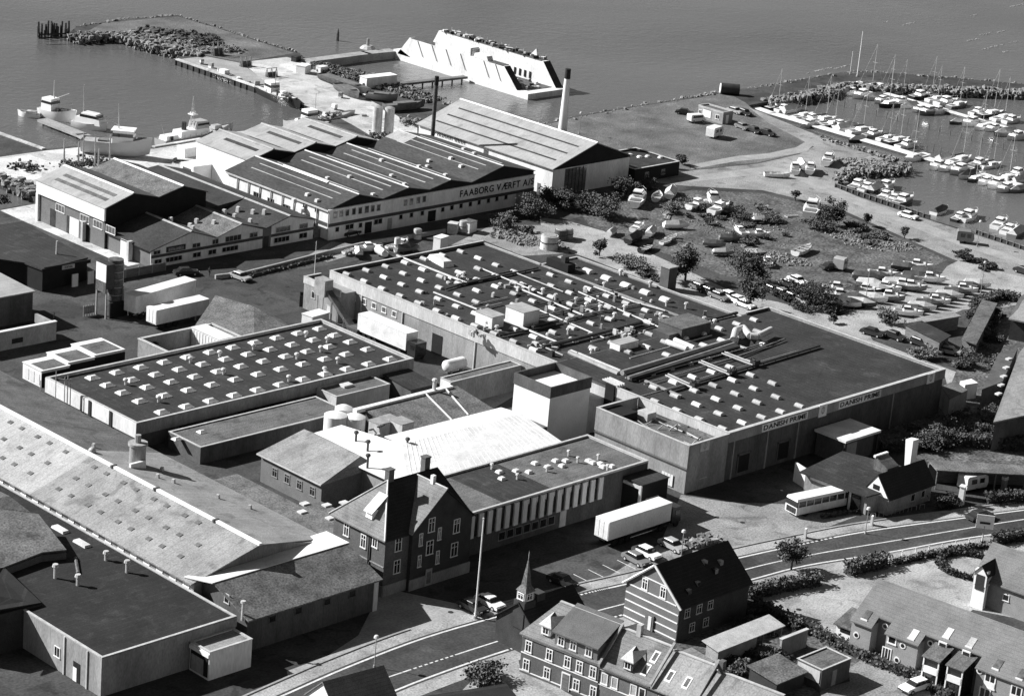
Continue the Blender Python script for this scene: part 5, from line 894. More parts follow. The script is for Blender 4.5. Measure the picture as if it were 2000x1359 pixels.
for x0 in (11.2, 14.4):
    b = MB(); w_ = 2.0
    for x in (x0, x0+w_): b.box(x-.08, x+.08, -1.6, -1.44, 0, 4.1)
    b.box(x0-.08, x0+w_+.08, -1.6, -1.44, 2.05, 2.9); b.box(x0-.08, x0+w_+.08, -1.58, -1.46, 3.9, 4.1); b.box(x0-.07, x0+.03, -1.44, 1.6, 2.05, 2.9); b.build('bay_frame', 'white_paint', t)
    MB().box(x0+.05, x0+w_-.05, -1.4, 1.6, .05, 3.95).build('bay_glazing', 'glass', t); MB().slab([(x0-.25, -1.8, 4.05), (x0+w_+.25, -1.8, 4.05), (x0+w_+.25, 1.6, 4.9), (x0-.25, 1.6, 4.9)], .1).build('bay_roof', 'felt_grey', t)
    MB().box(x0+.3, x0+1.4, 1.0, 1.65, 4.5, 5.3).build('dormer', 'white_paint', t); MB().box(x0+.45, x0+1.25, .95, 1.0, 4.6, 5.15).build('dormer_pane', 'glass', t)
for x, y, mt in ((1.6, .9, 'glass_grey'), (8.3, .7, 'skylight'), (12, 2.3, 'skylight'), (15.2, 2.2, 'skylight_aged'), (19.6, .9, 'glass_grey'), (22.8, .8, 'glass_grey'), (26.5, .9, 'glass_grey')):
    z = 5.35+(y-1.2)*.647 if y > 1.2 else 4.35+(y+.35)*.647
    MB().slab([(x-.42, y-.6, z-.6*.647+.07), (x+.42, y-.6, z-.6*.647+.07), (x+.42, y+.6, z+.6*.647+.07), (x-.42, y+.6, z+.6*.647+.07)], .1).build('roof_window', mt, t); MB().box(x-.46, x+.46, y-.72, y-.6, z-.46, z-.28).build('roof_window_sill', 'white_paint', t)
MB().xprism([(1.3, 0), (5, 0), (5, 3.2), (1.3, 2.3)], -2.6, .2).build('porch', 'white_paint', t); MB().slab([(-2.9, 1, 2.45), (.2, 1, 2.45), (.2, 5.2, 3.4), (-2.9, 5.2, 3.4)], .12).build('porch_roof', 'felt_grey', t); MB().box(-2.0, -.2, 1.24, 1.3, 1.6, 2.1).build('porch_pane', 'glass', t)
t = thing('end_house', 'brick house with large grey roof plane and white gabled dormer by the ring hedge', 'house', (-21.5, -108.5, 0), math.atan2(-.993, .118), local=True)
MB().box(0, 16, 0, 8, 0, 4).build('wall', 'brick_pale', t); MB().xprism([(.1, 3.9), (7.9, 3.9), (4, 7.1)], .2, 15.8).build('gable_wall', 'brick_pale', t)
for y in (-.4, 8.4): MB().slab([(-.3, y, 3.75), (16.3, y, 3.75), (16.3, 4, 7.4), (-.3, 4, 7.4)], .16).build('roof_slope', 'roof_slate', t)
MB().xprism([(-1.1, 0), (-.4, 0), (-.4, 5.3), (-1.1, 5.3)], .3, 2.1).build('dormer_front', 'white_paint', t); MB().yprism([(.3, 3.2), (2.1, 3.2), (2.1, 4.8), (1.2, 5.9), (.3, 4.8)], -1.15, 2).build('dormer', 'white_paint', t); MB().box(.6, 1.8, -1.2, -1.14, 2.6, 4.7).build('dormer_pane', 'glass', t)
MB().slab([(2.3, -1.3, 4.7), (1.2, -1.3, 6.05), (1.2, 2.6, 6.05), (2.3, 2.6, 4.7)], .1).build('dormer_roof', 'roof_black_and_shaded', t); MB().slab([(.1, -1.3, 4.7), (1.2, -1.3, 6.05), (1.2, 2.6, 6.05), (.1, 2.6, 4.7)], .1).build('dormer_roof', 'roof_tile', t); window(t, 4.6, 0, 1.9, .9, .9, 0, 1, 'white_paint')  # dormer slope away from the sun blackened as shade, the other left tile
# garden sheds between the houses
t = thing('flat_garage', 'small flat-roofed grey garage with pale front panels behind the hedge', 'garage', (-58.7, -113, 0))
parapet_roof(t, -58.7, -53.2, -113, -109.2, 2.75, 'render_dark', 'felt_grey', rim_h=.1, th=.12); MB().box(-58.78, -58.7, -112.8, -109.4, 1.0, 2.5).build('front_panel', 'render_pale', t); MB().box(-56.6, -55.8, -113.06, -113, .1, 2.1).build('door', 'render_grey', t)
t = thing('lean_to_shed', 'low shed with weathered grey pent roof beside the flat garage', 'shed', (-63.5, -111, 0))
MB().box(-64.5, -59.3, -111, -106.8, 0, 2).build('wall', 'brick_dark', t); MB().slab([(-64.8, -111.3, 2.0), (-59, -111.3, 2.0), (-59, -106.5, 2.5), (-64.8, -106.5, 2.5)], .12).build('roof', 'roof_moss', t)
t = thing('pale_roof_shed', 'timber shed with pale sagging roof sheets behind the banded brick house', 'shed', (-64, -101.7, 0))
MB().box(-64.2, -57, -101.6, -99.7, 0, 2.3).build('wall', 'timber_pale', t); MB().slab([(-64.6, -101.9, 2.35), (-52, -101.9, 2.4), (-52, -99.2, 2.9), (-64.6, -99.2, 2.8)], .1).build('roof', 'galvanised', t)
for x in (-56, -52.4): MB().box(x, x+.15, -101.7, -101.55, 0, 2.35).build('post', 'timber', t)
t = thing('tin_roof_shed', 'little shed with flat grey tin roof tucked behind the brick terrace', 'shed', (-70.5, -102, 0))
MB().box(-70.6, -67, -103, -99.8, 0, 2.2).build('wall', 'brick_dark', t); MB().slab([(-70.9, -103.2, 2.2), (-66.7, -103.2, 2.2), (-66.7, -99.5, 2.6), (-70.9, -99.5, 2.6)], .1).build('roof', 'eternit_grey', t)
t = thing('garden_wall', 'leaning pale rendered garden wall catching the sun among the sheds', 'wall', (-54, -104, 0)); MB().box(-55.5, -50.5, -104.3, -104, 0, 2.4).build('wall', 'render_grey', t); MB().box(-55.6, -50.4, -104.4, -103.9, 2.4, 2.5).build('coping', 'render_pale', t)
# ================= filling station and carport
t = thing('service_station', 'low filling station with dark pitched roof, white gablet and white wing wall', 'building', (-10.5, -82.3, 0))
MB().prism([(-10, -71), (-1, -70.2), (1.5, -80), (-4.6, -82.2), (-9.4, -81.7)], 0, 3.0).build('wall', 'render_grey', t); MB().slab([(-11, -70.6, 3.1), (0, -69.7, 3.6), (3, -79.2, 3.6), (-4.6, -82.6, 3.1), (-10.3, -82.1, 3.1)], .2).build('roof', 'felt', t)
MB().prism([(-9.4, -71.6), (-9.1, -71.6), (-7.9, -67.6), (-8.2, -67.6)], 0, 2.9).build('wing_wall', 'white_wall', t); MB().box(-10.1, -10.0, -76.5, -72, 2.2, 2.6).build('name_board', 'white_wall', t)
MB().box(-9.75, -9.65, -80.8, -77, .1, 2.6).build('shop_glazing', 'glass', t)
for y in (-77.2, -79): MB().box(-9.9, -9.7, y-.15, y+.15, 0, 2.9).build('pier', 'white_wall', t)
MB().xprism([(-83.6, 2.6), (-79.6, 2.6), (-81.4, 5.4)], -7.3, -7.1).build('gablet', 'white_paint', t); MB().box(-7.36, -7.3, -82, -80.9, 3.3, 4.0).build('gablet_pane', 'glass', t)
for y in (-84, -79.2): MB().slab([(-7.4, y, 2.5), (3.5, y, 2.5), (3.5, -81.5, 5.6), (-7.4, -81.5, 5.6)], .15).build('roof_slope', 'roof_black_and_shaded', t)
MB().box(-7, 3.2, -83.6, -79.6, 0, 2.6).build('wing', 'render_grey', t); window(t, -1.2, -83.6, .9, 1.0, 1.1, 0, 1, 'render_pale'); window(t, 1.2, -83.6, .9, .9, 1.1, 0, 1, 'render_pale'); window(t, -6, -82.0, 1.2, .8, 1, 0, 1, 'render_pale')
MB().xprism([(-78.9, 3.2), (-76.5, 3.2), (-76.5, 5.4), (-78.9, 4.2)], -1.5, 1.2).build('clerestory', 'felt_grey', t); MB().box(-1.6, 1.4, -76.7, -76.3, 5.2, 5.5).build('clerestory_cap', 'white_paint', t)
t = thing('advertising_fin', 'tall white wedge-shaped advertising fin behind the filling station', 'sign', (3.2, -78.6, 0)); MB().xprism([(-79.6, 0), (-79.0, 0), (-78.2, 7.6), (-79.5, 7.8)], 3, 4.4).build('fin', 'white_paint', t)
t = thing('long_carport', 'long low carport with weathered sheet roof and dark open front', 'carport', (6, -85, 0))
c0, c1, c2, c3 = P(1812, 897, 3), P(2060, 912, 3), P(2060, 930, 3), P(1845, 935, 3); MB().slab([tuple(c) for c in (c0, c1, c2, P(1830, 918, 3))], .18).build('roof', 'roof_moss', t); b0, b1 = P(1815, 885, 0), P(2060, 900, 0)
MB().prism([(c0.x-1, c0.y-1), (c1.x, c1.y), (c1.x+.4, c1.y+.4), (c0.x-.6, c0.y-.6)], 0, 2.8).build('back_wall', 'timber', t)
for f in (.0, .25, .5, .75): q = P(1832, 918, 3).lerp(c2, f); MB().box(q.x, q.x+.16, q.y, q.y+.16, 0, 2.85).build('post', 'timber', t)
for q in ((1910, 930), (1960, 955)):
    s = P(*q); o = thing('fuel_pump', 'slim white-topped fuel pump standing under the long carport', 'fuel pump', (s.x, s.y, 0), group='fuel pumps'); MB().box(s.x-.35, s.x+.35, s.y-.3, s.y+.3, 0, 1.5).build('body', 'render_grey', o); MB().box(s.x-.38, s.x+.38, s.y-.33, s.y+.33, 1.5, 2.0).build('head', 'white_paint', o)
# ================= sheds and roofs on the right edge
t = thing('right_hall', 'large hall with pale concrete roof slope at the edge of the gardens', 'building', (28, -77, 0))
MB().slab([tuple(P(1940, 824, 5)), tuple(P(2060, 798, 5)), tuple(P(2060, 600, 6.5)), tuple(P(1990, 690, 6))], .25).build('roof', 'eternit_grey', t); MB().prism([tuple(P(*q, 4.7)[:2]) for q in ((1943, 825), (2060, 803), (2060, 620), (1992, 695))], 0, 4.6).build('wall', 'render_dark', t)
MB().prism([tuple(P(*q, 3)[:2]) for q in ((1918, 760), (1958, 745), (1988, 680), (1950, 690))], 0, 3.0).build('lean_to', 'render_dark', t)
for k in range(5): s = P(1950+k*5, 770-k*17, 3); MB().obox(s.x, s.y, 2.98, 1.1, .7, .25).build('rooflight', 'skylight', t)
t = thing('barn_roof', 'barn with broad grey roof next to the gravel lane corner', 'building', (75, -47, 0))
MB().slab([tuple(P(1970, 622, 4)), tuple(P(2060, 640, 4)), tuple(P(2060, 530, 5.5)), tuple(P(1992, 580, 5))], .25).build('roof', 'eternit_grey', t); MB().prism([tuple(P(*q, 3.8)[:2]) for q in ((1975, 622), (2060, 638), (2060, 540), (1994, 584))], 0, 3.7).build('wall', 'brick_dark', t)
for nm, lb, q, mt in (('long_shed', 'long narrow grey felt-roofed shed beyond the boat lane', ((1878, 662), (1907, 672), (1948, 592), (1918, 585)), 'felt_grey'), ('open_shed', 'small open shed with flat pale roof and dark underside near the boat lane', ((1786, 622), (1800, 630), (1878, 617), (1855, 607)), 'eternit_grey'), ('dark_yard_shed', 'dark flat roof of a low shed behind the pale boundary wall', ((1765, 632), (1838, 668), (1858, 655), (1800, 626)), 'felt')):
    c = P(*q[0], 2.5); t = thing(nm, lb, 'shed', (c.x, c.y, 0)); MB().slab([tuple(P(*k, 2.5)) for k in q], .18).build('roof', mt, t); m_ = sum((P(*k, 2.5) for k in q), Vector())/4; MB().prism([tuple((m_+(P(*k, 2.5)-m_)*.9)[:2]) for k in q], 0, 2.25).build('wall', 'timber', t)
t = thing('boundary_wall', 'long pale stained boundary wall running between parked cars and sheds', 'wall', (60, -38, 0))
for k in range(9):
    a, b = P(1765+k*9.5, 640+k*5.6), P(1765+(k+1)*9.5, 640+(k+1)*5.6); d = (b-a); MB().obox((a.x+b.x)/2, (a.y+b.y)/2, 0, d.length-.06, .25, 1.7+.06*(k % 2), math.atan2(d.y, d.x)).build('panel', 'render_grey', t)
for lb, q, z in (('square cabin with pale walls and brick-toned side at the factory corner', ((1838, 755), (1855, 779), (1890, 762), (1864, 744)), 3.2), ('white-topped cabin beside the factory corner', ((1875, 745), (1885, 752), (1910, 748), (1897, 740)), 2.6)):
    c = P(*q[1], z); t = thing('cabin', lb, 'cabin', (c.x, c.y, 0)); pl = [tuple(P(*k, z)[:2]) for k in q]; MB().prism(pl, 0, z-.1).build('wall', 'render_grey' if z > 3 else 'white_wall', t); MB().prism(pl, z-.09, z+.05).build('roof', 'felt_grey' if z > 3 else 'white_paint', t)
# ================= vehicles
MC = {}
def cached(k, fn):
    if k not in MC: MC[k] = fn()
    return MC[k]
def car(p0, p1, paint, label, kind='sedan', L=None, group=None, z=0.0):
    a, b = P(*p0), P(*p1); c = (a+b)/2; d = b-a; t = thing('parked_car', label, 'car', (c.x, c.y, z), math.atan2(d.y, d.x), group, True)
    K = (kind, paint)
    if kind == 'van':
        prof = [(-2.1, .35), (2.1, .35), (2.15, .8), (1.75, 1.15), (1.3, 1.85), (-2.0, 1.95), (-2.15, 1.7)]; hw = .85
    else:
        prof = [(-2.1, .32), (2.1, .32), (2.15, .6), (2.0, .78), (.95, .9), (-1.3, .93), (-2.05, .86), (-2.15, .6)]; hw = .83
    def body():
        m_ = MB(); n = len(prof)
        for y, k in ((-hw, .96), (-hw*.9, 1.0)): pass
        vs = []
        for y, s, dz in ((-hw, .985, -.02), (-hw*.82, 1, 0), (hw*.82, 1, 0), (hw, .985, -.02)): vs += [(x*s, y, zz+(dz if zz > .5 else 0)) for x, zz in prof]
        fs = [tuple(range(n)), tuple(range(3*n, 4*n))[::-1]]
        for k in range(3): fs += [(k*n+(i+1) % n, k*n+i, (k+1)*n+i, (k+1)*n+(i+1) % n) for i in range(n)]
        return m_.add(vs, fs).mesh('body', paint)
    inst('body', cached(('b',)+K, body), t, (0, 0, 0))
    if kind == 'van':
        inst('windscreen', cached(('ws',), lambda: MB().add([(1.78, -.7, 1.16), (1.78, .7, 1.16), (1.36, .62, 1.8), (1.36, -.62, 1.8)], [(0, 1, 2, 3)]).mesh('windscreen', 'glass')), t, (0, 0, .0)).location.x = .02
        for s in (-1, 1): inst('side_window', cached(('sw',), lambda: MB().box(-1.6, 1.2, -.01, .01, 1.15, 1.65).mesh('side_window', 'glass')), t, (0, s*.86, 0))
    else:
        e = 0 if kind == 'sedan' else .35
        inst('glazing', cached(('g', kind), lambda: MB().obox(-.25-e*.7, 0, .88, 2.5+e, 1.5, .44, 0, .66, .84).mesh('glazing', 'glass')), t, (0, 0, 0)); inst('roof', cached(('r', kind, paint), lambda: MB().obox(-.25-e*.7, 0, 1.31, 1.68+e*.7, 1.27, .07, 0, .9, .92).mesh('roof', paint)), t, (0, 0, 0))
        for x in (.62, -.55): inst('pillar', cached(('p', paint), lambda: MB().obox(0, 0, .9, .07, 1.42, .43, 0, 1, .9).mesh('pillar', paint)), t, (x-.35, 0, 0))
    wm = cached(('w',), lambda: MB().tube((0, -.1, 0), (0, .1, 0), .31, .31, 12).mesh('wheel', 'rubber')); hm = cached(('h',), lambda: MB().tube((0, -.12, 0), (0, .12, 0), .17, .17, 8).mesh('hub', 'galvanised'))
    for x in (-1.3, 1.3):
        for y in (-.76, .76): inst('hub', hm, inst('wheel', wm, t, (x, y, .31)), (0, 0, 0))
    for y in (-.55, .55): inst('headlight', cached(('hl',), lambda: MB().box(-.03, .03, -.16, .16, -.08, .08).mesh('headlight', 'skylight')), t, (2.12, y, .62))
    inst('bumper', cached(('bu',), lambda: MB().box(2.12, 2.22, -.8, .8, .38, .52).box(-2.22, -2.12, -.8, .8, .38, .52).mesh('bumper', 'steel_dark')), t, (0, 0, 0))
    return t
W_, D_, G_, M_ = 'paint_white', 'paint_dark', 'paint_grey', 'paint_mid'
for a in [((930, 1170), (982, 1196), W_, 'white fastback car parked beside the flagpole'), ((900, 1180), (945, 1203), D_, 'dark car parked right next to the flagpole, half hidden by it'), ((1246, 1078), (1280, 1094), W_, 'white car in the marked parking bays behind the banded house'), ((1226, 1090), (1258, 1107), G_, 'grey car beside the white one in the marked bays'), ((1078, 1132), (1118, 1150), D_, 'black car in shadow behind the turret house'),
          ((1300, 1065), (1326, 1078), M_, 'pale car at the end of the marked bays by the rubble bed'), ((1885, 1020), (1940, 1007), D_, 'black car driving along the street past the advertising board'), ((1815, 1338), (1758, 1356), W_, 'white hatchback on the gravel drive behind the terrace hedge', 'hatch'), ((1322, 222), (1352, 226), D_, 'dark car parked at the kiosk corner on the field'), ((1342, 240), (1376, 237), W_, 'white minibus in front of the harbour kiosk', 'van'),
          ((1428, 219), (1442, 223), M_, 'pale car just behind the harbour kiosk'), ((1444, 221), (1464, 228), D_, 'dark car between kiosk and marina pontoon'), ((1440, 248), (1460, 256), G_, 'grey car first in the row along the field edge'), ((1462, 254), (1485, 264), D_, 'black car in the middle of the row along the field edge'), ((1482, 260), (1512, 268), D_, 'black car last in the row along the field edge'),
          ((343, 538), (384, 536), D_, 'dark car parked under the workshop windows'), ((452, 540), (486, 552), M_, 'pale car with open rubbish around it by the low yard wall'), ((668, 463), (700, 456), D_, 'dark car in the shade of the lettered hall front'), ((1603, 528), (1642, 524), D_, 'black car beside the grey box trailer on the storage yard'), ((1758, 422), (1788, 430), W_, 'lone white car driving on the marina road'),
          ((60, 552), (92, 546), W_, 'white panel van in front of the dark-roofed garage', 'van'), ((1685, 650), (1722, 660), D_, 'dark car first beside the pale boundary wall'), ((1728, 655), (1765, 668), D_, 'black car with bright bonnet next along the boundary wall'), ((1778, 668), (1815, 682), D_, 'black rounded car third along the boundary wall', 'hatch'), ((1812, 680), (1838, 690), G_, 'grey car fourth along the boundary wall'), ((1838, 688), (1868, 694), M_, 'pale car last along the boundary wall'), ((1985, 530), (2015, 540), D_, 'dark car by the barn at the gravel corner')]: car(*a)
for k, (x, y) in enumerate(((1508, 572), (1528, 578), (1548, 586), (1566, 592), (1540, 560), (1557, 553), (1566, 566))):
    car((x-14, y-6), (x+14, y+6), W_ if k >= 4 else (D_, G_, D_, M_)[k], ('white' if k >= 4 else ('black', 'grey', 'black', 'pale')[k])+' car parked in the cluster between yard trees', group='cars under the yard trees' if k in (0, 2, 4, 5, 6) else None)
for k, (x, y) in enumerate(((1404, 584), (1424, 583), (1441, 592), (1385, 575), (1366, 567), (1455, 600))): car((x-13, y-5), (x+13, y+5), (G_, W_, W_, D_, G_, W_)[k], {0: 'grey', 3: 'black', 4: 'second grey'}.get(k, 'white')+' car parked along the factory back wall under the small tree', group='cars behind the factory' if k in (1, 2, 5) else None)
def truck(name, label, x0, x1, y, w_, z0, h, rz=0.0, mt='white_metal', cab='front', cabm='paint_dark', origin=None, n_ax=3):
    L = x1-x0; t = thing(name, label, 'lorry', origin or (x0, y, 0), rz, None, True)
    MB().box(0, L, -w_/2, w_/2, z0, z0+h).build('cargo_box', mt, t); MB().box(-.03, L+.03, -w_/2-.03, w_/2+.03, z0+h+.003, z0+h+.06).build('box_roof', mt, t)
    for k in range(3): MB().box(-.04, 0, -w_/2+.1+k*w_/3, -w_/2+w_/3-.05+k*w_/3, z0+.15, z0+h-.15).build('rear_door', mt, t)
    MB().box(.2, L-.2, -.5, .5, z0-.35, z0-.003).build('chassis', 'steel_dark', t)
    wm = cached(('tw',), lambda: MB().tube((0, -.14, 0), (0, .14, 0), .5, .5, 12).mesh('wheel', 'rubber'))
    for k in range(n_ax):
        for s in (-1, 1): inst('wheel', wm, t, (1.5+1.3*k, s*(w_/2-.2), .5))
    if cab:
        c = MB().box(L+.35, L+2.2, -w_/2+.05, w_/2-.05, .7, 2.9); c.build('cab', cabm, t); MB().box(L+2.2, L+2.24, -w_/2+.2, w_/2-.2, 1.7, 2.6).build('windscreen', 'glass', t); MB().box(L-2.8, L+2.2, -.45, .45, .5, .85).build('cab_chassis', 'steel_dark', t)
        for s in (-1, 1):
            inst('wheel', wm, t, (L+1.4, s*(w_/2-.2), .5)); inst('wheel', wm, t, (L-1.6, s*(w_/2-.2), .5)); MB().box(L+1, L+1.9, s*(w_/2-.03)-.02, s*(w_/2-.03)+.02, 1.8, 2.5).build('side_window', 'glass', t)
    else:
        for s in (-1, 1): MB().box(L-2.4, L-2.2, s*.7-.08, s*.7+.08, 0, z0-.3).build('landing_leg', 'steel', t)
    return t
q = P(1187, 1056, 1.25); truck('lorry_trailer', 'long white box lorry parked in front of the dark entrance tower', q.x, q.x+12.4, q.y+1.25, 2.5, 1.25, 2.6)
q = P(262, 613, 1.3); truck('lorry_trailer', 'longest white trailer standing behind the silo tower', 0, 14.2, 0, 2.6, 1.3, 2.8, .17, cab=None, origin=(q.x, q.y+1.2, 0))
q = P(304, 636, .9); truck('lorry_trailer', 'white trailer with pale grimy side tucked beside the patched shed roof', 0, 11, 0, 2.5, 1.0, 2.4, .05, 'white_wall', cab=None, origin=(q.x, q.y+1.2, 0))
truck('lorry_trailer', 'bright white lorry backed along the factory flank between the two skylight roofs', 0, 11.6, 0, 2.5, 1.2, 2.8, -math.pi/2, origin=(-19.5, 13.4, 0))
p = P(150, 600)
# coach
a, b = P(1556, 1012), P(1650, 992); d = b-a
t = thing('coach', 'cream coach with dark window band in front of the filling station', 'bus', (a.x, a.y+1.2, 0), math.atan2(d.y, d.x), None, True); L = d.length+1
MB().box(0, L, -1.2, 1.2, .45, 1.55).build('body', 'white_wall', t); MB().obox(L/2, 0, 1.55, L, 2.4, .85, 0, .99, .95).build('window_band', 'glass', t); MB().obox(L/2, 0, 2.4, L, 2.35, .35, 0, .98, .9).build('roof', 'paint_white', t)
for k in range(7): MB().box(.2+k*L/7, .32+k*L/7, -1.23, 1.23, 1.5, 2.42).build('pillar', 'white_wall', t)
for x in (1.8, L-2): 
    for s in (-1, 1): inst('wheel', cached(('tw',), None), t, (x, s*1.05, .5))
for k in range(4): MB().box(-.05, 0, -1.0+.5*k, -.6+.5*k, .6, 1.4).build('rear_panel', 'steel_dark', t)
# caravans and box trailer
def caravan(px, py, label, rz, mt='white_metal', L=4.4, cat='caravan', name='caravan'):
    p = P(px, py); t = thing(name, label, cat, (p.x, p.y, 0), rz, None, True)
    MB().yprism([(-L/2, .5), (L/2-.3, .5), (L/2, 1.2), (L/2-.2, 2.2), (L/2-.8, 2.5), (-L/2+.2, 2.5), (-L/2, 2.3)], -1.05, 1.05).build('body', mt, t)
    MB().box(-L*.3, -L*.05, -1.08, -1.05, 1.3, 2).build('side_window', 'glass', t); MB().box(L*.08, L*.3, -1.08, -1.05, 1.3, 2).build('side_window', 'glass', t); MB().tube((L/2-.2, 0, .45), (L/2+1.1, 0, .45), .05, .05, 6).build('drawbar', 'steel_dark', t)
    for s in (-1, 1): inst('wheel', cached(('w',), None), t, (-.1, s*.95, .31))
    return t
caravan(1395, 268, 'white caravan standing alone on the open field', .2); caravan(1640, 527, 'grey box trailer on the rough storage yard', .3, 'paint_mid', 2.4, 'trailer', 'box_trailer'); caravan(1884, 474, 'grey hooded trailer parked by the quay bulwark', -.9, 'paint_grey', 3.4, 'trailer', 'hooded_trailer'); caravan(1898, 955, 'white caravan with dark stripe parked by the fuel pumps', -.2, 'white_metal', 4.2)
# ================= boats
def hull(L, B, dr, fr, bow=.9, full=.8, n=12):
    vs = []; fs = []; m = 7
    for i in range(n+1):
        t = i/n; b = B/2*(1-max(0, (t-.45)/.55)**2.2)*(full+(1-full)*math.sin(min(1, t/.4)*math.pi/2)); b = max(b, .03)
        sh = fr+bow*max(0, (t-.3)/.7)**2; kz = -dr*(1-max(0, (t-.75)/.25)**2*.9)*(.75+.25*min(1, t*4)); x = -L/2+L*t
        for j in range(m):
            s = j/(m-1)*2-1; a = abs(s); y = b*(1 if a > .99 else math.sin(a*math.pi/2)**.8)*(1 if s > 0 else -1); z = kz+(sh-kz)*(a**2.4)
            vs.append((x+(.25*fr*(a**2) if i == n else 0), y if a > 0 else 0, z))
    for i in range(n):
        for j in range(m-1): fs.append((i*m+j, (i+1)*m+j, (i+1)*m+j+1, i*m+j+1))
    fs.append(tuple(range(m))); return vs, fs
def deck(L, B, fr, bow=.9, full=.8, n=12, dz=.06):
    vs = []; fs = []
    for i in range(n+1):
        t = i/n; b = max(.02, B/2*(1-max(0, (t-.45)/.55)**2.2)*(full+(1-full)*math.sin(min(1, t/.4)*math.pi/2))-.05); z = fr+bow*max(0, (t-.3)/.7)**2-dz; vs += [(-L/2+L*t, -b, z), (-L/2+L*t, b, z)]
    for i in range(n): fs.append((2*i, 2*i+2, 2*i+3, 2*i+1))
    return vs, fs
def bm(k, fn, nm, mt, sm=False): return cached(k, lambda: fn().mesh(nm, mt, None, sm))
def boat(x, y, z, rz, kind, label, s=1.0, hm='paint_white', group=None, tilt=0.0, land=False, name=None, tm='tarpaulin'):
    nm = name or {'sail': 'sailing_yacht', 'motor': 'motor_boat', 'tarp': 'covered_boat', 'open': 'dinghy'}[kind]
    t = thing(nm, label, 'boat', (x, y, z), rz, group, True); t.scale = (s, s, s); t.rotation_euler = (tilt, 0, rz)
    if kind == 'open': L, B, dr, fr, bw_ = 4.2, 1.6, .25, .45, .25
    elif kind == 'sail': L, B, dr, fr, bw_ = 8.2, 2.5, .5, .75, .25
    elif kind == 'motor': L, B, dr, fr, bw_ = 7.2, 2.6, .45, .8, .4
    else: L, B, dr, fr, bw_ = 7, 2.4, .45, .7, .3
    inst('hull', bm(('hull', kind, hm), lambda: MB().add(*hull(L, B, dr, fr, bw_)), 'hull', hm, True), t, (0, 0, 0))
    if kind == 'open':
        inst('floor', bm(('fl',), lambda: MB().add(*deck(L, B, fr, bw_, dz=.28)), 'floor', 'timber_pale'), t, (0, 0, 0))
        for q in (-1, .2, 1.1): inst('thwart', bm(('th',), lambda: MB().box(-.14, .14, -.6, .6, 0, .04), 'thwart', 'timber_pale'), t, (q, 0, .38))
    else:
        inst('deck', bm(('dk', kind), lambda: MB().add(*deck(L, B, fr, bw_)), 'deck', 'white_wall'), t, (0, 0, 0))
    if kind == 'sail':
        inst('cabin', bm(('cs',), lambda: MB().obox(.6, 0, .68, 3.2, 1.5, .5, 0, .82, .8), 'cabin', 'paint_white'), t, (0, 0, 0)); inst('cabin_window', bm(('cw',), lambda: MB().box(-.2, 1.6, -.71, .71, .86, 1.02), 'cabin_window', 'glass'), t, (0, 0, 0))
        inst('cockpit', bm(('cp',), lambda: MB().box(-3.2, -1.2, -.65, .65, .71, .74), 'cockpit', 'timber'), t, (0, 0, 0)); inst('mast', bm(('ms',), lambda: MB().tube((.9, 0, .7), (.9, 0, 10.2), .075, .05, 6), 'mast', 'galvanised'), t, (0, 0, 0))
        inst('boom', bm(('bo', tm), lambda: MB().tube((.85, 0, 1.7), (-2.6, 0, 1.75), .17, .13, 6), 'boom', tm), t, (0, 0, 0)); inst('stay', bm(('st',), lambda: MB().tube((.9, 0, 10.1), (4, 0, 1), .018, .018, 4).tube((.9, 0, 10.1), (-4, 0, .8), .018, .018, 4), 'stay', 'steel'), t, (0, 0, 0))
        inst('spreader', bm(('sp',), lambda: MB().tube((.9, -.7, 6), (.9, .7, 6), .03, .03, 4), 'spreader', 'galvanised'), t, (0, 0, 0))
    elif kind == 'motor':
        inst('cabin', bm(('cm',), lambda: MB().obox(.5, 0, .75, 3.4, 2.0, .5, 0, .85, .85).obox(-.2, 0, 1.25, 1.9, 1.65, .62, 0, .75, .85), 'cabin', 'paint_white'), t, (0, 0, 0)); inst('windscreen', bm(('wm',), lambda: MB().obox(-.15, 0, 1.33, 1.95, 1.7, .36, 0, .88, .92), 'windscreen', 'glass'), t, (0, 0, 0))
        inst('cockpit', bm(('cq',), lambda: MB().box(-3.1, -1.4, -.85, .85, .76, .8), 'cockpit', 'timber'), t, (0, 0, 0)); inst('rail', bm(('rl',), lambda: MB().path([(3.4, 0, 1.7), (2.4, .75, 1.55), (1.2, 1, 1.4)], .03, 4).path([(3.4, 0, 1.7), (2.4, -.75, 1.55), (1.2, -1, 1.4)], .03, 4), 'rail', 'galvanised'), t, (0, 0, 0))
    elif kind == 'tarp':
        inst('cover', bm(('tp', tm), lambda: MB().add([(-3.3, -1, .65), (-3.3, 1, .65), (-3.0, 0, 1.5), (.5, -1.2, .7), (.5, 1.2, .7), (.6, 0, 1.75), (3.3, -.15, .95), (3.3, .15, .95)], [(0, 2, 1), (0, 3, 5, 2), (1, 2, 5, 4), (3, 6, 5), (4, 5, 7), (5, 6, 7)]), 'cover', tm), t, (0, 0, 0))
    if land:
        for q in (-L*.22, L*.2): inst('trestle', bm(('tr', kind), lambda: MB().box(-.1, .1, -B*.4, B*.4, -dr-.35, -dr*.4), 'trestle', 'timber'), t, (q, 0, 0))
    return t
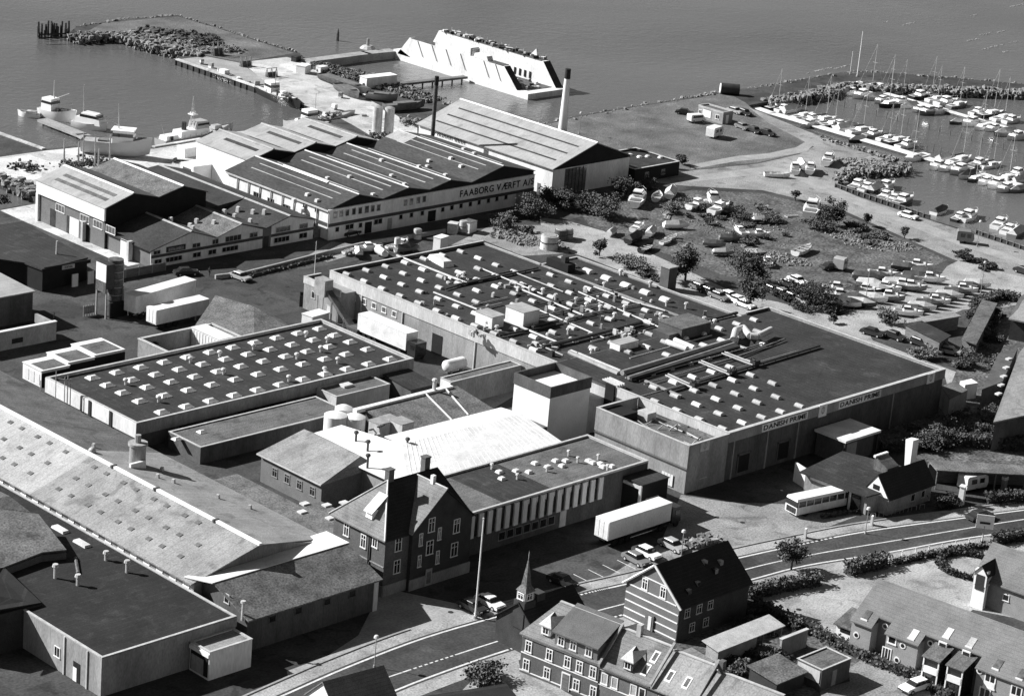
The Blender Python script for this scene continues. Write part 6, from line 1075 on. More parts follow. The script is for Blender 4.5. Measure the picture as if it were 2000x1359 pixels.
# pontoons with boats on both sides
def pontoon(p0, p1, w_, label, name='pontoon'):
    a, b = P(*p0, -.75), P(*p1, -.75); d = b-a; L = d.length; an = math.atan2(d.y, d.x); t = thing(name, label, 'pontoon', (a.x, a.y, WZ), an, None, True); n = int(L/2.4)
    for k in range(n): MB().box(k*L/n+.03, (k+1)*L/n-.03, -w_/2, w_/2, .45, .62).build('deck_plank', 'white_wall', t) if n < 300 else None
    for s in (-1, 1): MB().box(0, L, s*w_*.38-.12, s*w_*.38+.12, .1, .45).build('stringer', 'timber', t)
    for k in range(0, n, 3):
        MB().tube((k*L/n, 0, -2), (k*L/n, 0, .45), .16, .16, 6).build('pile', 'timber', t)
    return a, d.normalized(), L, an
# water positions: pixels of hull middles
def row(pts, an, kinds, base, hid, grp):
    for k, (x, y) in enumerate(pts):
        p = P(x, y, WZ); kind = kinds[k % len(kinds)]; hm = (W_, W_, W_, D_, W_, G_)[(k*5+hid) % 6]; s = .82+.34*((k*37+hid*11) % 10)/10
        nmk = {'sail': 'sailing yacht with bare mast', 'motor': 'motor cruiser with glazed wheelhouse', 'tarp': 'boat under a pale cover'}[kind]; col = {W_: 'white', D_: 'dark-hulled', G_: 'grey'}[hm]
        boat(p.x, p.y, WZ, an+R.uniform(-.07, .07), kind, '%s %s moored %s' % (col, nmk, base), s, hm, '%s, %s %s' % (grp, col, nmk), tm='tarp_pale' if (k+hid) % 2 else 'tarpaulin')
c4 = lambda a, b: (1500+a/4, b/4); c8 = lambda a, b: (1500+a/4, 340+b/4)
a, d, L, an = pontoon((1645, 158), (2010, 262), 1.8, 'outer floating pontoon running out from the breakwater'); 
row([c4(*q) for q in ((650, 735), (735, 760), (815, 775), (890, 800), (965, 830), (1035, 815), (1100, 840), (1185, 870), (1250, 890), (1320, 885), (1480, 965), (1590, 975), (1690, 1005), (1765, 1020), (1850, 1055), (1945, 1085))], an-math.pi/2, ['motor', 'motor', 'tarp', 'motor', 'sail', 'motor', 'tarp', 'motor'], 'on the shore side of the outer pontoon', 1, 'outer pontoon shore side')
row([c4(*q) for q in ((715, 690), (790, 700), (870, 710), (940, 715), (1040, 725), (1190, 765), (1265, 745), (1310, 785), (1395, 815), (1480, 835), (1640, 890), (1740, 905), (1830, 935), (1905, 955))], an+math.pi/2, ['motor', 'sail', 'motor', 'sail', 'sail', 'motor', 'sail', 'sail'], 'on the breakwater side of the outer pontoon', 2, 'outer pontoon breakwater side')
a, d, L, an = pontoon((1420, 190), (1510, 222), 2.2, 'short gangway pontoon leading out from the field'); a, d, L, an = pontoon((1508, 221), (2010, 367), 2.6, 'inner floating pontoon, the longest of the marina')
row([c4(*q) for q in ((60, 845), (125, 865), (185, 870), (270, 920), (345, 940), (430, 955), (500, 985), (560, 990), (615, 1012), (720, 1035), (820, 1065), (930, 1090), (1010, 1115), (1085, 1150), (1380, 1240), (1500, 1265), (1650, 1295), (1740, 1305))]+[c8(1860, 55), c8(1950, 15), c8(1975, 60)], an+math.pi/2, ['sail', 'motor', 'tarp', 'sail', 'motor', 'sail'], 'on the far side of the inner pontoon', 3, 'inner pontoon far side')
row([c4(*q) for q in ((320, 990), (690, 1105), (1150, 1245), (1330, 1315), (1400, 1330), (1500, 1350))]+[c8(*q) for q in ((1560, 25), (1640, 50), (1700, 75), (1790, 100), (1860, 130), (1950, 135))], an-math.pi/2, ['motor', 'tarp', 'sail', 'motor', 'motor'], 'on the yard side of the inner pontoon', 4, 'inner pontoon yard side')
row([c8(*q) for q in ((700, 105), (775, 125), (845, 125), (920, 115), (920, 190), (985, 210), (1060, 225), (1345, 300), (1500, 355), (1565, 350), (1810, 405), (1885, 450), (1950, 470))], an+math.pi/2+.2, ['motor', 'motor', 'tarp', 'motor', 'motor'], 'along the timber bulwark', 5, 'bulwark boats')
# mooring piles
pm = MB().tube((0, 0, -2.5), (0, 0, 1.5), .14, .12, 6).mesh('mooring_pile', 'timber')
for k in range(46):
    f = (k % 23)/22
    p = P(1560+430*f, 205+125*f+R.uniform(-3, 3), WZ) if k < 23 else P(1700+300*f, 262+85*f+R.uniform(-4, 4), WZ)
    if k < 23: p = P(1545+455*f, 183+120*f, WZ)
    o = inst('mooring_pile', pm, None, (p.x, p.y, WZ)); tag(o, 'lone timber mooring pile standing in the marina water', 'pile', 'marina mooring piles')
# timber bulwark along the marina quay
for (p0, p1, lb) in (((1630, 366), (1815, 428), 'dark timber bulwark with uprights along the marina quay'), ((1905, 456), (2040, 503), 'further stretch of dark timber bulwark beside the hooded trailer')):
    a, b = P(*p0), P(*p1); d = b-a; t = thing('timber_bulwark', lb, 'wall', (a.x, a.y, 0), math.atan2(d.y, d.x), None, True); n = int(d.length/1.6)
    MB().box(0, d.length, .1, .3, -1.2, .75).build('planking', 'steel_dark', t)
    for k in range(n): MB().box(k*1.6, k*1.6+.18, -.12, .1, 0, 1.0).build('post', 'timber', t)
    MB().box(0, d.length, -.1, .32, .76, .88).build('cap_rail', 'timber', t)
# boats ashore
for q in [(1245, 398, .55, 'motor', 'long white motor boat laid up beside the yard bushes', 1.25, W_), (1283, 389, .6, 'open', 'small white dinghy behind the laid-up motor boat', 1.3, W_), (1310, 383, .6, 'tarp', 'pale covered boat at the back of the yard bushes', 1.0, W_), (1362, 408, .1, 'motor', 'white motor boat first in the trio ashore by the shrubs', .9, W_), (1392, 397, .9, 'motor', 'white high cabin cruiser behind in the trio ashore', 1.0, W_), (1405, 417, .2, 'motor', 'white cruiser with dark windscreen, lowest of the trio ashore', 1.0, W_),
          (1245, 452, .3, 'motor', 'small white cabin boat ashore beside the gravel lane', .7, W_), (1272, 459, .5, 'tarp', 'boat with white cover next to the small cabin boat', .75, W_), (1320, 447, -.5, 'tarp', 'white shrouded boat alone on the rough grass', .75, W_), (1312, 468, .2, 'open', 'white dinghy lying flat behind the lane shrubs', .9, W_), (1301, 476, .2, 'open', 'second flat white dinghy in front of the first by the lane shrubs', .9, W_), (1196, 459, .4, 'tarp', 'pale boat bundle at the edge of the gravel lane', .6, W_), (1240, 472, .3, 'tarp', 'dark tarpaulined boat next to the gravel lane', .95, D_), (1262, 490, .3, 'open', 'dark flat raft boat lying on the gravel lane', 1.2, D_),
          (1585, 418, .55, 'motor', 'large white boat hull propped against the tall bush', 1.35, W_), (1517, 346, -.7, 'open', 'white dinghy on the marina road verge', 1.3, W_), (1552, 337, .7, 'motor', 'white boat ashore beside the rock point', .9, W_), (1565, 328, .9, 'tarp', 'covered boat ashore beside the rock point', .9, W_), (1582, 337, .6, 'motor', 'second white cruiser ashore beside the rock point', .9, W_), (1617, 320, .5, 'motor', 'white cruiser ashore nearest the rock point', 1.0, W_), (1567, 494, .2, 'open', 'white flat boat lying beside the black heap', 1.5, W_)]:
    p = P(q[0], q[1]); boat(p.x, p.y, .55 if q[3] != 'open' else .28, q[2], q[3], q[4], q[5], q[6], None, 0, True, tm='tarp_pale' if q[6] == W_ else 'tarpaulin')
rngb = random.Random(77)
YR = [(1634, 572), (1648, 566), (1662, 576), (1640, 585), (1668, 590), (1690, 575), (1700, 562), (1712, 548), (1722, 543), (1710, 572), (1728, 570), (1692, 548), (1752, 560), (1762, 565), (1772, 556), (1778, 568), (1788, 548), (1768, 530), (1790, 527), (1806, 540), (1815, 552), (1680, 600), (1655, 600), (1735, 588), (1702, 590)]
for k, (x, y) in enumerate(YR):
    p = P(x, y); kind = ('motor', 'tarp', 'sail', 'motor', 'tarp')[k % 5]; hm = (W_, D_, W_, G_)[k % 4]; t = boat(p.x, p.y, .55, -.95+R.uniform(-.15, .15), 'tarp' if kind == 'sail' else kind, '%s boat %s packed in the laid-up row on the gravel' % ({W_: 'white', D_: 'dark', G_: 'grey'}[hm], 'with cabin' if kind == 'motor' else 'under a cover'), .78, hm, 'laid-up row %s %s' % (hm, kind == 'motor'), 0, True, tm='tarp_pale' if k % 3 == 0 else 'tarpaulin')
for k in range(16):
    x, y = rngb.uniform(1280, 1540), rngb.uniform(395, 520)
    if y < 400+(x-1280)*.02 or (x < 1330 and y > 480): continue
    p = P(x, y); kind = ('tarp', 'open', 'tarp', 'motor')[k % 4]; hm = (D_, W_, G_, W_)[k % 4]
    boat(p.x, p.y, .5 if kind != 'open' else .28, rngb.uniform(-1, 1.5), kind, {'tarp': 'sheeted boat half sunk in the storage yard scrub', 'open': 'open dinghy lying in the storage yard scrub', 'motor': 'small white cabin boat stranded in the storage yard scrub'}[kind]+(' with grey hull' if hm == G_ else ''), .62, hm, 'yard scrub boats '+kind+hm, 0, True, tm='tarpaulin' if k % 3 else 'tarp_pale')
for k in range(11):
    p = P(1772+k*13.5, 618-k*5.6); boat(p.x, p.y, .55, -.9, 'tarp' if k % 4 else 'motor', 'boat %s in the tight line beside the sheds' % ('with cabin' if k % 4 == 0 else 'under dark cover' if k % 2 else 'under pale cover'), .72, D_ if k % 2 else W_, 'boat line %d' % (0 if k % 4 == 0 else 1+k % 2), 0, True, tm='tarpaulin' if k % 2 else 'tarp_pale')
for k, (x, y) in enumerate(((680, 497), (700, 500), (720, 492), (740, 497), (765, 487), (785, 485), (795, 492))):
    p = P(x, y); boat(p.x, p.y, .5, (.2, .9, -.4, 1.3, .1, .5, -.2)[k], ('open', 'tarp', 'motor', 'tarp', 'open', 'motor', 'tarp')[k], ('upturned-looking white dinghy at the low yard wall', 'dark-sheeted boat among the wall junk', 'white cabin boat beside the concrete pillar', 'pale-sheeted boat against the factory corner', 'open white skiff by the concrete pillar', 'small white cruiser past the concrete pillar', 'grey sheeted boat at the parapet end')[k], .7, (W_, D_, W_, W_, W_, W_, G_)[k], None, 0, True, tm='tarp_pale' if k % 2 else 'tarpaulin')
p = P(888, 502, 6.2); 
t = boat(p.x, p.y, 6.75, -.95, 'tarp', 'long white-covered boat shape lying on the factory roof', .8, G_, None, 0, True, tm='tarp_pale', name='roof_boat') if False else None
# ================= harbour craft
def ship(name, label, p0, p1, B, fr, bow, hm, z=WZ, deckm='timber_pale', cat='ship', dr=1.0):
    a, b = P(*p0, z), P(*p1, z); c = (a+b)/2; d = b-a; L = d.length; t = thing(name, label, cat, (c.x, c.y, z), math.atan2(d.y, d.x), None, True)
    MB().add(*hull(L, B, dr, fr, bow, .85, 16)).build('hull', hm, t, True); MB().add(*deck(L, B, fr, bow, .85, 16, .25)).build('deck', deckm, t); return t, L
t, L = ship('patrol_vessel', 'grey-white patrol vessel with lattice mast moored along the quay', (312, 286), (452, 262), 4.2, 1.4, 1.2, 'paint_mid')
MB().obox(-1.5, 0, 1.2, 8, 3, 1.5, 0, .95, .9).build('superstructure', 'paint_white', t); MB().obox(.5, 0, 2.7, 3.6, 2.6, 1.5, 0, .85, .9).build('bridge', 'paint_mid', t); MB().obox(.8, 0, 3.2, 3.3, 2.5, .6, 0, .95, .98).build('bridge_window', 'glass', t)
m_ = MB(); 
for s in (-.5, .5): m_.tube((-1.2, s, 2.7), (-1.2, s*.2, 9), .08, .05, 5)
m_.tube((-2, 0, 2.7), (-1.2, 0, 9.5), .07, .05, 5)
for k in range(5): m_.tube((-1.3, -.5+.06*k, 3.8+k), (-1.3, .5-.06*k, 3.8+k), .04, .04, 4)
m_.build('mast', 'galvanised', t); MB().obox(-1.2, 0, 5.6, 1.4, 1.6, .2).build('radar_platform', 'paint_white', t); MB().tube((-1.9, 0, 6.2), (-.5, 0, 6.2), .12, .12, 6).build('radar', 'paint_white', t)
MB().obox(5.5, 0, 1.8, 2.2, 1.6, .8, 0, .8, .8).build('hatch', 'paint_mid', t); MB().tube((-3.5, 0, 2.7), (-3.5, 0, 4.3), .55, .5, 10).build('funnel', 'paint_dark', t, True); MB().obox(-7.5, 0, 1.2, 3.5, 2.4, .9, 0, .9, .9).build('stern_house', 'paint_white', t)
for k in range(16): MB().obox(R.uniform(-8, 7), R.uniform(-1.3, 1.3), 1.3, R.uniform(.3, .9), R.uniform(.3, .8), R.uniform(.3, .8), R.uniform(0, 3)).build('deck_gear', R.choice(('steel_dark', 'white_wall', 'paint_mid')), t)
for k in range(12): MB().tube((-L/2+.5+k*L/13, -1.9, 1.2), (-L/2+.5+k*L/13, -1.9, 2.1), .04, .04, 4).build('rail_post', 'galvanised', t)
MB().tube((-8.5, 0, 1.5), (-9.8, 0, 4.5), .06, .04, 5).build('derrick', 'galvanised', t)
t, L = ship('harbour_cruiser', 'white motor cruiser with long glazed wheelhouse alongside the jetty', (146, 244), (207, 257), 3.6, 1.2, .7, 'paint_white', cat='boat')
MB().obox(0, 0, 1.1, 6.5, 2.8, 1.2, 0, .9, .9).build('cabin', 'paint_white', t); MB().obox(.2, 0, 2.3, 4.4, 2.5, 1.0, 0, .8, .9).build('wheelhouse', 'paint_white', t); MB().obox(.2, 0, 2.45, 4.3, 2.52, .55, 0, .93, .97).build('wheelhouse_window', 'glass', t); MB().tube((-1.8, 0, 3), (-1.8, 0, 9), .12, .07, 5).build('mast', 'galvanised', t)
t, L = ship('fishing_trawler', 'white fishing trawler with cluttered deck at the jetty head', (84, 224), (146, 241), 4.4, 1.8, 1.1, 'paint_white', cat='boat')
MB().obox(-2.5, 0, 1.5, 3.0, 2.8, 2.6, 0, .9, .9).build('wheelhouse', 'paint_white', t); MB().obox(-2.45, 0, 3.0, 2.9, 2.7, .6, 0, .95, .95).build('wheelhouse_window', 'glass', t); MB().tube((-1.5, 0, 3), (-1.5, 0, 8), .15, .09, 6).build('mast', 'galvanised', t); MB().tube((-1.5, 0, 4), (2.8, 0, 6), .07, .05, 5).build('derrick', 'galvanised', t); MB().tube((3.6, 0, 1.8), (3.6, 0, 4.5), .08, .05, 5).build('foremast', 'galvanised', t)
for k in range(9): MB().obox(R.uniform(-1, 3), R.uniform(-1, 1), 1.4, R.uniform(.4, 1), R.uniform(.4, .9), R.uniform(.3, .9), R.uniform(0, 3)).build('deck_gear', R.choice(('rust', 'render_pale', 'steel_dark')), t)
t, L = ship('pilot_boat', 'small open-decked white boat at the outermost jetty berth', (78, 230), (36, 226), 2.8, .9, .5, 'paint_white', cat='boat'); MB().obox(-.5, 0, .8, 2.2, 1.6, .5, 0, .9, .9).build('cockpit_coaming', 'render_pale', t); MB().obox(-1, 0, .95, 1.2, 1.0, .4).build('engine_box', 'steel', t)
t, L = ship('slipway_cutter', 'wooden fishing cutter with white wheelhouse hauled up on the slipway', (160, 288), (292, 300), 4.8, 2.0, 1.3, 'paint_mid', z=.9, cat='boat', dr=1.0)
MB().obox(1.6, 0, 1.8, 4.2, 3.2, 2.6, 0, .95, .95).build('wheelhouse', 'white_paint', t); MB().obox(1.6, 0, 3.2, 4.2, 3.2, .7, 0, .97, .97).build('wheelhouse_window', 'glass', t); MB().obox(1.5, 0, 4.4, 4.6, 3.6, .15).build('wheelhouse_roof', 'white_paint', t)
MB().tube((.5, 0, 4.4), (.3, 0, 9.5), .16, .07, 6).build('mast', 'render_pale', t); MB().tube((.4, 0, 5.2), (-3.4, 0, 7.4), .08, .06, 5).build('boom', 'render_pale', t); MB().obox(-2.5, 0, 1.5, 2, 1.6, .6).build('hatch', 'timber', t); MB().box(-5, 5, -.3, .3, -2.4, -1.2).build('slip_cradle', 'rust', t)
p = P(250, 275)
for lb, a_, b_, hm in (('rusty work barge heaped with gear along the pier', (505, 178), (585, 215), 'paint_dark'), ('white cluttered workboat lying at the inner quay corner', (562, 251), (690, 234), 'paint_mid')):
    t, L = ship('work_boat', lb, a_, b_, 4.2, 1.5, .7, hm, cat='boat'); MB().obox(-L*.18, 0, 1.2, 3, 2.4, 2.4, 0, .92, .92).build('wheelhouse', 'white_paint', t); MB().obox(-L*.18, 0, 2.4, 2.95, 2.35, .6, 0, .97, .97).build('wheelhouse_window', 'glass', t); MB().tube((-L*.1, 0, 3), (-L*.1, 0, 7), .1, .06, 6).build('mast', 'galvanised', t)
    for k in range(22): MB().obox(R.uniform(-L*.4, L*.4), R.uniform(-1.3, 1.3), 1.25, R.uniform(.4, 1.3), R.uniform(.4, 1), R.uniform(.3, 1.2), R.uniform(0, 3), .8, .8).build('deck_gear', R.choice(('rust', 'white_wall', 'steel_dark', 'white_paint')), t)
# floating dry dock
t = thing('floating_dock', 'big white floating dry dock with sloping side walls and littered decks', 'ship', (129, 150, WZ)); z0 = WZ-.6
MB().box(129.5, 142.5, 124.5, 171.5, z0, .1).build('pontoon', 'dock_white', t)
def dockwall(x0, x1, ya, yb, sa, sb, z1, mt='dock_white', zb=.104): MB().add([(x0, ya, zb), (x1, ya, zb), (x1, yb, zb), (x0, yb, zb), (x0, ya+sa, z1), (x1, ya+sa, z1), (x1, yb-sb, z1), (x0, yb-sb, z1)], [(3, 2, 1, 0), (4, 5, 6, 7), (0, 1, 5, 4), (1, 2, 6, 5), (2, 3, 7, 6), (3, 0, 4, 7)]).build('side_wall', mt, t)
dockwall(129.6, 131.4, 128.3, 170, 4.8, 4, 4.85); dockwall(140.2, 142.3, 126, 170, 4.8, 3, 5.5); MB().box(129.7, 132.4, 144.8, 157, 4.86, 6.7).build('control_house', 'dock_white', t); MB().box(131.8, 140, 127, 169, .104, .2).build('dock_floor', 'rust', t)
dockwall(129.55, 131.3, 138.5, 143.5, .6, .3, 5.9, zb=4.86); MB().box(130, 132.2, 144.2, 144.79, 4.86, 6.5).build('stair_end', 'steel', t)
MB().box(140.1, 142.4, 131.5, 166, 5.51, 5.62).build('top_deck', 'rust', t); MB().box(129.5, 131.6, 133.5, 138.3, 4.86, 4.96).build('top_deck', 'rust', t); MB().box(129.5, 131.6, 157.2, 165.5, 4.86, 4.96).build('top_deck', 'rust', t)
for k in range(130): x, y, z = R.choice(((R.uniform(140.3, 142.1), R.uniform(132, 165), 5.62), (R.uniform(132, 139.5), R.uniform(128, 168), .2), (R.uniform(140.3, 142.1), R.uniform(132, 165), 5.62))); MB().obox(x, y, z, R.uniform(.3, 1.2), R.uniform(.3, 1.4), R.uniform(.2, .75), R.uniform(0, 3)).build('deck_clutter', R.choice(('render_pale', 'rust', 'steel_dark', 'white_wall')), t)
for k in range(14): MB().tube((142.2, 132+2.5*k, 5.6), (142.2, 132+2.5*k, 6.6), .05, .05, 4).build('rail_post', 'galvanised', t)
for y in (148, 153, 158, 163, 136, 140): MB().tube((129.5, y, 4.7), (129.45, y-2.2, 1.2), .07, .07, 5).build('fender_chain', 'steel_dark', t)
for y in (139.5, 137.8, 136.1, 134.4): MB().box(140.05, 140.2, y, y+.6, .6, 2.2).build('wall_opening', 'cladding_black', t)
MB().add([(129.5, 128.2, .2), (131.5, 128.2, .2), (131.5, 133, 4.8), (129.5, 133, 4.8)], [(0, 1, 2, 3)]).build('end_plate', 'steel_dark', t); MB().add([(140.1, 125.9, .2), (142.4, 125.9, .2), (142.4, 130.7, 5.5), (140.1, 130.7, 5.5)], [(0, 1, 2, 3)]).build('end_plate', 'steel_dark', t)
MB().xprism([(133.6, 5.6), (136.4, 5.6), (134.2, 7.8)], 141, 141.5).build('crane_fin', 'dock_white', t); MB().xprism([(165, .1), (171.4, .1), (171.4, .9), (169, 1.4)], 129.6, 132).build('end_ramp', 'dock_white', t)
# dolphins, jetties
for q in ((792, 115), (960, 168), (912, 145)):
    p = P(*q, WZ); t = thing('dolphin', 'dark steel mooring dolphin with bollard top beside the floating dock', 'dolphin', (p.x, p.y, WZ), group='dock dolphins'); MB().tube((p.x, p.y, WZ-2), (p.x, p.y, WZ+3.4), .75, .6, 10).build('pile', 'steel_dark', t, True); MB().tube((p.x, p.y, WZ+.4), (p.x, p.y, WZ+.7), 1.5, 1.5, 12).build('fender_ring', 'rubber', t, True)
def jetty(pts, w_, z, label, mt='concrete_grey', piles=True, face='steel_dark', th=.5):
    q = [P(*p, z) for p in pts]; t = thing('jetty', label, 'jetty', (q[0].x, q[0].y, WZ))
    for a, b in zip(q, q[1:]):
        d = b-a; MB().obox((a.x+b.x)/2, (a.y+b.y)/2, z-th, d.length+w_*.3, w_, th, math.atan2(d.y, d.x)).build('deck', mt, t)
        for k in range(int(d.length/3)+1):
            s = a+d*(k*3/d.length)
            if piles: MB().tube((s.x, s.y, WZ-3), (s.x, s.y, z-th), .22, .22, 6).build('pile', face, t)
    return t
jetty([(767, 164), (908, 149)], 1.6, .1, 'thin piled walkway crossing the dock basin', 'timber'); jetty([(600, 118), (715, 103), (765, 98)], 3.2, .5, 'dark-faced stone mole sheltering the dock basin', 'concrete_grey', False, 'steel_dark', 3.2)
jetty([(85, 233), (160, 262), (178, 272)], 2.6, -.2, 'concrete landing jetty with boats on both sides')
p = P(718, 95, .5); t = thing('mole_light', 'small domed light hut on the end of the stone mole', 'hut', (p.x, p.y, .5)); MB().tube((p.x, p.y, .5), (p.x, p.y, 1.2), 2, 1.2, 10).build('base', 'concrete', t); MB().tube((p.x, p.y, 1.2), (p.x, p.y, 3), .4, .3, 8).build('light', 'render_grey', t)
p = P(659, 80, WZ); t = thing('channel_buoy', 'dark spar buoy floating off the spit', 'buoy', (p.x, p.y, WZ)); MB().tube((p.x, p.y, WZ-.5), (p.x, p.y, WZ+2), .4, .35, 8).tube((p.x, p.y, WZ+2), (p.x, p.y, WZ+3.2), .35, .05, 8).build('body', 'rust', t)
t0 = P(105, 74, WZ); t = thing('old_pile_dolphin', 'rotten cluster of old harbour piles at the tip of the spit', 'dolphin', (t0.x, t0.y, WZ))
for k in range(34):
    p = P(R.uniform(75, 135), R.uniform(66, 76), WZ); MB().tube((p.x, p.y, WZ-1.5), (p.x+R.uniform(-.3, .3), p.y, WZ+R.uniform(1.4, 3.8)), .28, .22, 6).build('pile', 'steel_dark', t)
for a_, b_ in (((75, 68), (132, 66)), ((75, 75), (132, 73))): MB().tube(P(*a_, WZ+1.4), P(*b_, WZ+1.4), .22, .22, 6).build('waling', 'steel_dark', t)
# ================= rock banks (uncountable stones: one stuff object per bank)
def rocks(name, label, pts, width, n, r, z0, z1, mt='rock', seed=3, px=True):
    rng = random.Random(seed); q = [P(x, y, 0) for x, y in pts]; segs = [(q[i+1]-q[i]).length for i in range(len(q)-1)]; T = sum(segs); mb = MB()
    for k in range(n):
        d = rng.random()*T; i = 0
        while d > segs[i] and i < len(segs)-1: d -= segs[i]; i += 1
        t = (q[i+1]-q[i]).normalized(); nn = Vector((-t.y, t.x, 0)); o = rng.uniform(-1, 1); p = q[i]+t*d+nn*o*width; rr = r*rng.choice((.4, .55, .7, .9, 1.1, 1.7)); mb.rock((p.x, p.y, z0+(z1-z0)*rng.random()), rr, rng)
    o = mb.build(name, mt); o['kind'] = 'stuff'; o['label'] = label; o['category'] = 'rocks'; return o
rocks('rock_bank', 'boulders lining the inner edge of the hooked spit', [(140, 73), (180, 70), (230, 68), (260, 76), (290, 88), (320, 95), (360, 103), (395, 108)], 2.6, 1500, .5, -1.6, .5, seed=1); rocks('rubble_patch', 'pale rubble and scrub heaped on the hooked spit', [(250, 64), (300, 75), (340, 86), (380, 96), (410, 104)], 4.5, 800, .45, -.1, .4, seed=2)
rocks('rock_bank', 'thin line of stones along the seaward side of the hooked spit', [(150, 52), (245, 37), (347, 30), (420, 52), (500, 78), (585, 104)], .9, 800, .35, -1.2, .1, seed=4); rocks('rubble_patch', 'dark rubble on the spit beside the pier', [(270, 60), (320, 66), (380, 78), (410, 90)], 4, 260, .7, 0, .5, 'rock_dark', 5)
rocks('rock_bank', 'stone armour on the inner face of the marina breakwater', [(1500, 199), (1550, 190), (1600, 182), (1640, 172), (1655, 167), (1690, 170), (1750, 170), (1900, 177), (2000, 181), (2150, 193)], 2.2, 2600, .55, -1.6, .5, seed=6); rocks('rock_bank', 'stones along the seaward edge of the marina breakwater', [(1060, 243), (1250, 206), (1420, 178), (1500, 168), (1560, 156), (1680, 139), (1850, 151), (2000, 164), (2150, 178)], 1.2, 1300, .35, -1.2, .12, seed=7)
rocks('rock_bank', 'pale rock armour of the rounded marina point', [(1600, 268), (1675, 291), (1740, 311), (1768, 321), (1762, 330), (1700, 333), (1665, 331), (1645, 340), (1638, 355)], 1.6, 1000, .4, -1.5, .3, seed=8); rocks('rubble_patch', 'rubble spread over the marina point', [(1640, 318), (1690, 318), (1740, 322)], 3, 600, .32, 0, .2, seed=9); rocks('rock_bank', 'stone slope beside the small western inlet', [(-60, 338), (20, 352), (72, 380)], 2, 420, .65, -1.2, .5, seed=10)
rocks('rock_bank', 'stones along the shore behind the fabrication hall', [(865, 200), (980, 235), (1045, 248), (1062, 243)], 1.5, 200, .6, -1.2, .3, seed=11)
rocks('rubble_patch', 'mixed rubble and scrap beyond the factory parapet', [(960, 455), (1000, 460), (1050, 480), (1100, 478)], 3.2, 700, .26, 0, .35, seed=12); rocks('rubble_patch', 'scrap heaps on the bush-grown storage yard', [(1370, 430), (1420, 450), (1470, 470), (1520, 440)], 6, 420, .17, 0, .15, seed=13); rocks('rubble_patch', 'pale debris strewn near the laid-up boats', [(1500, 500), (1540, 505), (1560, 520)], 3, 300, .22, 0, .2, seed=14); rocks('rubble_patch', 'pale rubble bed at the far edge of the storage yard', [(1630, 450), (1680, 478), (1730, 485), (1780, 478)], 3, 600, .19, 0, .2, seed=15); rocks('rubble_patch', 'rubble bed behind the banded brick house', [(1310, 1072), (1360, 1060), (1400, 1052)], 1.2, 120, .45, 0, .5, seed=16)
rocks('rubble_patch', 'litter and scrap strewn along the dock basin shore', [(600, 128), (660, 140), (720, 155), (800, 185), (850, 198)], 4, 800, .3, 0, .5, seed=17); rocks('rubble_patch', 'dark scrap strewn along the dock basin shore', [(600, 128), (660, 140), (720, 155), (800, 185), (850, 198)], 4, 700, .32, 0, .6, 'rock_dark', seed=18)
sm = random.Random(31)
for k, (x, y, ln) in enumerate(((1990, 10, 34), (1955, 62, 16), (1900, 78, 22), (1925, 67, 20), (1940, 92, 40), (1965, 101, 12), (1980, 83, 12), (1775, 47, 26), (1732, 43, 8), (1600, 138, 46), (1645, 131, 30), (1905, 30, 10))):
    a, b = P(x-ln/2, y+ln*.12, WZ), P(x+ln/2, y-ln*.12, WZ); mb = MB(); d = b-a
    for j in range(int(ln*.7)):
        f = sm.random(); c = a+d*f; mb.obox(c.x+sm.gauss(0, .25), c.y+sm.gauss(0, .25), WZ+.01+.002*j, sm.uniform(.4, 1.6), sm.uniform(.06, .2), .04, math.atan2(d.y, d.x)+sm.gauss(0, .15), .8, .5)
    o = mb.build('foam_streak', 'render_pale'); o['kind'] = 'stuff'; o['label'] = 'thin broken streak of pale foam on the open sea'; o['category'] = 'foam'
# long low wall with scrub along the lane
t = thing('lane_wall', 'long low pale stone wall following the shaded lane', 'wall', tuple(P(430, 540)))
WL = [(420, 545), (480, 538), (560, 518), (640, 497), (720, 478), (800, 466), (870, 455)]
for (a_, b_) in zip(WL, WL[1:]): a, b = P(*a_), P(*b_); d = b-a; MB().obox((a.x+b.x)/2, (a.y+b.y)/2, 0, d.length-.05, .45, .75, math.atan2(d.y, d.x)).build('wall_section', 'concrete_grey', t)
hedge([tuple(P(*q)[:2]) for q in ((470, 546), (560, 524), (650, 502))], .9, .6, 'low dark scrub growing against the lane wall', seed=61, dens=20)
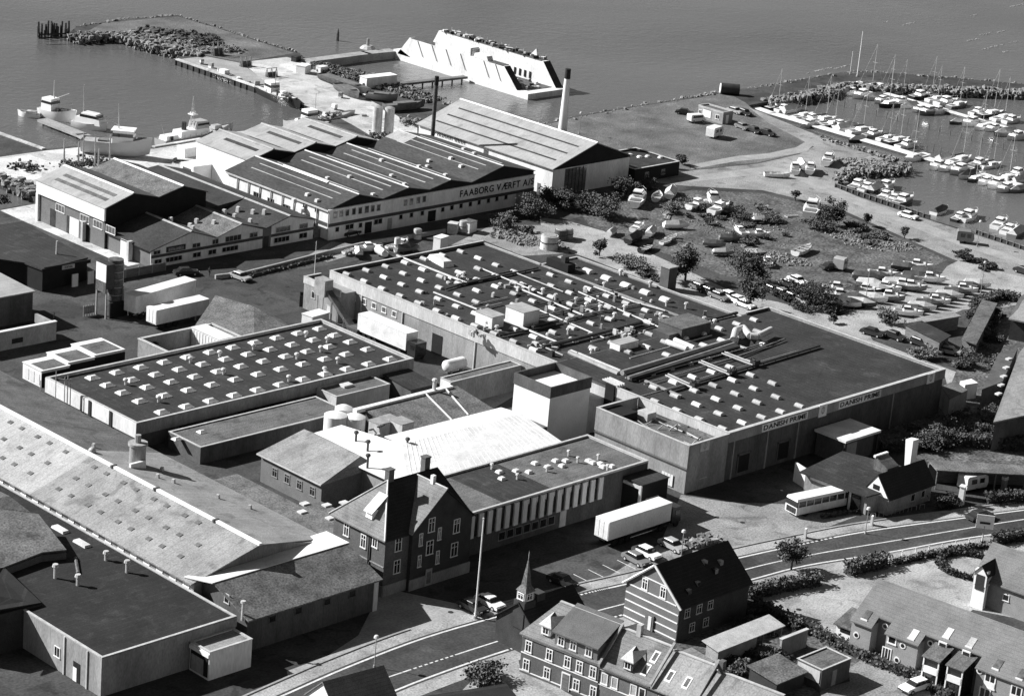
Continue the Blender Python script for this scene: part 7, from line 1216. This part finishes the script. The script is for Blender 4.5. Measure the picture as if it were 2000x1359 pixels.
# ================= trees and bushes
TR = [(1040, 425, 4.6, 3.2, 'leaf', 1200, 'big round bush at the end of the lettered hall'), (985, 444, 2.6, 2.4, 'leaf_pale', 600, 'pale straggly bush among the scrap behind the factory'), (1100, 408, 4.2, 3.0, 'leaf_dark', 1000, 'dark thick bush in front of the fabrication hall'), (1068, 402, 3.4, 2.2, 'leaf_dark', 700, 'dark bush against the corner of the lettered hall'), (1182, 425, 4.4, 3.6, 'leaf', 1300, 'wide bush between the hall and the gravel lane'), (1145, 412, 3.4, 2.4, 'leaf_dark', 800, 'dark bush between two larger ones by the gravel lane'), (1215, 388, 4.6, 2.6, 'leaf_dark', 900, 'tall dark bush beside the fabrication hall end'), (1270, 372, 3, 2.2, 'leaf_dark', 600, 'dark bush behind the laid-up boats'),
      (1170, 500, 3.6, 1.6, 'leaf', 500, 'small upright tree at the factory back edge'), (1228, 520, 2, 2.6, 'leaf_pale', 700, 'pale low bush along the factory back edge'), (1250, 530, 1.6, 2, 'leaf_pale', 450, 'second pale low bush along the factory back edge'), (1338, 548, 6.8, 2.6, 'leaf', 1100, 'tall loose tree beside the transformer pillar'), (1318, 552, 4, 2.2, 'leaf', 700, 'shorter tree hugging the transformer pillar'), (1460, 552, 6, 3.2, 'leaf_dark', 1500, 'big dark tree standing in the parking strip'), (1463, 602, 5, 1.6, 'leaf', 900, 'narrow dark tree behind the factory roof edge'), (1583, 596, 4.4, 3, 'leaf_dark', 1300, 'broad dark tree by the laid-up row of boats'), (1618, 608, 1.6, 2.4, 'leaf_dark', 600, 'low dark bush at the corner of the gravel lane'), (1622, 442, 5.2, 2.2, 'leaf_dark', 1000, 'tall pointed bush holding the large white boat'), (1600, 448, 2.2, 2.8, 'leaf', 700, 'spreading bush below the large white boat'),
      (1692, 442, 2.6, 1, 'leaf', 260, 'small lone tree on the marina verge'), (1766, 466, 2.6, 1, 'leaf', 260, 'small lone tree at the rubble end of the verge'), (1553, 392, 2.8, 1, 'leaf', 260, 'small lone tree beside the storage yard fence'), (1732, 632, 3, 1.8, 'leaf_pale', 600, 'feathery pale bush above the parked black cars'), (1800, 700, 2, 2.2, 'leaf_pale', 600, 'round grey-green bush at the factory edge'), (1628, 632, 1.6, .9, 'leaf', 200, 'tiny shrub on the factory kerb'), (1790, 872, 2.6, 2.4, 'leaf', 800, 'dim bush in the shade of the factory front'), (1835, 868, 3.2, 2.6, 'leaf', 900, 'larger bush beside the shaded factory corner'), (1545, 1112, 4, 2.1, 'leaf', 1100, 'round shrub at the end of the long street hedge'), (1852, 990, 1.7, 1.8, 'leaf_dark', 700, 'leaning dark bush on the verge by the filling station'), (945, 1335, 2.4, 2.3, 'leaf', 1000, 'spiky round bush on the pale street forecourt'), (284, 692, 2.2, 1.5, 'leaf', 500, 'dusty bush outside the walled pen'), (2, 398, 1.6, 2, 'leaf_dark', 400, 'dark bush beside the small western inlet'), (1332, 322, 2.4, 1.3, 'leaf_dark', 400, 'dark bush at the corner of the black annex')]
for k, (x, y, h, r, mt, n, lb) in enumerate(TR): p = P(x, y); tree(p.x, p.y, h, r, lb, 'tree' if 'tree' in lb else 'bush', mt, int(n*1.5), 100+k, name='tree' if 'tree' in lb else 'bush', low=.05 if r > h*.6 else .2, size=.2)
rng = random.Random(5)
def scatter(n, box, lb, grp, mts, hr=(.8, 1.8), seed=0):
    for k in range(n):
        x, y = rng.uniform(0, 1), rng.uniform(0, 1); a, b, c, d = box; px_ = a[0]*(1-x)*(1-y)+b[0]*x*(1-y)+c[0]*x*y+d[0]*(1-x)*y; py_ = a[1]*(1-x)*(1-y)+b[1]*x*(1-y)+c[1]*x*y+d[1]*(1-x)*y
        p = P(px_, py_); h = rng.uniform(*hr); tree(p.x, p.y, h, h*rng.uniform(.7, 1.3), lb, 'bush', rng.choice(mts), int(150+170*h), seed+k, True, 'bush', .18, grp, 0.0)
scatter(17, ((1290, 400), (1470, 385), (1530, 450), (1330, 440)), 'wild scrub bush on the boat storage yard', 'storage yard scrub', ['leaf', 'leaf_pale', 'leaf_dark'], (.8, 2.2), 300)
scatter(12, ((1410, 440), (1520, 430), (1545, 475), (1440, 480)), 'low weedy bush between scrap and laid-up boats', 'scrap weeds', ['leaf_pale', 'leaf'], (.6, 1.3), 340); scatter(16, ((1630, 440), (1660, 440), (1790, 480), (1700, 490)), 'low shrub on the rubble bed beside the marina road', 'rubble bed shrubs', ['leaf', 'leaf_pale'], (.6, 1.3), 360)
scatter(10, ((1850, 498), (1870, 492), (1945, 528), (1920, 532)), 'dark shrub in the traffic island by the gravel corner', 'island shrubs', ['leaf_dark'], (.8, 1.6), 380); scatter(9, ((1500, 565), (1520, 580), (1600, 605), (1570, 610)), 'dark shrub among the parked cars by the lane', 'car park shrubs', ['leaf_dark', 'leaf'], (.9, 1.8), 400)
scatter(20, ((1900, 600), (1960, 600), (1950, 740), (1870, 740)), 'garden bush beside the long narrow shed', 'garden bushes', ['leaf_dark', 'leaf', 'leaf_pale'], (1.0, 2.4), 420); scatter(22, ((1780, 850), (1960, 790), (2000, 850), (1800, 885)), 'shaded bush between factory front and carport', 'shaded bushes', ['leaf_dark', 'leaf'], (1.0, 2.2), 450); scatter(18, ((1420, 1250), (1500, 1270), (1560, 1340), (1430, 1340)), 'overgrown bush among the back-garden sheds', 'back garden bushes', ['leaf', 'leaf_dark', 'leaf_pale'], (.8, 1.9), 480); scatter(8, ((1460, 1180), (1500, 1190), (1500, 1235), (1450, 1230)), 'dark bush in the shade of the banded brick house', 'house shade bushes', ['leaf_dark'], (.8, 1.8), 500); scatter(8, ((1220, 510), (1240, 515), (1300, 560), (1280, 560)), 'weedy bush along the factory back wall', 'back wall weeds', ['leaf', 'leaf_pale'], (.6, 1.2), 520); scatter(9, ((960, 430), (1050, 430), (1060, 460), (980, 460)), 'rank weed bush around the scrap heaps', 'scrap heap weeds', ['leaf', 'leaf_pale'], (.7, 1.6), 540); scatter(10, ((340, 62), (430, 75), (440, 98), (380, 95)), 'salt-stunted scrub bush on the spit', 'spit scrub', ['leaf', 'leaf_dark'], (.7, 1.5), 560)
pl = lambda *q: [tuple(P(x, y)[:2]) for x, y in q]
hedge(pl((1462, 1168), (1530, 1152), (1600, 1140)), 1.6, 1.7, 'long clipped hedge between street and housing yard', seed=11, mt='leaf'); hedge(pl((1655, 1122), (1730, 1103)), 1.9, 1.9, 'thick box hedge by the housing yard entrance', seed=12, mt='leaf'); hedge([(P(1895, 1108).x+4.2*math.cos(a*.45), P(1895, 1108).y+4.2*math.sin(a*.45)) for a in range(12)], .9, .8, 'ring-shaped clipped hedge in front of the end house', seed=13)
hedge(pl((1745, 1103), (1800, 1090), (1860, 1078), (1925, 1068)), .9, .8, 'ragged row of shrubs behind the white rail fence', seed=14, mt='leaf'); hedge(pl((1940, 1062), (2040, 1045)), 1.6, 1.5, 'dense hedge past the advertising board', seed=15); hedge(pl((1495, 1195), (1560, 1222), (1630, 1258), (1700, 1292), (1780, 1322), (1860, 1365)), 1.9, 1.3, 'long wild hedge along the terrace gardens', seed=16, mt='leaf', dens=30); hedge(pl((1690, 1272), (1735, 1290), (1775, 1305)), 1.2, .9, 'inner garden hedge under the terrace walls', seed=17, mt='leaf')
hedge(pl((1720, 882), (1780, 872), (1860, 868), (2040, 880)), 2.2, 2.0, 'tall untrimmed hedge behind the long carport', seed=18, mt='leaf'); hedge(pl((1925, 982), (2040, 975)), 1.8, 1.6, 'clipped hedge along the street past the carport', seed=19); hedge(pl((1470, 1185), (1500, 1200), (1560, 1235)), 1.0, 1.6, 'dark hedge bounding the yard of the banded house', seed=20); hedge(pl((1900, 600), (1960, 582), (1985, 590)), 2, 1.6, 'thick hedge at the end of the boat line', seed=21, mt='leaf'); hedge(pl((1605, 1012), (1680, 1000), (1760, 988)), .6, .5, 'low thin hedge edging the filling station forecourt', seed=22, mt='leaf')
# ================= poles, lamps, signs
def pole(px, py, h, label, mt='white_paint', r=.09, name='flagpole', cat='flagpole', top=None):
    p = P(px, py); t = thing(name, label, cat, (p.x, p.y, 0)); MB().tube((p.x, p.y, 0), (p.x, p.y, h), r, r*.6, 8).build('pole', mt, t)
    MB().tube((p.x, p.y, 0), (p.x, p.y, .35), r*2.4, r*2, 8).build('foot', 'concrete_grey', t)
    if top == 'lamp': MB().tube((p.x, p.y, h), (p.x, p.y+.0, h+.08), .32, .32, 8).ball((p.x, p.y, h+.2), .3, .3, .2, 8, 4).build('lamp_head', 'skylight', t)
    if top == 'knob': MB().ball((p.x, p.y, h+.08), .14, .14, .14, 8, 4).build('knob', 'galvanised', t)
    return t
pole(928, 1207, 13.2, 'tall white flagpole between two parked cars at the street', top='knob', r=.13); pole(1674, 150, 11.4, 'tall white signal mast on the marina breakwater', top='knob', r=.14, name='signal_mast', cat='mast'); pole(1660, 146, 6, 'shorter pale mast beside the signal mast', r=.08, name='signal_mast', cat='mast')
for q, h, lb in (((731, 1303), 3.8, 'round-headed street lamp on the kerb island'), ((1330, 1088), 3.6, 'street lamp behind the banded house roof'), ((1690, 1042), 3.6, 'street lamp on the pavement before the filling station'), ((1131, 262), 4.6, 'thin lamp pole on the field near the chimney'), ((1690, 592), 6, 'thin lamp pole on the gravel lane near the laid-up boats'), ((1915, 575), 6, 'thin lamp pole at the gravel corner'), ((1908, 482), 5, 'thin lamp pole by the quay bulwark')): pole(*q, h, lb, 'steel', .07, 'street_lamp', 'lamp', 'lamp')
pole(614, 538, 6.2, 'slim white pole on the yard before the factory corner', r=.07); pole(418, 612, 3, 'short pole by the lorry trailers', 'steel', .06, 'post', 'post'); pole(105, 640, 2.6, 'lone dark post behind the ruined wall', 'steel_dark', .12, 'post', 'post')
for k, (x, y, h) in enumerate(((125, 312), (152, 316), (163, 322), (178, 322), (213, 316)) and ((125, 314, 4.4), (153, 318, 4.2), (162, 322, 6.5), (185, 326, 6), (214, 318, 5.6), (192, 330, 4))): pole(x, y, h, ('lone slip post on the open quay', 'slip post beside the winch clutter', 'tallest pale slip post at the cutter bow', 'slip post between cutter and shed', 'slip post at the cutter midships', 'short slip post by the shed roof')[k], 'timber_pale', .2, 'slip_post', 'post')
p = P(1917, 1066); t = thing('advertising_board', 'white advertising board on a thin post by the bend', 'sign', (p.x, p.y, 0)); MB().tube((p.x, p.y, 0), (p.x, p.y, 3), .09, .09, 8).build('post', 'steel', t); MB().obox(p.x, p.y, 2.6, 2.4, .12, 2.0, -.9).build('board', 'white_paint', t); MB().obox(p.x-.1, p.y-.08, 3.3, 1.4, .02, .3, -.9).build('printed_lines', 'letter', t); MB().obox(p.x, p.y, 0, 1, 1, .12).build('foot', 'concrete', t)
for q, lb in (((1572, 1050), 'white roadside marker block at the forecourt corner'), ((1702, 1025), 'white sign plate leaning on the filling station verge')): p = P(*q); t = thing('marker_block', lb, 'sign', (p.x, p.y, 0)); MB().obox(p.x, p.y, 0, .7, .35, 1.4, .4, .8, .8).build('body', 'white_paint', t); MB().obox(p.x, p.y, 0, 1, .6, .08, .4).build('base', 'concrete_grey', t)
p = P(1876, 985); t = thing('price_pylon', 'white price pylon beside the caravan at the filling station', 'sign', (p.x, p.y, 0)); MB().obox(p.x, p.y, 0, 1.0, .8, 2.8, .3, .85, .85).build('pylon', 'white_paint', t); MB().obox(p.x, p.y, 2.8, 1.1, .9, .12, .3).build('cap', 'white_wall', t)
t = thing('rail_fence', 'white rail fence curving along the housing yard edge', 'fence', tuple(P(1735, 1092))); fl = [P(1735+26*k, 1093-4.6*k) for k in range(11)]
for k, a in enumerate(fl):
    MB().box(a.x-.06, a.x+.06, a.y-.06, a.y+.06, 0, 1.0).build('post', 'white_wall', t)
    if k: MB().tube((fl[k-1].x, fl[k-1].y, .9), (a.x, a.y, .9), .04, .04, 5).build('rail', 'white_wall', t)
t = thing('bicycle_rail', 'low hooped rail on the verge in front of the filling station', 'rail', tuple(P(1700, 1008)))
for k in range(7): a = P(1700+16*k, 1012-3*k); MB().path([(a.x, a.y, 0), (a.x, a.y, .7), (a.x+.7, a.y-.3, .7), (a.x+.7, a.y-.3, 0)], .04, 5).build('hoop', 'steel', t)
# ================= loose equipment
def box_thing(name, label, cat, px, py, lx, ly, h, mt, rz=0.0, lid=None, lift=0.0):
    p = P(px, py); t = thing(name, label, cat, (p.x, p.y, lift), rz, None, True); w_ = .08
    if lid: MB().obox(0, 0, 0, lx, ly, h, 0, .98, .98).build('body', mt, t); MB().obox(0, 0, h, lx+.1, ly+.1, .1).build('lid', lid, t)
    else:
        MB().box(-lx/2, lx/2, -ly/2, ly/2, 0, .1).build('floor', mt, t)
        for a in ((-lx/2, lx/2, -ly/2, -ly/2+w_), (-lx/2, lx/2, ly/2-w_, ly/2), (-lx/2, -lx/2+w_, -ly/2+w_, ly/2-w_), (lx/2-w_, lx/2, -ly/2+w_, ly/2-w_)): MB().box(*a, .1, h).build('side', mt, t)
    return t
box_thing('rubbish_skip', 'dark open rubbish skip at the factory corner', 'skip', 603, 596, 3.2, 2.2, 1.9, 'steel_dark', -.7); box_thing('crate_box', 'white box beside the conveyor foot', 'box', 615, 637, 4, 2.4, 2.2, 'white_metal', .1, 'white_metal'); box_thing('cable_hut', 'pale wooden hut among the junk beyond the lane', 'hut', 915, 452, 2.4, 2.0, 2.0, 'white_wall', .2, 'felt_grey'); box_thing('round_bale_box', 'pale round-topped crate beyond the factory parapet', 'box', 884, 455, 1.8, 1.8, 1.9, 'concrete', .6, 'concrete'); box_thing('white_hopper', 'white hopper standing just behind the factory parapet', 'hopper', 860, 487, 2.6, 1.6, 2.4, 'white_paint', .2, 'white_paint'); box_thing('white_cart', 'white rounded cart on the bare tank yard', 'cart', 969, 750, 2.4, 1.6, 1.3, 'white_paint', .3, 'white_metal')
box_thing('quay_store', 'long white-roofed store box on the dock basin shore', 'container', 738, 168, 9, 2.6, 2.4, 'white_wall', -.05, 'white_paint'); box_thing('quay_hut', 'small white hut among scrap near the mole root', 'hut', 592, 142, 3, 2.4, 1.8, 'white_paint', .4, 'white_paint'); box_thing('quay_crate', 'pale crate on the dock basin shore', 'box', 628, 140, 2.4, 1.6, 1.2, 'white_wall', .1, 'white_wall'); box_thing('slip_cabin', 'low white cabin by the slipway rails', 'hut', 372, 303, 5, 2.6, 1.8, 'white_wall', 0, 'white_wall'); box_thing('gate_box', 'dark gate box at the pier head', 'box', 578, 120, 2.2, 1.4, 1.2, 'steel_dark', .3, 'steel_dark')
p = P(882, 722); t = thing('gas_tank', 'horizontal white gas tank on legs beside the factory flank', 'tank', (p.x, p.y, 0)); MB().tube((p.x-2, p.y-.8, 1.2), (p.x+1.6, p.y-.8, 1.2), .95, .95, 14).ball((p.x-2, p.y-.8, 1.2), .5, .94, .94, 10, 6).ball((p.x+1.6, p.y-.8, 1.2), .5, .94, .94, 10, 6).build('tank', 'white_wall', t, True)
for dx in (-1.4, 1): MB().box(p.x+dx-.15, p.x+dx+.15, p.y-1.5, p.y-.1, 0, .6).build('saddle', 'concrete_grey', t)
p = P(1420, 184); t = thing('fuel_cylinder', 'dark cylindrical fuel tank with white end on the breakwater', 'tank', (p.x, p.y, 0)); MB().tube((p.x-1.2, p.y+1.2, 1.3), (p.x+2, p.y-2, 1.3), 1.3, 1.3, 14).build('tank', 'steel_dark', t, True); MB().tube((p.x-1.3, p.y+1.3, 1.3), (p.x-1.2, p.y+1.2, 1.3), 1.1, 1.25, 14).build('end_cap', 'white_paint', t, True)
p = P(1303, 565); t = thing('transformer_pillar', 'square brick transformer pillar at the factory back edge', 'building', (p.x, p.y, 0)); MB().box(p.x-1.1, p.x+1.1, p.y-1, p.y+1, 0, 4.2).build('wall', 'brick', t); MB().box(p.x-1.25, p.x+1.25, p.y-1.15, p.y+1.15, 4.2, 4.4).build('roof', 'concrete_grey', t)
t = thing('bulk_conveyor', 'inclined steel conveyor and chute leaning at the factory corner', 'conveyor', (-20, 22, 0)); MB().slab([(-20.6, 14.4, .6), (-19.4, 14.4, .6), (-19.4, 22.6, 6.2), (-20.6, 22.6, 6.2)], .7).build('belt', 'rust', t); MB().box(-21, -19.2, 21.6, 24.2, 4.4, 7.2).build('head_box', 'steel', t); MB().obox(-20, 14.2, 0, 2, 2, 1.4, 0, 1.3, 1.3).build('hopper', 'rust', t)
for y, h in ((17, 2.2), (20, 4.2), (23.6, 4.5)):
    for x in (-20.6, -19.4): MB().tube((x, y, 0), (x, y, h), .08, .08, 6).build('leg', 'steel', t)
for x, y, r, h, lb, mt in ((1072, 486, 1.7, 2.6, 'round strapped bale of sheeting beyond the factory strip roof', 'tarp_pale'), (1095, 468, 1.3, 2, 'dark round drum behind the strapped bale', 'tarpaulin'), (1108, 465, 1.1, 1.8, 'grey drum next to the dark drum by the lane', 'steel'), (815, 466, .8, 1.8, 'pale barrel standing on the lane edge', 'galvanised'), (775, 492, .6, 2.6, 'white concrete pillar rising from the wall junk', 'white_wall'), (905, 452, .9, 2.0, 'pale boulder-like drum among the lane junk', 'concrete')):
    p = P(x, y); t = thing('drum', lb, 'drum', (p.x, p.y, 0)); MB().tube((p.x, p.y, 0), (p.x, p.y, h), r, r*.94, 12).build('shell', mt, t, True); MB().tube((p.x, p.y, h*.5), (p.x, p.y, h*.55), r*1.03, r*1.03, 12).build('hoop', 'steel_dark', t); MB().tube((p.x, p.y, h), (p.x, p.y, h+.12), r*.85, r*.7, 12).build('lid', 'steel', t)
for k, (a_, b_, lb, hm) in enumerate((((628, 152), (722, 186), 'long weathered wooden hulk lying on the dock shore', 'rust'), ((660, 172), (700, 192), 'short broken hulk next to the long wooden hulk', 'timber'), ((715, 190), (775, 196), 'flat grey barge dragged up near the silo tanks', 'paint_grey'), ((752, 214), (828, 208), 'dark hulk nearest the fabrication hall corner', 'rust'))):
    t, L = ship('beached_hulk', lb, a_, b_, 3.2, 1.2, .4, hm, z=.4, cat='boat', dr=.45, deckm='timber'); MB().obox(0, 0, 1.0, L*.5, 1.8, .4).build('hatch_board', 'timber', t)
# anchor lying on the quay
p = P(372, 318); t = thing('anchor', 'large dark anchor lying flat on the pale quay', 'anchor', (p.x, p.y, .15), -.75, None, True); MB().box(-3.2, 3, -.22, .22, 0, .3).build('shank', 'steel_dark', t); MB().slab([(-3.6, -.3, .32), (-3.2, 1.5, .32), (-2.8, 1.5, .32), (-2.7, 0, .32), (-2.8, -1.5, .32), (-3.2, -1.5, .32)], .3).build('flukes', 'steel_dark', t); MB().box(2.2, 2.6, -1.1, 1.1, .31, .5).build('stock', 'steel_dark', t)
for k, (x, y, lb) in enumerate(((50, 328, 'heap of dark rope and chain on the open quay'), (185, 318, 'tangle of nets and winch gear at the cutter bow'), (140, 324, 'coil of dark wire beside the lone slip post'), (800, 240, 'heap of pale scrap beside the hall corner'), (745, 270, 'dark scrap ring around the twin silos'), (450, 100, 'pale scaffolding heap at the root of the pier'))):
    rr = random.Random(k); p = P(x, y); mb = MB()
    for j in range(90): mb.rock((p.x+rr.gauss(0, 1.4), p.y+rr.gauss(0, 1.4), abs(rr.gauss(0, .5))), rr.uniform(.15, .5), rr)
    o = mb.build('scrap_heap', 'rock' if k in (3, 5) else 'rock_dark'); o['kind'] = 'stuff'; o['label'] = lb; o['category'] = 'scrap'
# dark plant unit on the strip roof behind the factory
p = P(1118, 512, 6.1); t = bpy.data.objects['food_factory']; MB().box(20.8, 22.6, 6.8, 12.0, 6.14, 7.6).build('plant_unit', 'cladding_black', t); MB().box(21.2, 22.2, 8, 9, 7.6, 8.6).build('plant_stack', 'steel_dark', t); MB().box(23, 24.2, 10, 11.5, 6.14, 7.6).build('plant_unit', 'galvanised', t)
MB().obox(5.6, 22.4, 6.14, 2.2, 5.6, .9, -.2, .75, .8).build('roof_hood', 'skylight', t)
# one person on the lane
def person(px, py, rz, label):
    p = P(px, py); t = thing('person', label, 'person', (p.x, p.y, 0), rz, None, True)
    J = {'pel': (0, 0, .92, .14, .11), 'che': (0, 0, 1.32, .17, .12), 'nec': (0, 0, 1.48, .06, .06), 'hd0': (.02, 0, 1.58, .085, .095), 'hd1': (.02, 0, 1.72, .085, .095), 'hl': (.02, .1, .88, .09, .09), 'kl': (.2, .1, .5, .06, .06), 'al': (.22, .1, .08, .045, .045), 'fl': (.36, .1, .04, .04, .035), 'hr': (-.02, -.1, .88, .09, .09), 'kr': (-.08, -.1, .48, .06, .06), 'ar': (-.3, -.1, .12, .045, .045), 'fr': (-.18, -.1, .04, .04, .035),
         'sl': (0, .2, 1.4, .06, .06), 'el': (-.1, .25, 1.13, .045, .045), 'wl': (.02, .26, .88, .035, .035), 'gl': (.05, .26, .8, .04, .03), 'sr': (0, -.2, 1.4, .06, .06), 'er': (.1, -.25, 1.14, .045, .045), 'wr': (.25, -.25, .95, .035, .035), 'gr': (.3, -.25, .88, .04, .03)}
    E_ = [('pel', 'che'), ('che', 'nec'), ('nec', 'hd0'), ('hd0', 'hd1'), ('pel', 'hl'), ('hl', 'kl'), ('kl', 'al'), ('al', 'fl'), ('pel', 'hr'), ('hr', 'kr'), ('kr', 'ar'), ('ar', 'fr'), ('che', 'sl'), ('sl', 'el'), ('el', 'wl'), ('wl', 'gl'), ('che', 'sr'), ('sr', 'er'), ('er', 'wr'), ('wr', 'gr')]
    ks = list(J); me = bpy.data.meshes.new('body'); me.from_pydata([J[k][:3] for k in ks], [(ks.index(a), ks.index(b)) for a, b in E_], []); o = bpy.data.objects.new('body', me); COL.objects.link(o)
    md = o.modifiers.new('skin', 'SKIN'); o.modifiers.new('sub', 'SUBSURF').levels = 1
    for i, k in enumerate(ks): v = me.skin_vertices[0].data[i]; v.radius = J[k][3:5]; v.use_root = k == 'pel'
    dg = bpy.context.evaluated_depsgraph_get(); m2 = bpy.data.meshes.new_from_object(o.evaluated_get(dg)); bpy.data.objects.remove(o); m2.materials.clear(); setmat(m2, 'cloth_dark'); inst('body', m2, t, (0, 0, 0))
    MB().ball((.02, 0, 1.7), .1, .09, .09, 8, 5).build('hair', 'roof_black_and_shaded', t); MB().ball((.075, 0, 1.64), .05, .065, .08, 8, 5).build('face', 'skin', t); return t
person(409, 540, .6, 'person in dark clothes walking on the lane beside the parked car')

# more craft and gear at the old harbour
for lb, a_, b_, hm, B in (('dark steel lighter moored tight against the pier', (420, 150), (490, 174), 'paint_dark', 3.4), ('small dark launch behind the work barge', (545, 196), (580, 212), 'paint_dark', 2.2)):
    t, L = ship('harbour_lighter', lb, a_, b_, B, 1.0, .4, hm, cat='boat'); MB().obox(-L*.25, 0, .9, 2.2, 1.6, 1.5, 0, .9, .9).build('cabin', 'white_wall', t); MB().obox(L*.1, 0, .8, L*.35, B*.6, .35).build('hatch', 'timber', t)
for k, (x, y, h, lb) in enumerate(((425, 108, 3.2, 'low crane frame on the pier head'), (480, 130, 2.4, 'net rack on the pier'), (530, 150, 2, 'net rack nearer the quay road'))):
    p = P(x, y); t = thing('pier_rack', lb, 'rack', (p.x, p.y, 0))
    for dx in (-1.4, 0, 1.4): MB().tube((p.x+dx, p.y-.6, 0), (p.x+dx, p.y, h), .09, .09, 5).build('upright', 'timber_pale', t); MB().tube((p.x+dx, p.y+.6, 0), (p.x+dx, p.y, h), .09, .09, 5).build('upright', 'timber_pale', t)
    MB().tube((p.x-1.6, p.y, h), (p.x+1.6, p.y, h), .09, .09, 5).build('crossbar', 'timber_pale', t); MB().obox(p.x, p.y, .1, 3, .5, h*.5, 0, .9, .4).build('hanging_net', 'rust', t)
st = random.Random(9)
for k in range(22):
    x, y = ((st.uniform(380, 600), st.uniform(112, 140)) if k % 2 else (st.uniform(600, 740), st.uniform(165, 235))); p = P(x, y)
    if k % 2: p = P(st.uniform(400, 590), 0) if False else P(385+9*k, 122+3.6*k)
    t = thing('fish_crate', 'pale stacked fish crate left about the pier and quay road', 'crate', (p.x, p.y, .02), st.uniform(0, 3), 'pier crates', True); n = st.choice((1, 2, 3))
    for j in range(n): MB().obox(0, 0, j*.42, 1.2, .8, .38, .1*j, .95, .95).build('crate_box', st.choice(('white_wall', 'timber_pale', 'steel')), t)
for k in range(14):
    x, y = st.uniform(1300, 1560), st.uniform(420, 530); p = P(x, y); t = thing('timber_stack', 'low stack of weathered boards in the storage yard', 'timber', (p.x, p.y, .02), st.uniform(0, 3), 'yard timber stacks', True)
    for j in range(6): MB().box(-1.4, 1.4, -.5+.18*j, -.36+.18*j, 0, .2+.06*(j % 3)).build('board', st.choice(('timber', 'timber_pale', 'render_pale')), t)
